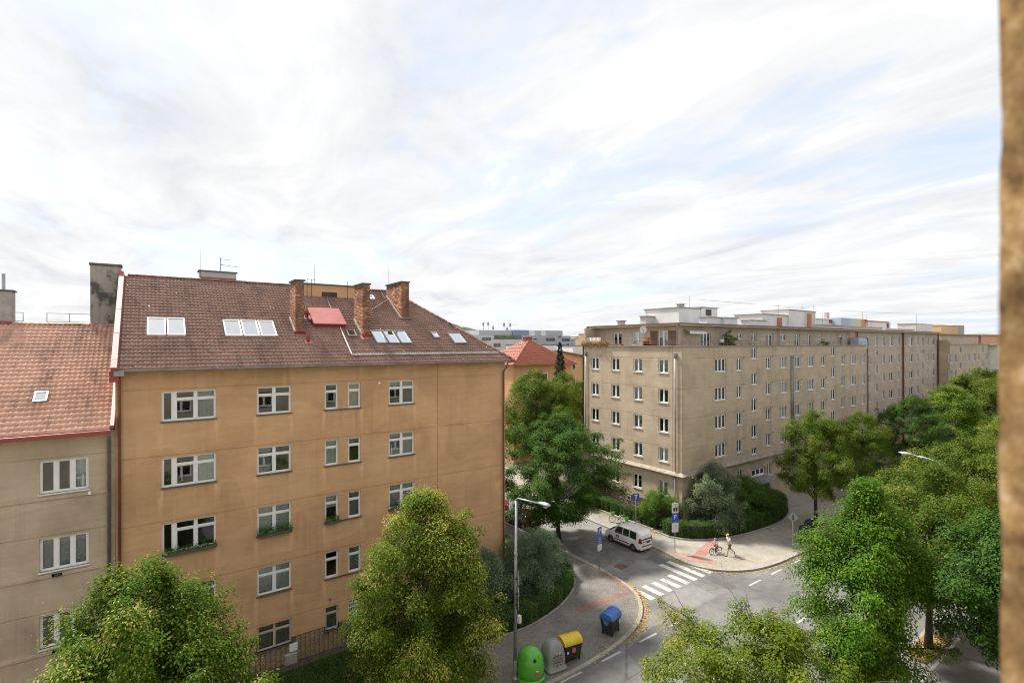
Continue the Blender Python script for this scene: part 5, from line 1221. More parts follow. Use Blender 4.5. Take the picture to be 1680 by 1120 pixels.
def hill(name, cx, cy, lx, ly, hgt, col, seed):
    n, m = 60, 14; r = np.random.default_rng(seed); V = []; Fq = []; ph = r.uniform(0, 6, 6)
    for j in range(m+1):
        for i in range(n+1):
            u, v = i/n*2-1, j/m*2-1; z = hgt*max(0, (1-u*u))**0.6*max(0, 1-v*v)*(1+0.10*math.sin(9*u+ph[0])+0.06*math.sin(23*u+ph[1])+0.05*math.sin(51*u+ph[2]+3*v)) - 2
            V.append((cx+u*lx, cy+v*ly, z))
    for j in range(m):
        for i in range(n): a_ = j*(n+1)+i; Fq.append((a_, a_+1, a_+n+2, a_+n+1))
    o = link_mesh(name, np_mesh(name, V, Fq, col, None, True)); o['kind'] = 'structure'; return o
hm = plain('wooded_hill', (0.055, 0.075, 0.035), 0.95, var=0.45, scale=0.05)
hill('wooded_hill_far', 560, 760, 520, 260, 36, hm, 1); hill('wooded_hill_left', 330, 640, 160, 120, 44, hm, 2); hill('wooded_hill_right', 1500, 420, 700, 300, 30, hm, 4)
# ------------------------------------------------------------------ vegetation
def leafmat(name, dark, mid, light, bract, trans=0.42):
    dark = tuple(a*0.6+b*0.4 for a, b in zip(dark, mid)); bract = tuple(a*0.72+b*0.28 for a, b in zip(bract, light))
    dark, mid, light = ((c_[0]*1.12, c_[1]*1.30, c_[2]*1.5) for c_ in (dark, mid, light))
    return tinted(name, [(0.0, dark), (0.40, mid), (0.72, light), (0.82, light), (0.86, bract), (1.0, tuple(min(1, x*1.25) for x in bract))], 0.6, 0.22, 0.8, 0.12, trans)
M['leaf'] = leafmat('linden_leaf', (0.030, 0.068, 0.006), (0.085, 0.142, 0.010), (0.165, 0.21, 0.020), (0.46, 0.45, 0.12))
M['leafgold'] = leafmat('golden_linden_leaf', (0.045, 0.072, 0.006), (0.100, 0.142, 0.010), (0.180, 0.21, 0.018), (0.52, 0.48, 0.12))
M['leafbright'] = leafmat('fresh_linden_leaf', (0.030, 0.078, 0.006), (0.085, 0.165, 0.010), (0.155, 0.23, 0.020), (0.42, 0.45, 0.11))
M['leafyellow'] = leafmat('yellowing_linden_leaf', (0.060, 0.095, 0.008), (0.125, 0.158, 0.012), (0.20, 0.215, 0.022), (0.46, 0.42, 0.08))
M['leafdark'] = leafmat('dark_maple_leaf', (0.026, 0.060, 0.010), (0.055, 0.110, 0.016), (0.095, 0.160, 0.024), (0.22, 0.28, 0.06))
M['leafolive'] = leafmat('olive_linden_leaf', (0.040, 0.070, 0.008), (0.098, 0.142, 0.012), (0.160, 0.19, 0.022), (0.36, 0.345, 0.09))
M['leafgrey'] = leafmat('grey_green_leaf', (0.062, 0.084, 0.038), (0.130, 0.162, 0.080), (0.21, 0.245, 0.135), (0.32, 0.34, 0.22), 0.3)
M['leafhedge'] = leafmat('hedge_leaf', (0.036, 0.074, 0.011), (0.074, 0.132, 0.020), (0.125, 0.19, 0.036), (0.16, 0.22, 0.05), 0.3)
M['leafspruce'] = leafmat('spruce_needle', (0.014, 0.026, 0.016), (0.026, 0.042, 0.026), (0.045, 0.062, 0.035), (0.06, 0.075, 0.04), 0.05)
M['bark'] = plain('dark_bark', (0.060, 0.048, 0.038), 0.95, var=0.4, scale=6, bmp=0.6)
M['hedgecore'] = plain('hedge_twigs', (0.016, 0.020, 0.010), 0.95, var=0.3, scale=5)
def leaves(rng, P, Nrm, size, axis=None, droop=0.15, asp=0.40):
    """folded leaf blades: two triangles each"""
    n = len(P); Nrm = Nrm/np.linalg.norm(Nrm, axis=1, keepdims=True)
    if axis is None: axis = rng.normal(0, 1, (n, 3))
    a = axis - (axis*Nrm).sum(1, keepdims=True)*Nrm; a /= np.linalg.norm(a, axis=1, keepdims=True)+1e-9; b = np.cross(Nrm, a); L = size[:, None]
    V = np.empty((n, 4, 3)); V[:,0] = P; V[:,1] = P + a*L*0.42 + b*L*asp + Nrm*L*0.10; V[:,2] = P + a*L - Nrm*L*droop; V[:,3] = P + a*L*0.42 - b*L*asp + Nrm*L*0.10
    k = np.arange(n)[:, None]*4; Fq = np.concatenate([k+np.array([[0,3,2]]), k+np.array([[0,2,1]])], 1).reshape(-1, 3)
    return V.reshape(-1, 3), Fq
def crown_mesh(name, seed, Ht, zb, R, n_clump, per, leaf, mat, skew=0.85, bract=0.14, lump=0.3, clump=(0.50, 0.85), hollow=0.62, droop=0.35, asp=0.40, fat=0.62):
    rng = np.random.default_rng(seed); hgt = Ht - zb; ph = rng.uniform(0, 6.28, 8)
    C_ = []; Rd = []
    # boughs: long lobes that leave the axis; clumps sit along their outer part
    nb = max(8, n_clump//9); boughs = []
    for i in range(nb):
        u = (i+0.5)/nb; az = i*2.39996 + rng.normal(0, 0.35); boughs.append((u, az, rng.uniform(0.82, 1.18)))
    while len(C_) < n_clump:
        u = rng.uniform(0.03, 1.0); az = rng.uniform(0, 6.28)
        r = R*(math.sin(math.pi*min(1, max(0.02, u))**skew))**fat if u < 0.985 else 0.15*R
        w = 1 + lump*(0.50*math.sin(2*az+ph[0]+2*u)+0.40*math.sin(3*az+ph[1]-4*u)+0.30*math.sin(5*az+ph[2]+5*u)+0.10*math.sin(8*u+ph[3]))
        bu = min(boughs, key=lambda b_: abs(b_[0]-u)*2.2 + (1-math.cos(b_[1]-az))*0.5)
        near = math.exp(-(((bu[0]-u)*2.2)**2 + (1-math.cos(bu[1]-az)))*3.0)
        w *= 0.68 + 0.42*near*bu[2]
        f = rng.uniform(hollow, 1.0) if rng.random() < 0.86 else rng.uniform(0.1, hollow)
        c = np.array([math.cos(az)*r*w*f, math.sin(az)*r*w*f, zb + u*hgt*0.95 + rng.normal(0, 0.15)])
        C_.append(c); Rd.append(rng.uniform(*clump)*(0.75 if u > 0.85 else 1.0))
    for _ in range(n_clump//3):                # sprays that stick out of the outline
        k0 = int(rng.integers(0, len(C_))); c = C_[k0]
        if c[2] > zb + 0.84*hgt: continue
        o_ = c - np.array([0, 0, zb+0.35*hgt]); o_ = o_/(np.linalg.norm(o_)+1e-6)
        C_.append(c + o_*Rd[k0]*rng.uniform(0.75, 1.15) + np.array([0, 0, rng.uniform(0.0, 0.3)])); Rd.append(rng.uniform(0.22, 0.36)*clump[1]/0.85)
    C_ = np.array(C_); Rd = np.array(Rd); nC = len(C_)
    cnt = np.maximum(20, (per*(Rd/np.mean(clump))**2).astype(int)); idx = np.repeat(np.arange(nC), cnt); n = len(idx)
    d = rng.normal(0, 1, (n, 3)); d /= np.linalg.norm(d, axis=1, keepdims=True); d[:, 2] = np.where(d[:, 2] < -0.55, -d[:, 2]*0.6, d[:, 2])
    rad = rng.uniform(0, 1, n)**0.42; rad = np.where(rng.random(n) < 0.07, rad*rng.uniform(1.0, 1.45, n), rad); out = C_.copy(); out[:, 2] -= zb + 0.4*hgt; out[:, 2] *= 0.45; on = out/(np.linalg.norm(out, axis=1, keepdims=True)+1e-6)
    sc = np.stack([Rd*1.0, Rd*1.0, Rd*0.95], 1)[idx]
    P = C_[idx] + d*rad[:, None]*sc + on[idx]*(rng.uniform(0, 0.3, n)*Rd[idx])[:, None]
    hor = np.linalg.norm(d[:, :2], axis=1); P[:, 2] -= droop*hor*rad*Rd[idx]*0.5
    jit = rng.normal(0, 1, (n, 3)); jit[:, 2] = np.abs(jit[:, 2])
    Nrm = 0.75*np.array([[0, 0, 1.0]]) + 0.75*d + 0.45*on[idx] + 0.55*jit
    ax = d*1.0 + on[idx]*0.6 + np.array([[0, 0, -0.55]]) + rng.normal(0, 0.5, (n, 3))
    S = rng.uniform(0.72, 1.25, n)*leaf
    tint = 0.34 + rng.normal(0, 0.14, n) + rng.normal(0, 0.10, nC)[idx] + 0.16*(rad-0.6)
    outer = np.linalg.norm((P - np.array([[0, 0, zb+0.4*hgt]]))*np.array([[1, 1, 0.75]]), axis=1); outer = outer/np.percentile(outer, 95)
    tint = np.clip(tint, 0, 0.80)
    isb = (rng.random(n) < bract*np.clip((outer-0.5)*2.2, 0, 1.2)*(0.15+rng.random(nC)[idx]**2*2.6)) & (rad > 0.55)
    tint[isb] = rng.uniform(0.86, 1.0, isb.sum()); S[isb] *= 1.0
    aspv = np.full((n, 1), asp); aspv[isb] = 0.24
    V, Fq = leaves(rng, P, Nrm, S, ax, 0.15, aspv)
    return np_mesh(name, V, Fq, mat, np.repeat(tint, 2)), C_, Rd
def trunk_mesh(name, seed, Ht, zb, r0, C_, limbs=16):
    rng = np.random.default_rng(seed); mb = MB(); pts = []; rs = []
    top = zb + (Ht-zb)*0.72; bend = rng.normal(0, 0.12, 2)
    for i in range(9):
        t = i/8; pts.append((bend[0]*math.sin(3*t), bend[1]*math.sin(2.5*t), top*t - 0.1*(1-t))); rs.append(r0*(1.35 if i == 0 else 1.0)*(1-0.82*t)+0.015)
    mb.tube(pts, rs, 10)
    ids = rng.choice(len(C_), min(limbs, len(C_)), replace=False)
    for k in ids:
        c = C_[k]; z0 = max(zb*0.75, min(top*0.92, c[2]*rng.uniform(0.5, 0.72))); t = z0/top; s = Vector((bend[0]*math.sin(3*t), bend[1]*math.sin(2.5*t), z0)); e = Vector(c)
        L = (e-s).length; m1 = s.lerp(e, 0.35) + Vector((rng.normal(0, 0.12), rng.normal(0, 0.12), 0.12*L)); m2 = s.lerp(e, 0.7) + Vector((rng.normal(0, 0.1), rng.normal(0, 0.1), 0.10*L))
        r = r0*0.42*(1-0.5*t); mb.tube([s, m1, m2, e], [r, r*0.7, r*0.42, 0.012], 6, False)
        for _ in range(2):
            q = e + Vector((rng.normal(0, 0.5), rng.normal(0, 0.5), rng.normal(0.1, 0.3))); mb.tube([m2, m2.lerp(q, 0.5)+Vector((0,0,0.08)), q], [r*0.35, r*0.2, 0.006], 5, False)
    return mb.mesh(name, M['bark'], True)
PROTO = {}
def proto(key, seed, Ht, zb, R, mat, n_clump=150, per=330, leaf=0.105, r0=0.17, **k):
    me, C_, Rd = crown_mesh('crown', seed, Ht, zb, R, n_clump, per, leaf, mat, **k); PROTO[key] = (me, trunk_mesh('trunk', seed+100, Ht, zb, r0, C_), Ht)
def tree(key, x, y, label, rot=0.0, sc=1.0, sz=None, group=None, z=ZS, name='linden_tree', mat=None):
    me, tr, Ht = PROTO[key]; t = thing(name, (x, y, z), label, 'tree', group, rotz=rot); t.scale = (sc, sc, sz or sc)
    cr = link_mesh('crown', me, t); link_mesh('trunk', tr, t)
    if mat: cr.material_slots[0].link = 'OBJECT'; cr.material_slots[0].material = mat
    return t
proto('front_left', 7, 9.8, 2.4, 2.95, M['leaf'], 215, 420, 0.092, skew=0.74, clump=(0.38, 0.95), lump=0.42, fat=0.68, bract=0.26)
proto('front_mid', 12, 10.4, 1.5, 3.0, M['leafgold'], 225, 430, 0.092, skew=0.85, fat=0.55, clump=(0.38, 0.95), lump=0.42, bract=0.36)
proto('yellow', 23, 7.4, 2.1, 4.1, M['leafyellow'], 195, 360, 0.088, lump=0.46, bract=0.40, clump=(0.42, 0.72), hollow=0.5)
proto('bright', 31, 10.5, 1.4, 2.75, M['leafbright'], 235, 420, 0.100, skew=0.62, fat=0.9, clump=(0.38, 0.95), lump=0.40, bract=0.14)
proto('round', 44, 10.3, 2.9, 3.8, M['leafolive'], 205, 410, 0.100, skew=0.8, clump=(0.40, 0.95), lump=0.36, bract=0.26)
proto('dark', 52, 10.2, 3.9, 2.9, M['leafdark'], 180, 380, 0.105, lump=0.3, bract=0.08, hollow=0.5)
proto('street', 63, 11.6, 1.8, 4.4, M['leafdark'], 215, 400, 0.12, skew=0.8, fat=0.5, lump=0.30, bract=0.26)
AV = 'linden trees along the avenue'
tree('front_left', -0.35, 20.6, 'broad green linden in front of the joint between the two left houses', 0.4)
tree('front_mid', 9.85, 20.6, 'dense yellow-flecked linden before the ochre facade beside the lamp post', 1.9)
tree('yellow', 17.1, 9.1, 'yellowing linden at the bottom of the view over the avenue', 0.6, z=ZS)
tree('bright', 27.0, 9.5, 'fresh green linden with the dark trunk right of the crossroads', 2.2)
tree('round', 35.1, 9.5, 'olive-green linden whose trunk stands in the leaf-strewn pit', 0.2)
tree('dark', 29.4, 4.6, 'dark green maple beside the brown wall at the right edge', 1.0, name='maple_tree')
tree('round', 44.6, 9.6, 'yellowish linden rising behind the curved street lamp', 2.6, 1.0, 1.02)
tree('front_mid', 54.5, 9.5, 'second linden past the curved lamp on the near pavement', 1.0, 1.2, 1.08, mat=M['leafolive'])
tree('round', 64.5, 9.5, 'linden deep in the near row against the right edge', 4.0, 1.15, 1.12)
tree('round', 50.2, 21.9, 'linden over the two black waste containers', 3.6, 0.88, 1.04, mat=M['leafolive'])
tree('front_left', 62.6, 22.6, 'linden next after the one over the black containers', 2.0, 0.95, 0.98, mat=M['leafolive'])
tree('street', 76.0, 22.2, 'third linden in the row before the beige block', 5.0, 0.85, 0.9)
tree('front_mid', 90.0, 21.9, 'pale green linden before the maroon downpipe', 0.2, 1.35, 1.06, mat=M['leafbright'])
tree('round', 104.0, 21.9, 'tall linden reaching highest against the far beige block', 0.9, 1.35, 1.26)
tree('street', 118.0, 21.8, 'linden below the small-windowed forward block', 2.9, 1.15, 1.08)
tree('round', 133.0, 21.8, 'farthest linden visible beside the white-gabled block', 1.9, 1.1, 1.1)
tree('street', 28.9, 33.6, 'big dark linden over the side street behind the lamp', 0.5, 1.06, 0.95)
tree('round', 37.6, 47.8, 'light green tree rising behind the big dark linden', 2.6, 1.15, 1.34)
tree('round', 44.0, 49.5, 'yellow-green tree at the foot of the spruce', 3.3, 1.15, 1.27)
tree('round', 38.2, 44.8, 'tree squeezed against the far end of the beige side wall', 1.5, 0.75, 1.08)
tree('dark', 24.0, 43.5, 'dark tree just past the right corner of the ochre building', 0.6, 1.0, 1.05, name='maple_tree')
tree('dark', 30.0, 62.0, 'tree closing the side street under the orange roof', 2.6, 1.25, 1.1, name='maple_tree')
# spruce
rs_ = np.random.default_rng(77); sp_t = thing('spruce_tree', (47.3, 54.6, 0), 'slender dark spruce before the orange roof', 'tree', rotz=0.0)
n = 9000; zz_ = 17.3*(1-rs_.random(n)**0.75*0.85); rr_ = (17.35-zz_)*0.21*(0.55+0.45*np.abs(np.sin(zz_*4.2)))*rs_.random(n)**0.5; az = rs_.random(n)*6.28
P = np.stack([np.cos(az)*rr_, np.sin(az)*rr_, zz_-rr_*0.35], 1); V, Fq = leaves(rs_, P, np.stack([np.cos(az)*0.3, np.sin(az)*0.3, np.ones(n)], 1)+rs_.normal(0, 0.3, (n, 3)), rs_.uniform(0.16, 0.34, n), np.stack([np.cos(az), np.sin(az), -0.35*np.ones(n)], 1), 0.2, 0.16)
link_mesh('crown', np_mesh('crown', V, Fq, M['leafspruce'], np.repeat(np.clip(rs_.normal(0.4, 0.2, n), 0, 0.8), 2)), sp_t)
link_mesh('trunk', MB().tube([(0,0,0), (0,0,16.7)], [0.22, 0.02], 8).mesh('trunk', M['bark'], True), sp_t)

def shrub(name, x, y, h, r, label, mat, seed, n_clump=40, per=260, leaf=0.07, zb=0.1, **k):
    me, C_, Rd = crown_mesh('foliage', seed, h, zb, r, n_clump, per, leaf, mat, skew=0.7, clump=(0.35*r/1.6, 0.6*r/1.6), **k)
    t = thing(name, (x, y, ZG), label, 'shrub', rotz=seed*0.7); link_mesh('foliage', me, t)
    mb = MB(); rng = np.random.default_rng(seed)
    for c in C_[::4]: mb.tube([(rng.normal(0, 0.1), rng.normal(0, 0.1), 0), (c[0]*0.5, c[1]*0.5, c[2]*0.6), tuple(c)], [0.035, 0.022, 0.006], 5, False)
    link_mesh('stems', mb.mesh('stems', M['bark'], True), t); return t
shrub('lilac_shrub', 17.0, 26.9, 3.9, 1.9, 'tall grey-green shrub against the ochre wall behind the lamp post', M['leafgrey'], 81, 80, 420, 0.08, bract=0.1)
shrub('lilac_shrub', 20.6, 26.9, 4.5, 2.0, 'tallest grey-green shrub at the corner of the ochre building', M['leafgrey'], 82, 80, 420, 0.08, bract=0.1)
shrub('lilac_shrub', 23.2, 28.9, 3.1, 1.8, 'rounded grey-green shrub above the curved corner hedge', M['leafgrey'], 83, 70, 400, 0.08, bract=0.1)
shrub('lilac_shrub', 13.4, 27.0, 2.6, 1.5, 'low shrub hidden behind the yellow-flecked linden', M['leafhedge'], 84, 40, 240)
shrub('willow_shrub', 41.9, 27.0, 5.9, 2.5, 'large silvery shrub at the corner of the beige block', M['leafgrey'], 85, 120, 620, 0.10, bract=0.35, droop=0.8, asp=0.2)
shrub('evergreen_shrub', 46.8, 27.0, 3.9, 2.5, 'dark dense shrub right of the silvery one', M['leafhedge'], 86, 90, 420, 0.08, bract=0.1)
shrub('evergreen_shrub', 50.4, 27.4, 2.6, 1.6, 'low dark shrub before the entrance', M['leafhedge'], 87, 40, 260)
shrub('green_shrub', 38.6, 30.6, 3.3, 1.7, 'bright green shrub left of the silvery one by the brick plinth', M['leafbright'], 88, 50, 280, 0.08, bract=0.05)
shrub('green_shrub', 3.9, 27.7, 0.75, 0.7, 'small green plant at the foot of the ochre wall', M['leafbright'], 89, 16, 160, 0.06, zb=0.0)
shrub('green_shrub', 36.6, 38.4, 2.2, 1.4, 'shrub at the far end of the hedge by the parked van', M['leafbright'], 90, 30, 240, 0.08)

def hedge(path, w, h, label, seed, leaf=0.062, dens=520, mat=None):
    p = resample(path, 0.25); rng = np.random.default_rng(seed); t = thing('clipped_hedge', (p[0].x, p[0].y, ZG), label, 'hedge')
    V = []; Fq = []
    for i, q in enumerate(p):
        a, b = offset_pt(p, i, 0.12), offset_pt(p, i, w-0.08); k = len(V)
        V += [(a.x, a.y, ZG-0.02), (a.x, a.y, ZG+h-0.16), ((a.x+b.x)/2, (a.y+b.y)/2, ZG+h-0.07), (b.x, b.y, ZG+h-0.16), (b.x, b.y, ZG-0.02)]
        if i:
            for j in range(4): Fq.append((k-5+j, k-4+j, k+1+j, k+j))
    e = len(V)-5; core = MB().add(V, Fq + [(0,1,2,3,4), (e+4,e+3,e+2,e+1,e)]); core.build('twig_core', M['hedgecore'], t)
    L = 0.25*(len(p)-1); per = h*2 + w; n = int(L*per*dens); s = rng.random(n)*(len(p)-1.001); i0 = s.astype(int); fr = s-i0
    A0 = np.array([offset_pt(p, i, 0.04) for i in range(len(p))]); B0 = np.array([offset_pt(p, i, w) for i in range(len(p))])
    A1 = A0[i0]*(1-fr[:, None]) + A0[i0+1]*fr[:, None]; B1 = B0[i0]*(1-fr[:, None]) + B0[i0+1]*fr[:, None]
    q = rng.random(n)*per; lump = 0.06*np.sin(s*1.1+seed) + 0.05*np.sin(s*2.7+1) + rng.normal(0, 0.035, n)
    f = np.where(q < h, 0.0, np.where(q < h+w, (q-h)/w, 1.0)); z = np.where(q < h, q, np.where(q < h+w, h, h-(q-h-w)))
    acr = B1-A1; acr /= np.linalg.norm(acr, axis=1, keepdims=True); side_ = np.where(q < h, -1.0, np.where(q < h+w, 0.0, 1.0)); rnd_ = np.clip((np.abs(f-0.5)*2)**4, 0, 1)*np.where(side_ == 0, 1, 0)
    XY = A1*(1-f[:, None]) + B1*f[:, None] + acr*(side_*lump)[:, None]
    zc = np.clip(z, 0.02, None) + np.where(side_ == 0, lump - 0.08*rnd_, 0)
    P = np.concatenate([XY, (ZG+zc)[:, None]], 1); N_ = np.concatenate([acr*side_[:, None]*0.9, np.where(side_ == 0, 1.0, 0.35)[:, None]], 1) + rng.normal(0, 0.5, (n, 3))
    ax = np.concatenate([acr*side_[:, None]*0.6, np.full((n, 1), -0.1)], 1) + rng.normal(0, 0.7, (n, 3))
    V, Fq = leaves(rng, P - N_*0.02, N_, rng.uniform(0.7, 1.3, n)*leaf, ax)
    o = link_mesh('foliage', np_mesh('foliage', V, Fq, mat or M['leafhedge'], np.repeat(np.clip(rng.normal(0.38, 0.16, n) + 0.12*np.sin(s*0.6), 0, 0.82), 2)), t)
    return t
hedge([q for q in shift(HA, 0.05) if 6.5 < q.x < 24.9 or (q.x > 24 and q.y < 31.5)], 1.15, 1.0, 'curved dark hedge round the corner of the ochre building', 5)
hedge(shift(HB2, 0.12), 1.15, 1.25, 'long clipped hedge sweeping round the beige block corner', 6)
hedge(smooth_path([(37.3,39.5),(37.3,36),(37.35,32),(37.4,29.9)]), 1.05, 1.15, 'straight clipped hedge behind the green bicycles', 7)
# dry orange twigs showing in two crowns
def dry_spray(loc, label, seed, n=130, r=0.45):
    rng = np.random.default_rng(seed); d = rng.normal(0, r*0.45, (n, 3)); V, Fq = leaves(rng, d+np.array([loc]), rng.normal(0, 1, (n, 3))+np.array([[0,0,1.0]]), rng.uniform(0.05, 0.1, n))
    o = link_mesh('dry_spray', np_mesh('dry_spray', V, Fq, M['litter'], np.repeat(rng.uniform(0.0, 0.7, n), 2))); return tag(o, label, 'dead leaves', kind='stuff')
q = yp(357, 1022, 21.2); dry_spray((q.x, 21.2, q.z), 'rust-brown dead spray on the right of the left front linden', 1)
q = yp(799, 992, 20.8); dry_spray((q.x, 20.8, q.z), 'rust-brown dead spray at the right edge of the middle linden', 2, 60, 0.3)
# flowers in window boxes
M['petal'] = tinted('petals', [(0, (0.05, 0.12, 0.02)), (0.55, (0.09, 0.19, 0.03)), (0.6, (0.45, 0.08, 0.06)), (0.8, (0.55, 0.22, 0.08)), (1, (0.62, 0.55, 0.35))], 0.7, 0.1, 1, 0.3, 0.2)
def flower_box(x0, x1, y, z, label, seed, hi=0.22, n=420, lo=0.0, top=0.85, dirY=True, boxm=None):
    t = thing('flower_box', ((x0+x1)/2, y, z), label, 'flower box')
    MB().box(x0, x1, y-0.2, y, z, z+0.15).build('box', boxm or M['sillgrey'], t, bevel=0.01)
    rng = np.random.default_rng(seed); P = np.stack([rng.uniform(x0, x1, n), y-0.1+rng.normal(0, 0.07, n), z+0.13+np.abs(rng.normal(0, hi*0.5, n))], 1)
    V, Fq = leaves(rng, P, rng.normal(0, 0.6, (n, 3))+np.array([[0,-0.5,1.0]]), rng.uniform(0.05, 0.1, n))
    link_mesh('plants', np_mesh('plants', V, Fq, M['petal'], np.repeat(rng.uniform(lo, top, n), 2)), t)
yy = YA - 0.06
flower_box(0.45, 2.62, yy, 7.10, 'flower box below the three-part window in the third row of the ochre house', 1, 0.22, 420, 0, 0.62)
flower_box(4.45, 6.1, yy, 7.10, 'thick green window box on the third row beside the drainage streaks', 2, 0.34, 620, 0, 0.56)
flower_box(7.84, 8.57, yy, 7.10, 'small green window box on a narrow third-row window', 3, 0.3, 220, 0, 0.52)
flower_box(11.54, 13.18, yy, 7.10, 'green window box just above the middle linden', 4, 0.22, 320, 0, 0.56)
t = thing('flower_box', (XB+0.05, 40, ZP+0.07), 'long box of orange flowers on the terrace corner of the beige block', 'flower box')
MB().box(XB-0.1, XB+0.22, YB+7.2, YBack, ZP+0.07, ZP+0.25).build('box', M['rust'], t); rng = np.random.default_rng(8); n = 2400
ya, yb = xp(998, 560, XB).y, YBack; P = np.stack([XB+rng.normal(-0.05, 0.16, n), rng.uniform(ya, yb, n), ZP+0.22+rng.normal(0.06, 0.15, n)], 1); V, Fq = leaves(rng, P, rng.normal(0, 0.6, (n, 3))+np.array([[-0.5,-0.3,0.8]]), rng.uniform(0.07, 0.13, n))
link_mesh('plants', np_mesh('plants', V, Fq, M['petal'], np.repeat(rng.uniform(0.3, 1.0, n), 2)), t)
# ------------------------------------------------------------------ street furniture
def paint(name, c, rough=0.35, coat=0.3): return plain(name, c, rough, var=0.06, coat=coat)
M['blacklid'] = plain('black_plastic', (0.030, 0.032, 0.035), 0.42, var=0.25, scale=4); M['yellowlid'] = plain('yellow_plastic', (0.72, 0.53, 0.03), 0.38, var=0.08); M['bluelid'] = plain('blue_plastic', (0.075, 0.17, 0.52), 0.38, var=0.1)
M['greenbell'] = plain('green_fibreglass', (0.095, 0.43, 0.035), 0.25, var=0.07, coat=0.4); M['greybell'] = plain('grey_fibreglass', (0.27, 0.28, 0.285), 0.45, var=0.1)
M['rubber'] = plain('black_rubber', (0.018, 0.018, 0.018), 0.8, var=0.2); M['signblue'] = plain('sign_blue', (0.02, 0.095, 0.42), 0.35, var=0.04); M['signwhite'] = plain('sign_white', (0.74, 0.74, 0.74), 0.4, var=0.04); M['signback'] = plain('sign_back', (0.36, 0.37, 0.38), 0.45, 0.5, var=0.12)
M['signblack'] = plain('sign_black', (0.02, 0.02, 0.02), 0.5, var=0); M['signred'] = plain('sign_red', (0.52, 0.03, 0.03), 0.4, var=0.05); M['stickerred'] = plain('sticker_red', (0.62, 0.12, 0.12), 0.5, var=0.2, scale=20)
def text_mesh(txt, size, mat, ext=0.002):
    cu = bpy.data.curves.new('txt', 'FONT'); cu.body = txt; cu.size = size; cu.extrude = ext; cu.align_x = 'CENTER'; cu.align_y = 'CENTER'; cu.resolution_u = 3
    o = bpy.data.objects.new('txt', cu); COL.objects.link(o); bpy.context.view_layer.update()
    me = bpy.data.meshes.new_from_object(o.evaluated_get(bpy.context.evaluated_depsgraph_get())); bpy.data.objects.remove(o); bpy.data.curves.remove(cu)
    me.materials.clear(); me.materials.append(mat); return me
def lettering(name, txt, size, mat, parent, loc, rotx=90):
    o = link_mesh(name, text_mesh(txt, size, mat), parent, loc); o.rotation_euler.x = math.radians(rotx); return o
def facing(x, y): return math.atan2(-x, y) + math.pi + math.pi      # local -y turned towards the camera
# lamp with straight tapering post and a cobra head
def street_lamp(loc, rot, ht, arm, rise, label, curved=False, signs=False):
    t = thing('street_lamp', (loc[0], loc[1], ZS), label, 'street lamp', rotz=rot)
    if curved: pts = [(0,0,0), (0,0,ht-0.9)] + [(0, -0.9+0.9*math.cos(a), ht-0.9+0.9*math.sin(a)) for a in (0.35, 0.75, 1.15, 1.5)] + [(0, -arm*0.6, ht+rise*0.5), (0, -arm, ht+rise)]
    else: pts = [(0,0,0), (0,0,ht-0.12), (0,-0.12,ht), (0,-arm, ht+rise)]
    pole = MB().tube(pts[:2], [0.085, 0.06] if curved else [0.10, 0.055], 12)
    o = pole.build('pole', M['steel'], t, smooth=True)
    MB().lathe([(0.16,0),(0.16,0.08),(0.11,0.14),(0.11,0.9),(0.095,0.95)], 14).build('pole_base', M['steel'], t)
    if not curved: MB().lathe([(0.075,0),(0.09,0.03),(0.09,0.10),(0.07,0.16)], 12, (0,0,ht*0.68)).build('pole_collar', M['steel'], o)
    MB().tube(pts[1:], [0.055]+[0.045]*(len(pts)-3)+[0.034], 10).build('arm', M['steel'], t, smooth=True)
    hd = MB(); q = Vector(pts[-1]); st = [(0.0, 0.05, 0.05), (0.15, 0.11, 0.09), (0.4, 0.16, 0.12), (0.62, 0.15, 0.10), (0.78, 0.07, 0.05)]
    base = len(hd.v)
    for d, w, h_ in st:
        for k in range(10):
            a = 2*math.pi*k/10; hd.v.append((q.x+w*math.cos(a), q.y-d, q.z+h_*math.sin(a)*(1 if math.sin(a) > 0 else 0.6)+0.02+d*rise/arm*0.6))
    for i in range(len(st)-1):
        for k in range(10): hd.f.append((i*10+k, i*10+(k+1) % 10, (i+1)*10+(k+1) % 10, (i+1)*10+k))
    hd.f += [tuple(range(9, -1, -1)), tuple(range(40, 50))]
    h_ = hd.build('lamp_head', M['steel'], t, smooth=True)
    MB().lathe([(0.04,-0.09),(0.10,-0.06),(0.12,0.0)], 10, (q.x, q.y-0.5, q.z-0.04)).build('lens', plain('lamp_lens', (0.55, 0.50, 0.38), 0.2, var=0), h_)
    if signs:
        for z, n_, r_ in ((5.05, 3, 0.40), (4.3, 24, 0.34), (3.75, 24, 0.30)):
            mb = MB(); pl = [(-0.02+0.0*k, r_*math.cos(math.pi/2+2*math.pi*k/n_), z+r_*math.sin(math.pi/2+2*math.pi*k/n_)) for k in range(n_)]
            m = len(pl); mb.add([(0.10, y-0.08, zz_) for _, y, zz_ in pl]+[(0.125, y-0.08, zz_) for _, y, zz_ in pl], [tuple(reversed(range(m))), tuple(range(m, 2*m))]+[(k, (k+1) % m, m+(k+1) % m, m+k) for k in range(m)])
            s_ = mb.build('sign_plate', M['signback'], t); s_.rotation_euler.z = math.radians(-36); s_.scale = (1, 0.8, 1); MB().box(-0.06, 0.10, -0.10, -0.06, z-0.03, z+0.03).build('bracket', M['darkmetal'], s_)
        MB().box(-0.02, 0.16, -0.30, -0.10, 2.85, 3.25).build('control_box', M['signwhite'], t, bevel=0.04)
    return t
lp = street_lamp((14.95, 20.75), 0.02, 9.1, 1.45, 0.05, 'grey street lamp with sign plates between linden and shrubs', signs=True)
lp.rotation_euler = (0, math.radians(0.7), math.radians(10))
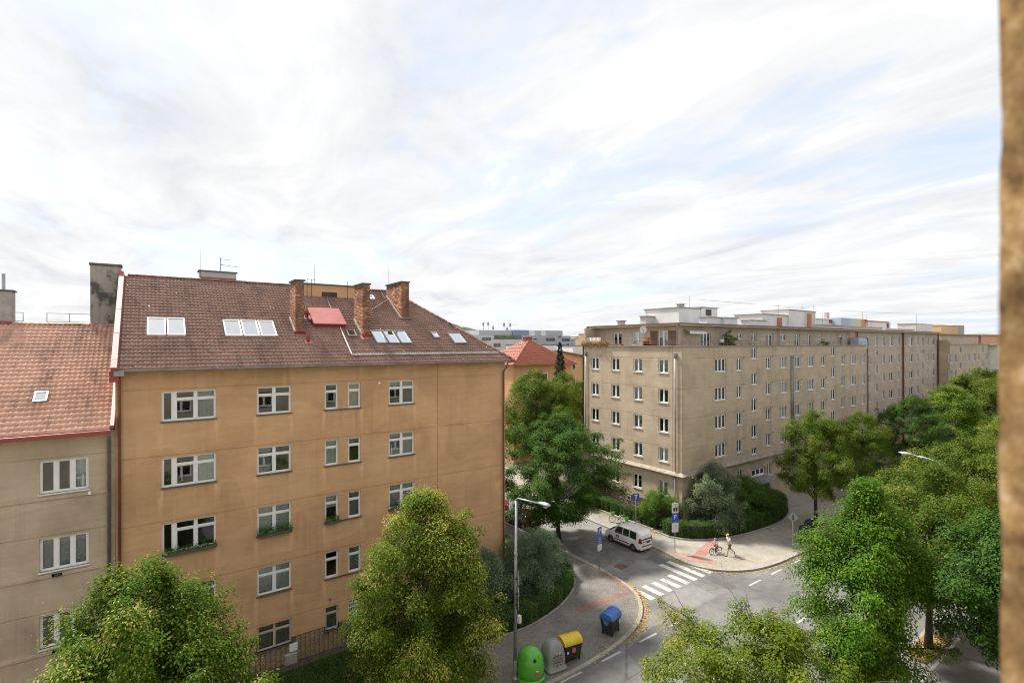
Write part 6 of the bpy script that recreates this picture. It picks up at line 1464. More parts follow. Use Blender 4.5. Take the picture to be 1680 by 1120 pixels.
street_lamp((40.0, 9.85), math.pi, 9.55, 1.75, 0.12, 'slim curved-arm street lamp among the near lindens', True)
# road signs
def sign_post(x, y, h, label, rot, cat='road sign'):
    t = thing('road_sign', (x, y, ZS), label, cat, rotz=rot); MB().tube([(0,0.05,0),(0,0.05,h)], 0.032, 8).build('post', M['steel'], t, smooth=True)
    MB().lathe([(0.09,0),(0.09,0.03),(0.05,0.06)], 10, (0,0.05,0)).build('post_foot', M['concrete'], t); return t
def plate(t, z0, z1, w, mat, label=None, name='sign_plate'):
    o = MB().box(-w/2, w/2, -0.006, 0.010, z0, z1).build(name, mat, t, bevel=0.003); MB().box(-0.05, 0.05, 0.011, 0.02, z0+0.05, z1-0.05).build('clamp', M['steel'], o); return o
def face_cam(x, y, off=0): return math.atan2(-x, y)*1.0 + math.radians(off)
def lines(parent, z0, z1, w, n, mat, seed=1):
    r = random.Random(seed)
    for i in range(n):
        z = z0+(z1-z0)*(i+0.5)/n; ww = w*r.uniform(0.55, 0.95); MB().box(-ww/2, ww/2, -0.010, -0.0065, z-0.012, z+0.012).build('text_line', mat, parent)
s = sign_post(27.15, 26.9, 3.3, 'blue parking sign with white plate on the left corner pavement', face_cam(27.15, 26.9, 55))
p = plate(s, 2.62, 3.28, 0.5, M['signblue']); lettering('letter', 'P', 0.55, M['signwhite'], p, (0, -0.011, 2.95)); 
p = plate(s, 2.02, 2.6, 0.5, M['signblue']); lines(p, 2.06, 2.56, 0.42, 4, M['signwhite'], 2); p = plate(s, 1.55, 2.0, 0.5, M['signwhite']); lines(p, 1.6, 1.96, 0.42, 3, M['signblack'], 3)
s = sign_post(34.55, 25.75, 4.05, 'tall parking sign with three plates at the right corner', face_cam(34.55, 25.75, 25))
p = plate(s, 3.2, 4.0, 0.55, M['signwhite']); MB().box(-0.16, 0.0, -0.012, -0.0065, 3.33, 3.62).box(0.03, 0.2, -0.012, -0.0065, 3.33, 3.66).build('pictogram', M['signblack'], p); lines(p, 3.72, 3.96, 0.45, 2, M['signblack'], 4)
p = plate(s, 2.4, 3.18, 0.55, M['signblue']); lettering('letter', 'P', 0.55, M['signwhite'], p, (0, -0.011, 2.86)); lines(p, 2.42, 2.56, 0.4, 1, M['signwhite'], 5)
p = plate(s, 1.65, 2.38, 0.55, M['signwhite']); lines(p, 1.7, 2.32, 0.46, 4, M['signblack'], 6)
s = sign_post(36.15, 31.2, 3.2, 'small square blue sign standing behind the white van', face_cam(36.15, 31.2, 10))
p = plate(s, 2.55, 3.2, 0.6, M['signblue']); MB().box(-0.05, 0.05, -0.012, -0.0065, 2.64, 2.98).build('pictogram', M['signwhite'], p); MB().box(-0.15, 0.15, -0.012, -0.0065, 2.99, 3.09).build('pictogram_bar', M['signwhite'], p)
s = sign_post(42.6, 20.35, 3.05, 'diamond sign seen from behind next to the black containers', face_cam(42.6, 20.35, 8))
d = MB(); d.add([(-0.42,-0.03,2.75),(0,-0.03,2.33),(0.42,-0.03,2.75),(0,-0.03,3.17),(-0.42,-0.015,2.75),(0,-0.015,2.33),(0.42,-0.015,2.75),(0,-0.015,3.17)], [(0,1,2,3),(7,6,5,4),(0,4,5,1),(1,5,6,2),(2,6,7,3),(3,7,4,0)])
dd = d.build('sign_plate', M['signback'], s); MB().box(-0.05,0.05,-0.05,-0.031,2.55,2.95).build('clamp', M['darkmetal'], dd)
# wheeled waste container with a barrel lid
def container(x, y, rot, label, lidm, group, hoodW=False, stickers=()):
    t = thing('waste_container', (x, y, ZS), label, 'waste container', group, rotz=rot)
    W, D, Hb = 1.26, 0.94, 1.02; b0 = 0.17
    bm_ = MB(); bm_.add([(-W*0.43,-D*0.40,b0),(W*0.43,-D*0.40,b0),(W*0.43,D*0.40,b0),(-W*0.43,D*0.40,b0),(-W/2,-D/2,Hb),(W/2,-D/2,Hb),(W/2,D/2,Hb),(-W/2,D/2,Hb)], [(0,3,2,1),(4,5,6,7),(0,1,5,4),(1,2,6,5),(2,3,7,6),(3,0,4,7)])
    body = bm_.build('body', M['blacklid'], t, bevel=0.04)
    for i in range(-2, 3): MB().add([(i*0.2-0.03,-D*0.405-0.012,b0+0.06),(i*0.2+0.03,-D*0.405-0.012,b0+0.06),(i*0.23+0.03,-D/2-0.004,Hb-0.08),(i*0.23-0.03,-D/2-0.004,Hb-0.08)], [(0,1,2,3)]).build('rib', M['blacklid'], body)
    MB().box(-W/2-0.05, W/2+0.05, -D/2-0.05, D/2+0.05, Hb+0.002, Hb+0.06).build('rim', M['blacklid'], t, bevel=0.015)
    n = 12; lid = MB(); r_ = D/2+0.04; V = []
    for sx in (-1, 1):
        for k in range(n+1):
            a = math.pi*k/n; V.append((sx*(W/2+0.03), -math.cos(a)*r_, Hb+0.062+math.sin(a)**0.85*0.38))
    F_ = [(k, k+1, n+2+k, n+1+k) for k in range(n)] + [tuple(range(n, -1, -1)), tuple(range(n+1, 2*n+2))]
    lo = lid.add(V, F_).build('lid', lidm, t, smooth=False, bevel=0.02)
    for i in range(-2, 3):
        rb = MB(); P_ = [(i*0.23, -math.cos(math.pi*k/n)*(r_+0.004), Hb+0.064+math.sin(math.pi*k/n)**0.85*0.385) for k in range(1, n)]; rb.tube(P_, 0.014, 5); rb.build('lid_rib', lidm, lo)
    for sx in (-1, 1):
        MB().add([(sx*(W/2+0.05), -0.28, Hb+0.02), (sx*(W/2+0.05), 0.28, Hb+0.02), (sx*(W/2+0.05), 0.1, Hb-0.32), (sx*(W/2+0.05), -0.1, Hb-0.32), (sx*(W/2+0.02), -0.28, Hb+0.02), (sx*(W/2+0.02), 0.28, Hb+0.02), (sx*(W/2+0.02), 0.1, Hb-0.32), (sx*(W/2+0.02), -0.1, Hb-0.32)],
                 [(0,1,2,3),(7,6,5,4),(0,4,5,1),(1,5,6,2),(2,6,7,3),(3,7,4,0)]).build('lid_arm', lidm, lo)
        MB().tube([(sx*(W/2+0.0), 0, Hb-0.12), (sx*(W/2+0.11), 0, Hb-0.12)], 0.025, 8).build('trunnion', M['steel'], body)
        for sy in (-1, 1):
            w_ = MB().tube([(sx*W*0.38-0.025, sy*D*0.36, 0.085), (sx*W*0.38+0.025, sy*D*0.36, 0.085)], 0.085, 12).build('wheel', M['rubber'], t); MB().box(sx*W*0.38-0.04, sx*W*0.38+0.04, sy*D*0.36-0.04, sy*D*0.36+0.04, 0.1, 0.2).build('fork', M['darkmetal'], w_)
    t.scale = (0.86, 0.86, 0.87)
    for (px, pz, w_, h_, m_s) in stickers:
        MB().box(px-w_/2, px+w_/2, -D/2-0.012, -D/2-0.006+0.02, pz-h_/2, pz+h_/2).build('sticker', m_s, body)
    return t
PAP = 'recycling containers on the left corner'
def nat(px, py): return gp(px, py, ZS)
p = nat(1001, 1036); container(p.x, p.y, math.radians(16), 'black container with domed blue lid standing alone on the corner', M['bluelid'], PAP, stickers=((0.40, 0.72, 0.17, 0.28, M['signwhite']),))
p = nat(934, 1079); container(p.x, p.y, math.radians(-10), 'black container with domed yellow lid beside the bell bins', M['yellowlid'], PAP, stickers=((0.0, 0.74, 0.26, 0.26, M['stickerred']), (-0.42, 0.66, 0.13, 0.13, M['signwhite'])))
container(45.4, 20.75, math.radians(20), 'black lidded container nearest the diamond sign', M['blacklid'], 'black containers', stickers=((0.4, 0.55, 0.13, 0.16, M['signwhite']),))
container(47.3, 21.15, math.radians(20), 'black lidded container behind, next to the tree trunk', M['blacklid'], 'black containers', stickers=((0.1, 0.35, 0.13, 0.16, M['signwhite']),))
# bell-shaped glass banks
def bell(x, y, rot, label, mat, dome, square=False):
    t = thing('bell_container', (x, y, ZS), label, 'glass bank', 'bell containers', rotz=rot)
    if square:
        n = 40; prof = [(0.66,0.02,1),(0.70,0.03,1),(0.70,0.12,1),(0.60,0.15,1),(0.60,0.5,.95),(0.585,0.85,.9),(0.54,1.1,.7),(0.44,1.35,.45),(0.28,1.5,.2),(0.10,1.555,0)]; mb = MB()
        for r_, z, sq in prof:
            for k in range(n):
                a = 2*math.pi*k/n; e = 1/((abs(math.cos(a))**(2+5*sq)+abs(math.sin(a))**(2+5*sq))**(1/(2+5*sq))); mb.v.append((r_*e*math.cos(a), r_*e*math.sin(a), z))
        for i in range(len(prof)-1):
            for k in range(n): mb.f.append((i*n+k, i*n+(k+1) % n, (i+1)*n+(k+1) % n, (i+1)*n+k))
        mb.f += [tuple(reversed(range(n))), tuple(range((len(prof)-1)*n, len(prof)*n))]; b = mb.build('shell', mat, t, smooth=True)
        rg_ = random.Random(4); black = plain('black_spray', (0.02, 0.02, 0.022), 0.6, var=0)
        for row in range(4):
            g_ = MB()
            for i in range(5):
                x0_ = -0.30+0.145*i; z0_ = 0.86-row*0.16; q_ = [(x0_+rg_.uniform(-0.05,0.05), -0.612, z0_+rg_.uniform(-0.06,0.06)) for _ in range(5)]; g_.tube(q_, 0.013, 4)
            g_.build('spray_tag', black, b)
        for sx in (-0.1, 0.12): MB().box(sx-0.07, sx+0.07, -0.607, -0.595, 1.0, 1.05).build('sticker', M['signwhite'], b)
        MB().box(-0.08, 0.1, -0.607, -0.595, 0.9, 0.98).build('sticker', M['stickerred'], b)
    else:
        b = MB().lathe(dome, 36).build('shell', mat, t, smooth=True)
        MB().box(0.12, 0.34, -0.80, -0.76, 0.42, 0.62).build('sticker', M['stickerred'], b); MB().box(0.14, 0.32, -0.80, -0.76, 0.66, 0.72).build('sticker', M['signwhite'], b)
        MB().lathe([(0.74,0.0),(0.86,0.0),(0.87,0.07),(0.80,0.16),(0.74,0.17)], 36).build('base_ring', mat, t, smooth=True)
    zt = 1.555 if square else 1.6
    for sx in (-0.07, 0.07): MB().tube([(sx,-0.16,zt-0.03),(sx,-0.12,zt+0.09),(sx,0.12,zt+0.09),(sx,0.16,zt-0.03)], 0.012, 6).build('lifting_hook', M['steel'], b)
    for a in (-2.4, -0.7, 0.9):
        rr_ = 0.70 if not square else 0.54
        MB().lathe([(0.13,-0.005),(0.12,0.03),(0.09,0.035)], 14, (0,0,0)).mesh('x', M['rubber'])
    if not square:
        for a in (math.radians(-80), math.radians(100)): MB().tube([(0.57*math.cos(a), 0.57*math.sin(a), 1.16), (0.68*math.cos(a), 0.68*math.sin(a), 1.19)], 0.10, 14).build('drop_hole', M['rubber'], b)
    return t
p = nat(869, 1108); gb = bell(p.x, p.y, math.radians(-25), 'bright green bell-shaped glass bank at the foot of the lamp post', M['greenbell'], [(0.79,0.05),(0.79,0.45),(0.775,0.8),(0.72,1.08),(0.60,1.34),(0.42,1.51),(0.22,1.59),(0.05,1.615)]); gb.scale = (0.90, 0.90, 0.92)
p = nat(906, 1092); gb = bell(p.x, p.y, math.radians(-8), 'grey bell container covered with black graffiti', M['greybell'], None, True); gb.scale = (0.86, 0.86, 0.92)

# ------------------------------------------------------------------ vehicles
M['vanwhite'] = plain('white_car_paint', (0.88, 0.88, 0.87), 0.28, var=0.03, coat=0.6); M['carred'] = plain('red_car_paint', (0.42, 0.02, 0.025), 0.25, var=0.05, coat=0.6); M['cardark'] = plain('dark_car_paint', (0.05, 0.012, 0.016), 0.25, var=0.05, coat=0.6); M['carsilver'] = plain('silver_car_paint', (0.50, 0.51, 0.53), 0.3, 0.5, var=0.04, coat=0.5)
M['carglass'] = plain('tinted_car_glass', (0.018, 0.022, 0.025), 0.06, var=0, spec=0.8); M['trim'] = plain('black_trim', (0.022, 0.022, 0.022), 0.55, var=0.1); M['alloy'] = plain('alloy_rim', (0.45, 0.46, 0.47), 0.35, 0.8, var=0.05); M['tail'] = plain('tail_lamp', (0.34, 0.012, 0.015), 0.2, var=0.1, coat=0.5); M['headlamp'] = plain('head_lamp', (0.62, 0.64, 0.66), 0.12, var=0, coat=0.5)
def lerp_tab(tab, s):
    for (a, x), (b, y) in zip(tab, tab[1:]):
        if s <= b: t = (s-a)/(b-a) if b > a else 0; return x+(y-x)*t
    return tab[-1][1]
def vehicle(x, y, rot, label, paintm, L, W, top, belt, wheels, rwheel, glass_side, rear=True, name='parked_car', cat='car', logo=False, mould=True, roof_rails=False):
    """body is a loft of cross-sections; local +x is the front"""
    t = thing(name, (x, y, 0.0), label, cat, rotz=rot); hw = W/2; zs0 = 0.26
    def sec(s, v):
        """v 0..1 from sill to roof centre"""
        zt = lerp_tab(top, s); zb = min(lerp_tab(belt, s), zt-0.02); e = min(1, min(s, L-s)/0.42); nose = 0.80+0.20*math.sin(e*math.pi/2); w = hw*nose
        pts = [(w*0.90, zs0), (w*0.985, zs0+0.14), (w, zs0+0.36), (w*0.985, zb-0.10), (w*0.965, zb)]
        th = zt-zb; cab = min(1.0, th/0.5); wr = w*(1-0.17*cab)
        pts += [(w*0.95-(w*0.95-wr)*0.55, zb+th*0.55), (wr, zb+th*0.88), (wr*0.90, zt-0.012*cab), (wr*0.5, zt+0.008*cab), (0, zt+0.014*cab)]
        f = v*(len(pts)-1); i = min(int(f), len(pts)-2); u = f-i; return pts[i][0]+(pts[i+1][0]-pts[i][0])*u, pts[i][1]+(pts[i+1][1]-pts[i][1])*u
    ns, nv = 60, 28; mb = MB(); arch = rwheel+0.065
    def inarch(s, z): return any((s-wx)**2+(z-rwheel)**2 < arch**2 for wx in wheels)
    for side_ in (1, -1):
        base = len(mb.v)
        for i in range(ns+1):
            s_ = L*i/ns
            for j in range(nv+1):
                w_, z = sec(s_, j/nv); mb.v.append((s_-L/2, w_*side_, z))
        for i in range(ns):
            for j in range(nv):
                a = base+i*(nv+1)+j; c = [mb.v[q] for q in (a, a+nv+1, a+nv+2, a+1)]; cx = sum(q[0] for q in c)/4+L/2; cz = sum(q[2] for q in c)/4
                if j < nv*0.5 and inarch(cx, cz): continue
                f = (a, a+nv+1, a+nv+2, a+1); mb.f.append(f if side_ < 0 else f[::-1])
        for e, i in ((0, 0), (1, ns)):
            pass
    n1 = nv+1; off = (ns+1)*n1
    for i in (0, ns):
        for j in range(nv):
            a, b = i*n1+j, off+i*n1+j; f = (a, a+1, b+1, b); mb.f.append(f if i == 0 else f[::-1])
    body = mb.build('body', paintm, t, smooth=True)
    body.modifiers.new('edge', 'EDGE_SPLIT').split_angle = math.radians(38)
    MB().box(-L/2+0.12, L/2-0.12, -hw+0.12, hw-0.12, 0.2, 0.75).build('underbody', M['trim'], body)
    def patch(nm, s0, s1, v0, v1, mat, sides=(1, -1), off_=0.006, parent=body, n=8):
        for sd in sides:
            p_ = MB()
            for i in range(n+1):
                for j in range(n+1):
                    a, b = s0(j/n) if callable(s0) else s0, s1(j/n) if callable(s1) else s1; s_ = a+(b-a)*i/n; w_, z = sec(s_, v0+(v1-v0)*j/n); p_.v.append((s_-L/2, (w_+off_)*sd, z+off_*0.3))
            for i in range(n):
                for j in range(n): a = i*(n+1)+j; f = (a, a+n+1, a+n+2, a+1); p_.f.append(f if sd < 0 else f[::-1])
            p_.build(nm, mat, parent, smooth=True)
    vb, vt = 4/9+0.01, 6/9-0.005
    for (a0, a1, b0, b1) in glass_side: patch('side_window', lambda q, a0=a0, b0=b0: a0+(b0-a0)*q, lambda q, a1=a1, b1=b1: a1+(b1-a1)*q, vb, vt, M['carglass'])
    if mould: patch('side_moulding', wheels[0]+rwheel+0.14, wheels[1]-rwheel-0.14, 1.55/9, 1.95/9, M['trim'], off_=0.012, n=3)
    patch('sill_trim', wheels[0]+rwheel+0.08, wheels[1]-rwheel-0.08, 0.02, 0.7/9, M['trim'], off_=0.004, n=3)
    for sd in (1, -1):
        for ds in (glass_side[0][1]+0.05, glass_side[-1][1]-0.05): MB().box(ds-L/2-0.28, ds-L/2-0.08, sd*(hw*0.985), sd*(hw*0.985)+0.025*sd, lerp_tab(belt, ds)-0.13, lerp_tab(belt, ds)-0.10).build('door_handle', paintm, body)
    zr = lerp_tab(top, 0.10); zbr = lerp_tab(belt, 0.1)
    # rear: tailgate glass, lamps, bumper, plate
    def rearx(z):
        best = 0
        for i in range(40):
            s_ = 0.6*i/39
            if lerp_tab(top, s_) >= z: return s_-L/2
        return -L/2
    if rear:
        g_ = MB(); za, zc = zbr+0.02, zr-0.10; g_.add([(rearx(za)-0.012, -hw*0.72, za), (rearx(za)-0.012, hw*0.72, za), (rearx(zc)-0.012, hw*0.62, zc), (rearx(zc)-0.012, -hw*0.62, zc)], [(0,3,2,1)]); g_.build('rear_window', M['carglass'], body)
        for sd in (1, -1):
            MB().add([(-L/2-0.012, sd*hw*0.60, 0.88), (-L/2-0.012, sd*hw*0.80, 0.86), (-L/2-0.012, sd*hw*0.80, 1.32), (-L/2-0.012, sd*hw*0.74, 1.32), (-L/2+0.20, sd*hw*0.93, 0.88), (-L/2+0.16, sd*hw*0.91, 1.30)],
                     [(0,1,2,3) if sd < 0 else (3,2,1,0), (1,4,5,2) if sd < 0 else (2,5,4,1)]).build('tail_lamp', M['tail'], body)
        MB().box(-L/2-0.06, -L/2+0.05, -hw*0.78, hw*0.78, 0.34, 0.60).build('rear_bumper', paintm, body, bevel=0.03)
        MB().box(-L/2-0.065, -L/2+0.0, -hw*0.72, hw*0.72, 0.56, 0.615).build('bumper_strip', M['trim'], body)
        MB().box(-L/2-0.02, -L/2-0.002, -0.48, 0.48, 0.80, 0.98).build('plate_recess', M['trim'], body); MB().box(-L/2-0.03, -L/2-0.021, -0.02, 0.44, 0.82, 0.93).build('number_plate', M['signwhite'], body)
        MB().tube([(rearx(za)-0.03, -0.05, za+0.02), (rearx(za+0.25)-0.04, 0.25, za+0.22)], 0.012, 5).build('wiper', M['trim'], body)
    MB().box(L/2-0.05, L/2+0.05, -hw*0.76, hw*0.76, 0.32, 0.58).build('front_bumper', paintm, body, bevel=0.03); MB().box(L/2-0.01, L/2+0.03, -hw*0.45, hw*0.45, 0.60, 0.72).build('grille', M['trim'], body)
    for sd in (1, -1):
        MB().box(L/2-0.16, L/2-0.005, sd*hw*0.56-0.14, sd*hw*0.56+0.14, 0.70, 0.86).build('headlight', M['headlamp'], body, bevel=0.03)
        mx_ = glass_side[-1][1]-0.12-L/2; MB().obox((mx_, sd*(hw+0.09), lerp_tab(belt, mx_+L/2)+0.06), (0.05,0,0), (0,0.09,0), (0,0,0.075)).build('mirror', paintm, body, bevel=0.02)
    # windscreen between bonnet and roof
    fr = [k for k in range(ns+1) if True]; sw0 = glass_side[-1][1]+0.03; sa = next(s_ for s_ in np.linspace(L, L*0.4, 200) if lerp_tab(top, s_) > lerp_tab(belt, s_)+0.10); sb = next(s_ for s_ in np.linspace(sa, L*0.3, 200) if lerp_tab(top, s_) > max(v for _, v in top)-0.10)
    w_ = MB(); w_.add([(sa-L/2, -hw*0.80, lerp_tab(top, sa)+0.012), (sa-L/2, hw*0.80, lerp_tab(top, sa)+0.012), (sb-L/2, hw*0.70, lerp_tab(top, sb)+0.012), (sb-L/2, -hw*0.70, lerp_tab(top, sb)+0.012)], [(0,1,2,3)]); w_.build('windscreen', M['carglass'], body)
    for wx in wheels:
        for sd in (1, -1):
            y1 = sd*(hw-0.03); y0_ = sd*(hw-0.22); wl = MB().tube([(wx-L/2, y0_, rwheel), (wx-L/2, y0_+(y1-y0_)*0.1, rwheel), (wx-L/2, y0_+(y1-y0_)*0.9, rwheel), (wx-L/2, y1, rwheel)], [rwheel*0.93, rwheel, rwheel, rwheel*0.93], 28).build('tyre', M['rubber'], t, smooth=False)
            rm = MB().tube([(wx-L/2, y1-0.02*sd, rwheel), (wx-L/2, y1+0.006*sd, rwheel)], [rwheel*0.66, rwheel*0.62], 24).build('rim', M['alloy'], wl)
            for k in range(7):
                a = 2*math.pi*k/7; ca, sa_ = math.cos(a), math.sin(a); MB().obox((wx-L/2+ca*rwheel*0.42, y1+0.012*sd, rwheel+sa_*rwheel*0.42), (-sa_*0.035, 0, ca*0.035), (0, 0.004, 0), (ca*0.06, 0, sa_*0.06)).build('rim_gap', M['trim'], rm)
    if logo:
        zl = lerp_tab(belt, L*0.55)-0.22
        for sd in (1, -1):
            for dx in (-0.11, 0.07): MB().obox((L*0.10+dx, sd*(hw+0.004), zl), (0.055,0,0), (0,0.004,0), (0,0,0.13)).build('door_emblem', M['signblack'], body)
    return t
vanL = 4.40
van = vehicle(32.98, 29.35, math.radians(90), 'white compact van parked at the kerb of the side street', M['vanwhite'], vanL, 1.83,
        [(0,1.55),(0.05,1.62),(0.14,1.76),(0.35,1.82),(1.4,1.85),(2.5,1.82),(2.85,1.74),(3.35,1.30),(3.55,1.12),(3.9,1.05),(4.25,0.93),(4.40,0.70)],
        [(0,1.08),(1.5,1.08),(3.3,1.04),(3.6,1.02),(4.40,0.66)], (0.78, 3.52), 0.32,
        ((0.42,1.22,0.50,1.22),(1.30,2.02,1.30,2.02),(2.10,3.12,2.10,2.72)), True, 'parked_van', 'van', True); van.scale = (0.90, 0.93, 0.92)
hatchT = [(0,0.95),(0.06,1.0),(0.45,1.38),(0.9,1.46),(2.0,1.47),(2.5,1.36),(3.1,0.98),(3.6,0.92),(3.95,0.80),(4.05,0.62)]; hatchB = [(0,0.90),(2.9,0.90),(3.2,0.88),(4.05,0.60)]
hg = ((0.75,1.45,0.95,1.45),(1.53,2.85,1.53,2.40))
vehicle(33.15, 38.6, math.radians(90), 'silver hatchback parked ahead of the white van under the linden', M['carsilver'], 4.05, 1.72, hatchT, hatchB, (0.75, 3.25), 0.31, hg)
vehicle(33.2, 44.2, math.radians(90), 'white hatchback parked farther up the side street', M['vanwhite'], 4.05, 1.72, hatchT, hatchB, (0.75, 3.25), 0.31, hg)
vehicle(28.4, 43.4, math.radians(90), 'bright red hatchback half hidden past the ochre corner', M['carred'], 4.05, 1.72, hatchT, hatchB, (0.75, 3.25), 0.31, hg)
vehicle(28.4, 38.3, math.radians(90), 'dark maroon hatchback nearest the ochre corner', M['cardark'], 4.05, 1.72, hatchT, hatchB, (0.75, 3.25), 0.31, hg)
vehicle(28.45, 49.0, math.radians(90), 'silver hatchback deepest in the side street', M['carsilver'], 4.05, 1.72, hatchT, hatchB, (0.75, 3.25), 0.31, hg)
# ------------------------------------------------------------------ bicycles
M['bikewhite'] = paint('white_bike_paint', (0.72, 0.72, 0.70)); M['bikegreen'] = paint('green_basket', (0.06, 0.50, 0.05)); M['bikeblack'] = paint('black_bike_paint', (0.025, 0.025, 0.03)); M['chrome'] = plain('chrome', (0.55, 0.55, 0.56), 0.25, 0.9, var=0)
def bicycle(x, y, rot, label, r, wb, framem, basket=None, steer=0.0, lean=0.0, tyre=0.02):
    t = thing('bicycle', (x, y, ZS), label, 'bicycle', rotz=rot); t.rotation_euler.x = lean
    def torus(cx, R_, r_, n=30, m=6):
        mb = MB()
        for i in range(n):
            a = 2*math.pi*i/n
            for j in range(m):
                b = 2*math.pi*j/m; q = R_+r_*math.cos(b); mb.v.append((cx+q*math.cos(a), r_*math.sin(b), r+q*math.sin(a)))
        for i in range(n):
            for j in range(m): mb.f.append((i*m+j, ((i+1) % n)*m+j, ((i+1) % n)*m+(j+1) % m, i*m+(j+1) % m))
        return mb
    for cx in (0, wb):
        w = torus(cx, r-tyre, tyre).build('wheel', M['rubber'], t, smooth=True); torus(cx, r-tyre*2.2, tyre*0.45).build('rim', M['chrome'], w, smooth=True)
        sp = MB()
        for k in range(14): a = 2*math.pi*k/14; sp.tube([(cx, 0.02*(-1)**k, r), (cx+(r-tyre*2)*math.cos(a), 0, r+(r-tyre*2)*math.sin(a))], 0.0035, 4)
        sp.tube([(cx,-0.04,r),(cx,0.04,r)], 0.022, 8); sp.build('spokes', M['chrome'], w)
    bb = (wb*0.42, 0, r*0.85); st = (wb*0.33, 0, r*2.0); hd = (wb*0.82, 0, r*2.15); hd2 = (wb*0.85, 0, r*1.85); k = 0.02
    MB().tube([hd2, bb], k*1.3, 8).tube([st, bb], k, 8).tube([(st[0]*1.06, 0, r*1.5), hd2], k*1.2, 8).tube([bb, (0,0.05,r)], k*0.6, 6).tube([bb, (0,-0.05,r)], k*0.6, 6).tube([(st[0]*1.02,0,r*1.75), (0,0.05,r)], k*0.5, 6).build('frame', framem, t, smooth=True)
    MB().tube([hd, hd2, (wb*0.93, 0, r*1.35)], k*1.1, 8).tube([(wb*0.93,0.055,r*1.35),(wb,0.055,r)], k*0.7, 6).tube([(wb*0.93,-0.055,r*1.35),(wb,-0.055,r)], k*0.7, 6).build('fork', framem, t, smooth=True)
    hb = MB().tube([hd, (wb*0.80, 0, r*2.45)], k*0.8, 8).tube([(wb*0.70,-0.29,r*2.55),(wb*0.80,-0.14,r*2.5),(wb*0.80,0.14,r*2.5),(wb*0.70,0.29,r*2.55)], 0.012, 8).build('handlebar', M['chrome'], t, smooth=True)
    for sy in (-1, 1): MB().tube([(wb*0.74,sy*0.22,r*2.53),(wb*0.68,sy*0.31,r*2.56)], 0.018, 8).build('grip', M['rubber'], hb)
    MB().tube([st, (wb*0.30, 0, r*2.55)], 0.014, 8).build('seat_post', M['chrome'], t)
    s_ = MB(); s_.add([(wb*0.30-0.13,-0.08,r*2.6),(wb*0.30-0.13,0.08,r*2.6),(wb*0.30+0.02,0.05,r*2.6),(wb*0.30+0.15,0.018,r*2.58),(wb*0.30+0.15,-0.018,r*2.58),(wb*0.30+0.02,-0.05,r*2.6)], [(0,1,2,3,4,5)]); s_.add([(p_[0], p_[1]*0.8, p_[2]-0.05) for p_ in s_.v[:6]], [(5,4,3,2,1,0)]); s_.f += [(i, 6+i, 6+(i+1) % 6, (i+1) % 6) for i in range(6)]; s_.build('saddle', M['rubber'], t, bevel=0.015)
    MB().tube([(bb[0],-0.06,bb[2]),(bb[0],0.06,bb[2])], 0.07, 14).tube([(bb[0],0.08,bb[2]),(bb[0]+0.12,0.09,bb[2]-0.08)], 0.012, 6).tube([(bb[0],-0.08,bb[2]),(bb[0]-0.12,-0.09,bb[2]+0.08)], 0.012, 6).box(bb[0]+0.08,bb[0]+0.17,0.08,0.16,bb[2]-0.10,bb[2]-0.08).box(bb[0]-0.17,bb[0]-0.08,-0.16,-0.08,bb[2]+0.08,bb[2]+0.10).build('crank', M['trim'], t)
    mg = MB()
    for cx, a0, a1 in ((0, 0.5, 3.3), (wb, 0.9, 2.9)):
        P_ = [(cx+(r+0.02)*math.cos(a0+(a1-a0)*i/10), r+(r+0.02)*math.sin(a0+(a1-a0)*i/10)) for i in range(11)]; b0 = len(mg.v)
        for px_, pz_ in P_: mg.v += [(px_, -0.03, pz_), (px_, 0.03, pz_)]
        for i in range(10): mg.f.append((b0+2*i, b0+2*i+1, b0+2*i+3, b0+2*i+2))
    mg.build('mudguards', framem if basket else M['trim'], t)
    if basket:
        b = MB(); x0_, z0_ = wb*0.98, r*2.15; b.add([(x0_-0.12,-0.14,z0_),(x0_+0.12,-0.14,z0_),(x0_+0.12,0.14,z0_),(x0_-0.12,0.14,z0_),(x0_-0.17,-0.2,z0_+0.28),(x0_+0.19,-0.2,z0_+0.24),(x0_+0.19,0.2,z0_+0.24),(x0_-0.17,0.2,z0_+0.28)], [(0,3,2,1),(0,1,5,4),(1,2,6,5),(2,3,7,6),(3,0,4,7)])
        o = b.build('basket', basket, t); sl = o.modifiers.new('shell', 'SOLIDIFY'); sl.thickness = 0.012
        MB().tube([(x0_-0.05,0,z0_),(wb*0.86,0,r*1.95)], 0.014, 6).build('basket_stay', M['trim'], o)
    return t
bicycle(36.3, 31.1, math.radians(142), 'white hire bicycle with green front basket nearer the blue sign', 0.33, 1.06, M['bikewhite'], M['bikegreen'], lean=0.08)
bicycle(36.45, 33.0, math.radians(148), 'white hire bicycle with green basket farther along the hedge', 0.33, 1.06, M['bikewhite'], M['bikegreen'], lean=0.06)

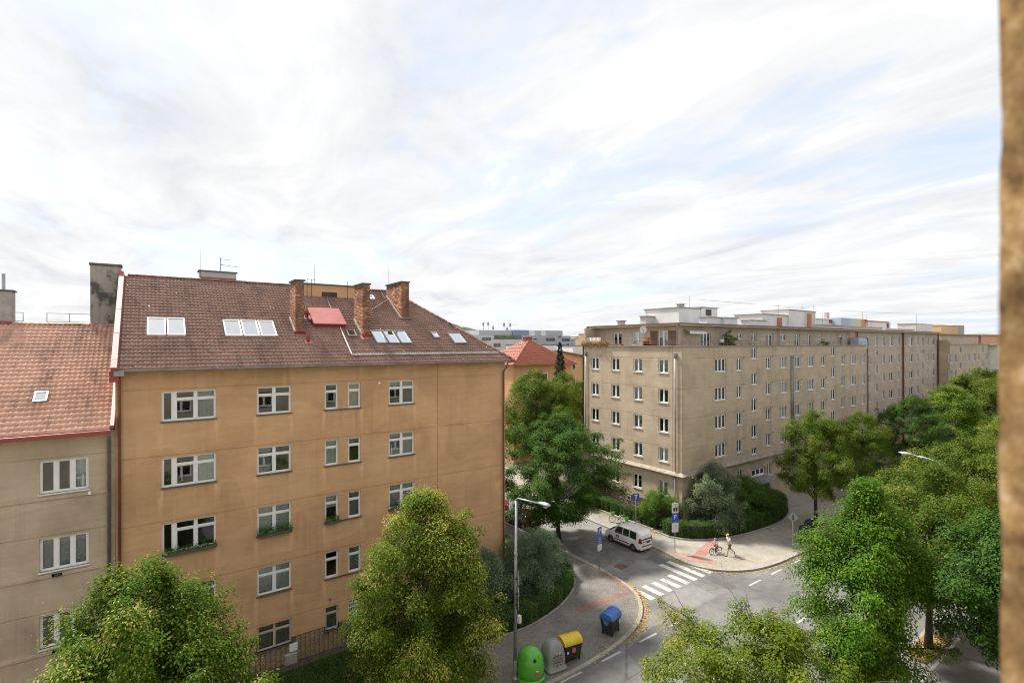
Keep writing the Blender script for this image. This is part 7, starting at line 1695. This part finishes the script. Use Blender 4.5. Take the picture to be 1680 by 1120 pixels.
# ------------------------------------------------------------------ people: a man on foot beside a child on a bicycle
M['skin'] = plain('skin', (0.52, 0.31, 0.21), 0.55, var=0.05); M['shirt'] = plain('pale_shirt', (0.62, 0.62, 0.65), 0.9, var=0.08, scale=9); M['shorts'] = plain('olive_shorts', (0.13, 0.14, 0.085), 0.9, var=0.12, scale=9); M['shoe'] = plain('dark_shoe', (0.03, 0.028, 0.028), 0.7, var=0.2); M['cap'] = plain('straw_cap', (0.58, 0.42, 0.24), 0.9, var=0.1); M['hair'] = plain('brown_hair', (0.07, 0.045, 0.03), 0.8, var=0.2); M['pink'] = plain('pink_helmet', (0.72, 0.12, 0.34), 0.4, var=0.05); M['pinkshirt'] = plain('pink_white_shirt', (0.70, 0.52, 0.58), 0.9, var=0.2, scale=14); M['kidtrousers'] = plain('dark_leggings', (0.035, 0.035, 0.05), 0.9, var=0.2); M['eye'] = plain('eye', (0.02, 0.018, 0.018), 0.3, var=0)
def skin_mesh(name, verts, edges, radii, mat, parent, root=0, sub=2):
    me = bpy.data.meshes.new(name); me.from_pydata(verts, edges, []); o = bpy.data.objects.new(name, me); COL.objects.link(o)
    m = o.modifiers.new('skin', 'SKIN'); m.use_smooth_shade = True
    for i, sv in enumerate(me.skin_vertices[0].data):
        r = radii[i]; sv.radius = (r, r) if not isinstance(r, tuple) else r; sv.use_root = (i == root)
    s = o.modifiers.new('sub', 'SUBSURF'); s.levels = sub; s.render_levels = sub
    dg = bpy.context.evaluated_depsgraph_get(); bpy.context.view_layer.update(); dg = bpy.context.evaluated_depsgraph_get()
    ev = bpy.data.meshes.new_from_object(o.evaluated_get(dg)); bpy.data.objects.remove(o); ev.name = name; ev.materials.clear(); ev.materials.append(mat)
    ev.polygons.foreach_set('use_smooth', [True]*len(ev.polygons)); return link_mesh(name, ev, parent)
def figure(root_o, J, k, shirtm, trousm, hairm, headgear, long_legs=False, fingers=True, sandals=False):
    """J: joints in local coordinates, +x forward. One continuous body; clothes are shells round it."""
    V = []; E_ = []; R_ = []
    def add(p, r, par=None):
        V.append(tuple(p)); R_.append(r); i = len(V)-1
        if par is not None: E_.append((par, i))
        return i
    pel = add(J['pelvis'], (0.135*k, 0.105*k)); wst = add(J['waist'], (0.125*k, 0.095*k), pel); ch = add(J['chest'], (0.15*k, 0.105*k), wst); up = add(J['upchest'], (0.11*k, 0.08*k), ch); nk = add(J['neck'], 0.052*k, up)
    h0 = add(J['jaw'], (0.062*k, 0.068*k), nk); h1 = add(J['head'], (0.076*k, 0.095*k), h0); h2 = add(J['crown'], (0.058*k, 0.07*k), h1)
    for s in ('l', 'r'):
        a = add(J['sh'+s], 0.056*k, up); b = add(J['el'+s], 0.040*k, a); c = add(J['wr'+s], 0.027*k, b); hd_ = add(J['ha'+s], (0.036*k, 0.020*k), c)
        d = (Vector(J['ha'+s])-Vector(J['wr'+s])).normalized(); sd = d.cross(Vector((0,0,1))); sd = sd.normalized() if sd.length > 0.1 else Vector((0,1,0)); nn = sd.cross(d).normalized()
        for f, L_ in ((-1.5, 0.060), (-0.5, 0.074), (0.5, 0.078), (1.5, 0.070)):
            p0 = Vector(J['ha'+s])+d*0.03*k+sd*f*0.017*k; i1 = add(p0, 0.0085*k, hd_); i2 = add(p0+d*L_*0.5*k-nn*0.008*k, 0.008*k, i1); add(p0+d*L_*0.8*k-nn*0.03*k, 0.007*k, i2)
        p0 = Vector(J['ha'+s])-d*0.02*k+sd*0.034*k; i1 = add(p0, 0.010*k, hd_); add(p0+d*0.035*k+sd*0.022*k, 0.009*k, i1)
        a = add(J['hip'+s], 0.088*k, pel); b = add(J['kn'+s], 0.056*k, a); m_ = add(Vector(J['kn'+s]).lerp(Vector(J['an'+s]), 0.35), 0.054*k, b); c = add(J['an'+s], 0.036*k, m_); add(J['to'+s], (0.04*k, 0.028*k), c)
    body = skin_mesh('body', V, E_, R_, M['skin'], root_o)
    # clothes
    V, E_, R_ = [], [], []
    pel = add(Vector(J['pelvis'])+Vector((0,0,0.03*k)), (0.158*k, 0.128*k)); wst = add(J['waist'], (0.148*k, 0.118*k), pel); ch = add(J['chest'], (0.172*k, 0.125*k), wst); up = add(J['upchest'], (0.125*k, 0.095*k), ch); add(Vector(J['upchest']).lerp(Vector(J['neck']), 0.45), 0.075*k, up)
    for s in ('l', 'r'): a = add(J['sh'+s], 0.076*k, up); add(Vector(J['sh'+s]).lerp(Vector(J['el'+s]), 0.75), 0.062*k, a)
    skin_mesh('shirt', V, E_, R_, shirtm, root_o)
    V, E_, R_ = [], [], []
    pel = add(Vector(J['pelvis'])+Vector((0,0,0.05*k)), (0.152*k, 0.122*k))
    for s in ('l', 'r'):
        a = add(J['hip'+s], 0.108*k, pel); b = add(Vector(J['hip'+s]).lerp(Vector(J['kn'+s]), 0.9), 0.088*k, a)
        if long_legs: c = add(J['kn'+s], 0.072*k, b); add(Vector(J['kn'+s]).lerp(Vector(J['an'+s]), 0.9), 0.05*k, c)
    skin_mesh('trousers' if long_legs else 'shorts', V, E_, R_, trousm, root_o)
    for s in ('l', 'r'):
        V, E_, R_ = [], [], []; an, to = Vector(J['an'+s]), Vector(J['to'+s]); dd = (to-an); a = add(an-dd*0.25+Vector((0,0,-0.02*k)), 0.045*k); b = add(an.lerp(to, 0.45)+Vector((0,0,-0.005)), (0.05*k, 0.042*k), a); add(to+dd*0.2, (0.043*k, 0.03*k), b); skin_mesh('shoe', V, E_, R_, M['shoe'], root_o)
    hc = Vector(J['head']); f = Vector(J['face']).normalized(); sd = Vector((0,0,1)).cross(f).normalized(); upv = f.cross(sd)
    for q in (-1, 1):
        MB().obox(hc+f*0.088*k+sd*q*0.033*k+upv*0.01*k, sd*0.013*k, upv*0.007*k, f*0.005*k).build('eye', M['eye'], body); MB().obox(hc+sd*q*0.080*k-f*0.005*k, sd*0.012*k, upv*0.03*k, f*0.018*k).build('ear', M['skin'], body, bevel=0.006*k)
    MB().add([hc+f*0.085*k+upv*0.015*k, hc+f*0.085*k-upv*0.03*k+sd*0.016*k, hc+f*0.085*k-upv*0.03*k-sd*0.016*k, hc+f*0.118*k-upv*0.026*k], [(0,1,3),(0,3,2),(1,2,3)]).build('nose', M['skin'], body); MB().obox(hc+f*0.082*k-upv*0.055*k, sd*0.022*k, upv*0.005*k, f*0.008*k).build('mouth', M['pink'], body)
    hm_ = MB()
    for i in range(7):
        a = (0.02+0.50*i/6)*math.pi
        for j in range(16):
            b = 2*math.pi*j/16; r = 0.104*k; hm_.v.append(tuple(hc+upv*(0.022*k+math.cos(a)*r*0.98)+(sd*math.cos(b)*0.86+f*math.sin(b)*1.02)*math.sin(a)*r))
    for i in range(6):
        for j in range(16): hm_.f.append((i*16+j, (i+1)*16+j, (i+1)*16+(j+1) % 16, i*16+(j+1) % 16))
    hm_.f.append(tuple(range(16)))
    hr = [v for v in hm_.v]; hmesh = MB(); hmesh.v = [tuple(hc+(Vector(v)-hc)*0.95-f*0.014*k-upv*0.016*k) for v in hr]; hmesh.f = hm_.f; hmesh.build('hair', hairm, body, smooth=True)
    nm, mt = headgear; sc_ = 1.05 if nm == 'cap' else 1.24
    g_ = MB(); g_.v = [tuple(hc+upv*0.03*k+(Vector(v)-hc-upv*0.03*k)*sc_) for v in hr]; g_.f = hm_.f
    o = g_.build(nm, mt, root_o, smooth=True)
    if nm == 'cap': MB().obox(hc+f*0.14*k+upv*0.045*k, sd*0.062*k, f*0.055*k, upv*0.006*k).build('cap_peak', mt, o, bevel=0.01*k)
    return body
pm = thing('person', (37.55, 22.85, ZS), 'man in pale t-shirt, olive shorts and cap striding behind the child bicycle', 'person', rotz=math.radians(155))
k = 1.0
JM = dict(pelvis=(0,0,0.93), waist=(0.02,0,1.10), chest=(0.05,0,1.27), upchest=(0.07,0,1.40), neck=(0.09,0,1.50), jaw=(0.12,0,1.57), head=(0.125,0,1.645), crown=(0.12,0,1.71), face=(1,0.1,-0.12),
          shl=(0.07,0.185,1.41), ell=(0.24,0.23,1.20), wrl=(0.47,0.20,1.16), hal=(0.54,0.19,1.155), shr=(0.07,-0.185,1.41), elr=(-0.10,-0.24,1.15), wrr=(-0.07,-0.25,0.90), har=(-0.05,-0.25,0.83),
          hipl=(0.02,0.095,0.86), knl=(0.20,0.10,0.48), anl=(0.27,0.10,0.09), tol=(0.41,0.11,0.045), hipr=(-0.02,-0.095,0.86), knr=(-0.16,-0.10,0.47), anr=(-0.52,-0.10,0.20), tor=(-0.47,-0.10,0.06))
figure(pm, JM, k, M['shirt'], M['shorts'], M['hair'], ('cap', M['cap']))
bx, by, brot = 37.35, 23.62, math.radians(168)
bicycle(bx, by, brot, 'small black bicycle ridden by the child in the pink helmet', 0.255, 0.82, M['bikeblack'])
pc = thing('person', (bx, by, ZS), 'child in pink helmet riding the small black bicycle', 'person', rotz=brot)
k2 = 0.70
JC = dict(pelvis=(0.24,0,0.71), waist=(0.28,0,0.82), chest=(0.33,0,0.93), upchest=(0.37,0,1.01), neck=(0.40,0,1.08), jaw=(0.43,0,1.13), head=(0.435,0,1.185), crown=(0.43,0,1.235), face=(1,0,-0.05),
          shl=(0.37,0.125,1.01), ell=(0.47,0.20,0.86), wrl=(0.55,0.235,0.69), hal=(0.575,0.24,0.665), shr=(0.37,-0.125,1.01), elr=(0.47,-0.20,0.86), wrr=(0.55,-0.235,0.69), har=(0.575,-0.24,0.665),
          hipl=(0.26,0.07,0.66), knl=(0.50,0.10,0.50), anl=(0.46,0.12,0.20), tol=(0.55,0.12,0.17), hipr=(0.26,-0.07,0.66), knr=(0.46,-0.10,0.60), anr=(0.26,-0.12,0.36), tor=(0.35,-0.12,0.33))
figure(pc, JC, k2, M['pinkshirt'], M['kidtrousers'], M['hair'], ('helmet', M['pink']), True)

# ------------------------------------------------------------------ things on the roof terrace
ZT = 16.36
def dish(px, py, X, r, label):
    p = xp(px, py, X); t = thing('satellite_dish', (p.x, p.y, ZT), label, 'satellite dish', rotz=math.radians(150)); zc = p.z-ZT
    MB().tube([(0,0,0),(0,0,zc)], 0.03, 8).build('mast', M['steel'], t)
    m = MB(); n = 20
    for i in range(5):
        for j in range(n): a = 2*math.pi*j/n; q = r*i/4; m.v.append((q*math.cos(a), -0.12-0.25*(1-(i/4)**2)*r+0.0, zc+q*math.sin(a)*1.05))
    for i in range(4):
        for j in range(n): m.f.append((i*n+j, i*n+(j+1) % n, (i+1)*n+(j+1) % n, (i+1)*n+j))
    o = m.build('reflector', M['signwhite'], t, smooth=True); MB().tube([(0,-0.2,zc-r),(0,-0.6,zc)], 0.015, 6).box(-0.04,0.04,-0.68,-0.58,zc-0.05,zc+0.05).build('feed_arm', M['steel'], o)
dish(1056, 541, XB+0.7, 0.36, 'round white satellite dish on the terrace of the beige block')
p = xp(1061, 552, XB+1.0); t = thing('storage_tank', (p.x, p.y, ZT), 'orange storage box on the terrace behind the dish', 'box', rotz=0.0); MB().box(-0.3,0.3,-0.36,0.36,0.55,1.20).build('tank', paint('orange_plastic', (0.62, 0.18, 0.03)), t, bevel=0.05); MB().box(-0.32,0.32,-0.38,0.38,1.21,1.26).build('lid', paint('orange_lid', (0.55, 0.15, 0.03)), t, bevel=0.02); MB().box(-0.25,0.25,-0.3,0.3,0.0,0.545).build('stand', M['trim'], t)
p = xp(1060, 562, XB+0.55)
def grill(x, y, label, hood, rot):
    t = thing('grill', (x, y, ZT), label, 'grill', rotz=rot); MB().lathe([(0.28,0.55),(0.36,0.72),(0.36,0.76)], 16, sy=0.7).build('bowl', M['trim'], t, smooth=True); MB().lathe([(0.37,0.765),(0.34,0.92),(0.2,1.03),(0.05,1.05)], 16, sy=0.7).build('hood', hood, t, smooth=True)
    for sx in (-1, 1):
        for sy in (-1, 1): MB().tube([(sx*0.28, sy*0.18, 0), (sx*0.2, sy*0.13, 0.62)], 0.018, 6).build('leg', M['darkmetal'], t)
grill(p.x, p.y, 'dark covered grill at the terrace corner', plain('brown_cover', (0.12, 0.07, 0.05), 0.8), 0.0)
q = yp(1184, 563, YB+0.8); grill(q.x, YB+0.8, 'grill with pale hood beside the potted terrace shrub', M['signwhite'], 0.5)
q = yp(1199, 555, YB+1.0); me, C_, Rd = crown_mesh('foliage', 301, 1.75, 0.35, 0.75, 22, 130, 0.085, M['leafbright'], clump=(0.2, 0.35)); t = thing('potted_shrub', (q.x, YB+1.0, ZT), 'leafy potted shrub on the roof terrace', 'potted plant', rotz=0.0); link_mesh('foliage', me, t); MB().lathe([(0.16,0),(0.24,0.4),(0.26,0.42),(0.2,0.42)], 14).build('pot', M['redmetal'], t); MB().tube([(0,0,0.4),(0,0,1.3)], [0.03,0.01], 6).build('stem', M['bark'], t)
q = yp(1352, 563, YB+0.8); me, C_, Rd = crown_mesh('foliage', 302, 0.9, 0.25, 0.7, 14, 110, 0.08, M['leafbright'], clump=(0.2, 0.32)); t = thing('potted_shrub', (q.x, YB+0.8, ZT), 'low pale green tub plant on the far terrace railing', 'potted plant', rotz=0.0); link_mesh('foliage', me, t); MB().box(-0.5,0.5,-0.2,0.2,0,0.35).build('pot', M['concrete'], t)
q = yp(1411, 560, YB+1.0); t = thing('glass_shelter', (q.x, YB+1.0, ZT), 'bluish glazed shelter at the end of the terrace', 'shelter', rotz=0.0)
n = 8; m = MB(); P_ = [(1.1*math.sin(math.pi/2*k/n)**0.7, 1.45*(1-(1-math.cos(math.pi/2*k/n))**1.5)) for k in range(n+1)]
m.v = [(-1.6+0, -0.4, 0), (-1.6, -0.4, 1.45), (0.9, -0.4, 1.45), (1.45, -0.4, 1.2), (1.6, -0.4, 0.6), (1.6, -0.4, 0), (-1.6, 0.6, 0), (-1.6, 0.6, 1.45), (0.9, 0.6, 1.45), (1.45, 0.6, 1.2), (1.6, 0.6, 0.6), (1.6, 0.6, 0)]
m.f = [(0,5,4,3,2,1), (6,7,8,9,10,11)] + [(i, i+1, i+7, i+6) for i in range(5)]; m.build('glazing', plain('blue_grey_sheet', (0.36, 0.43, 0.50), 0.2, var=0.1), t)
MB().tube([(1.6,-0.42,0),(1.6,-0.42,0.6),(1.45,-0.42,1.2),(0.9,-0.42,1.47),(-1.6,-0.42,1.47)], 0.05, 6).build('frame', M['trim'], t)
q = yp(990, 552, 41); t = thing('windbreak', (XB+0.45, 41.0, ZT), 'striped pale windbreak on the far terrace corner', 'screen', rotz=0.0)
for i in range(9): MB().box(-0.02, 0.02, -1.4+0.29*i, -1.4+0.29*i+0.27, 0.35, 1.35).build('panel', M['curtain'] if i % 2 else M['roofpale'], t)
MB().box(-0.03, 0.03, -1.42, 1.22, 1.352, 1.39).build('top_rail', M['rust'], t)
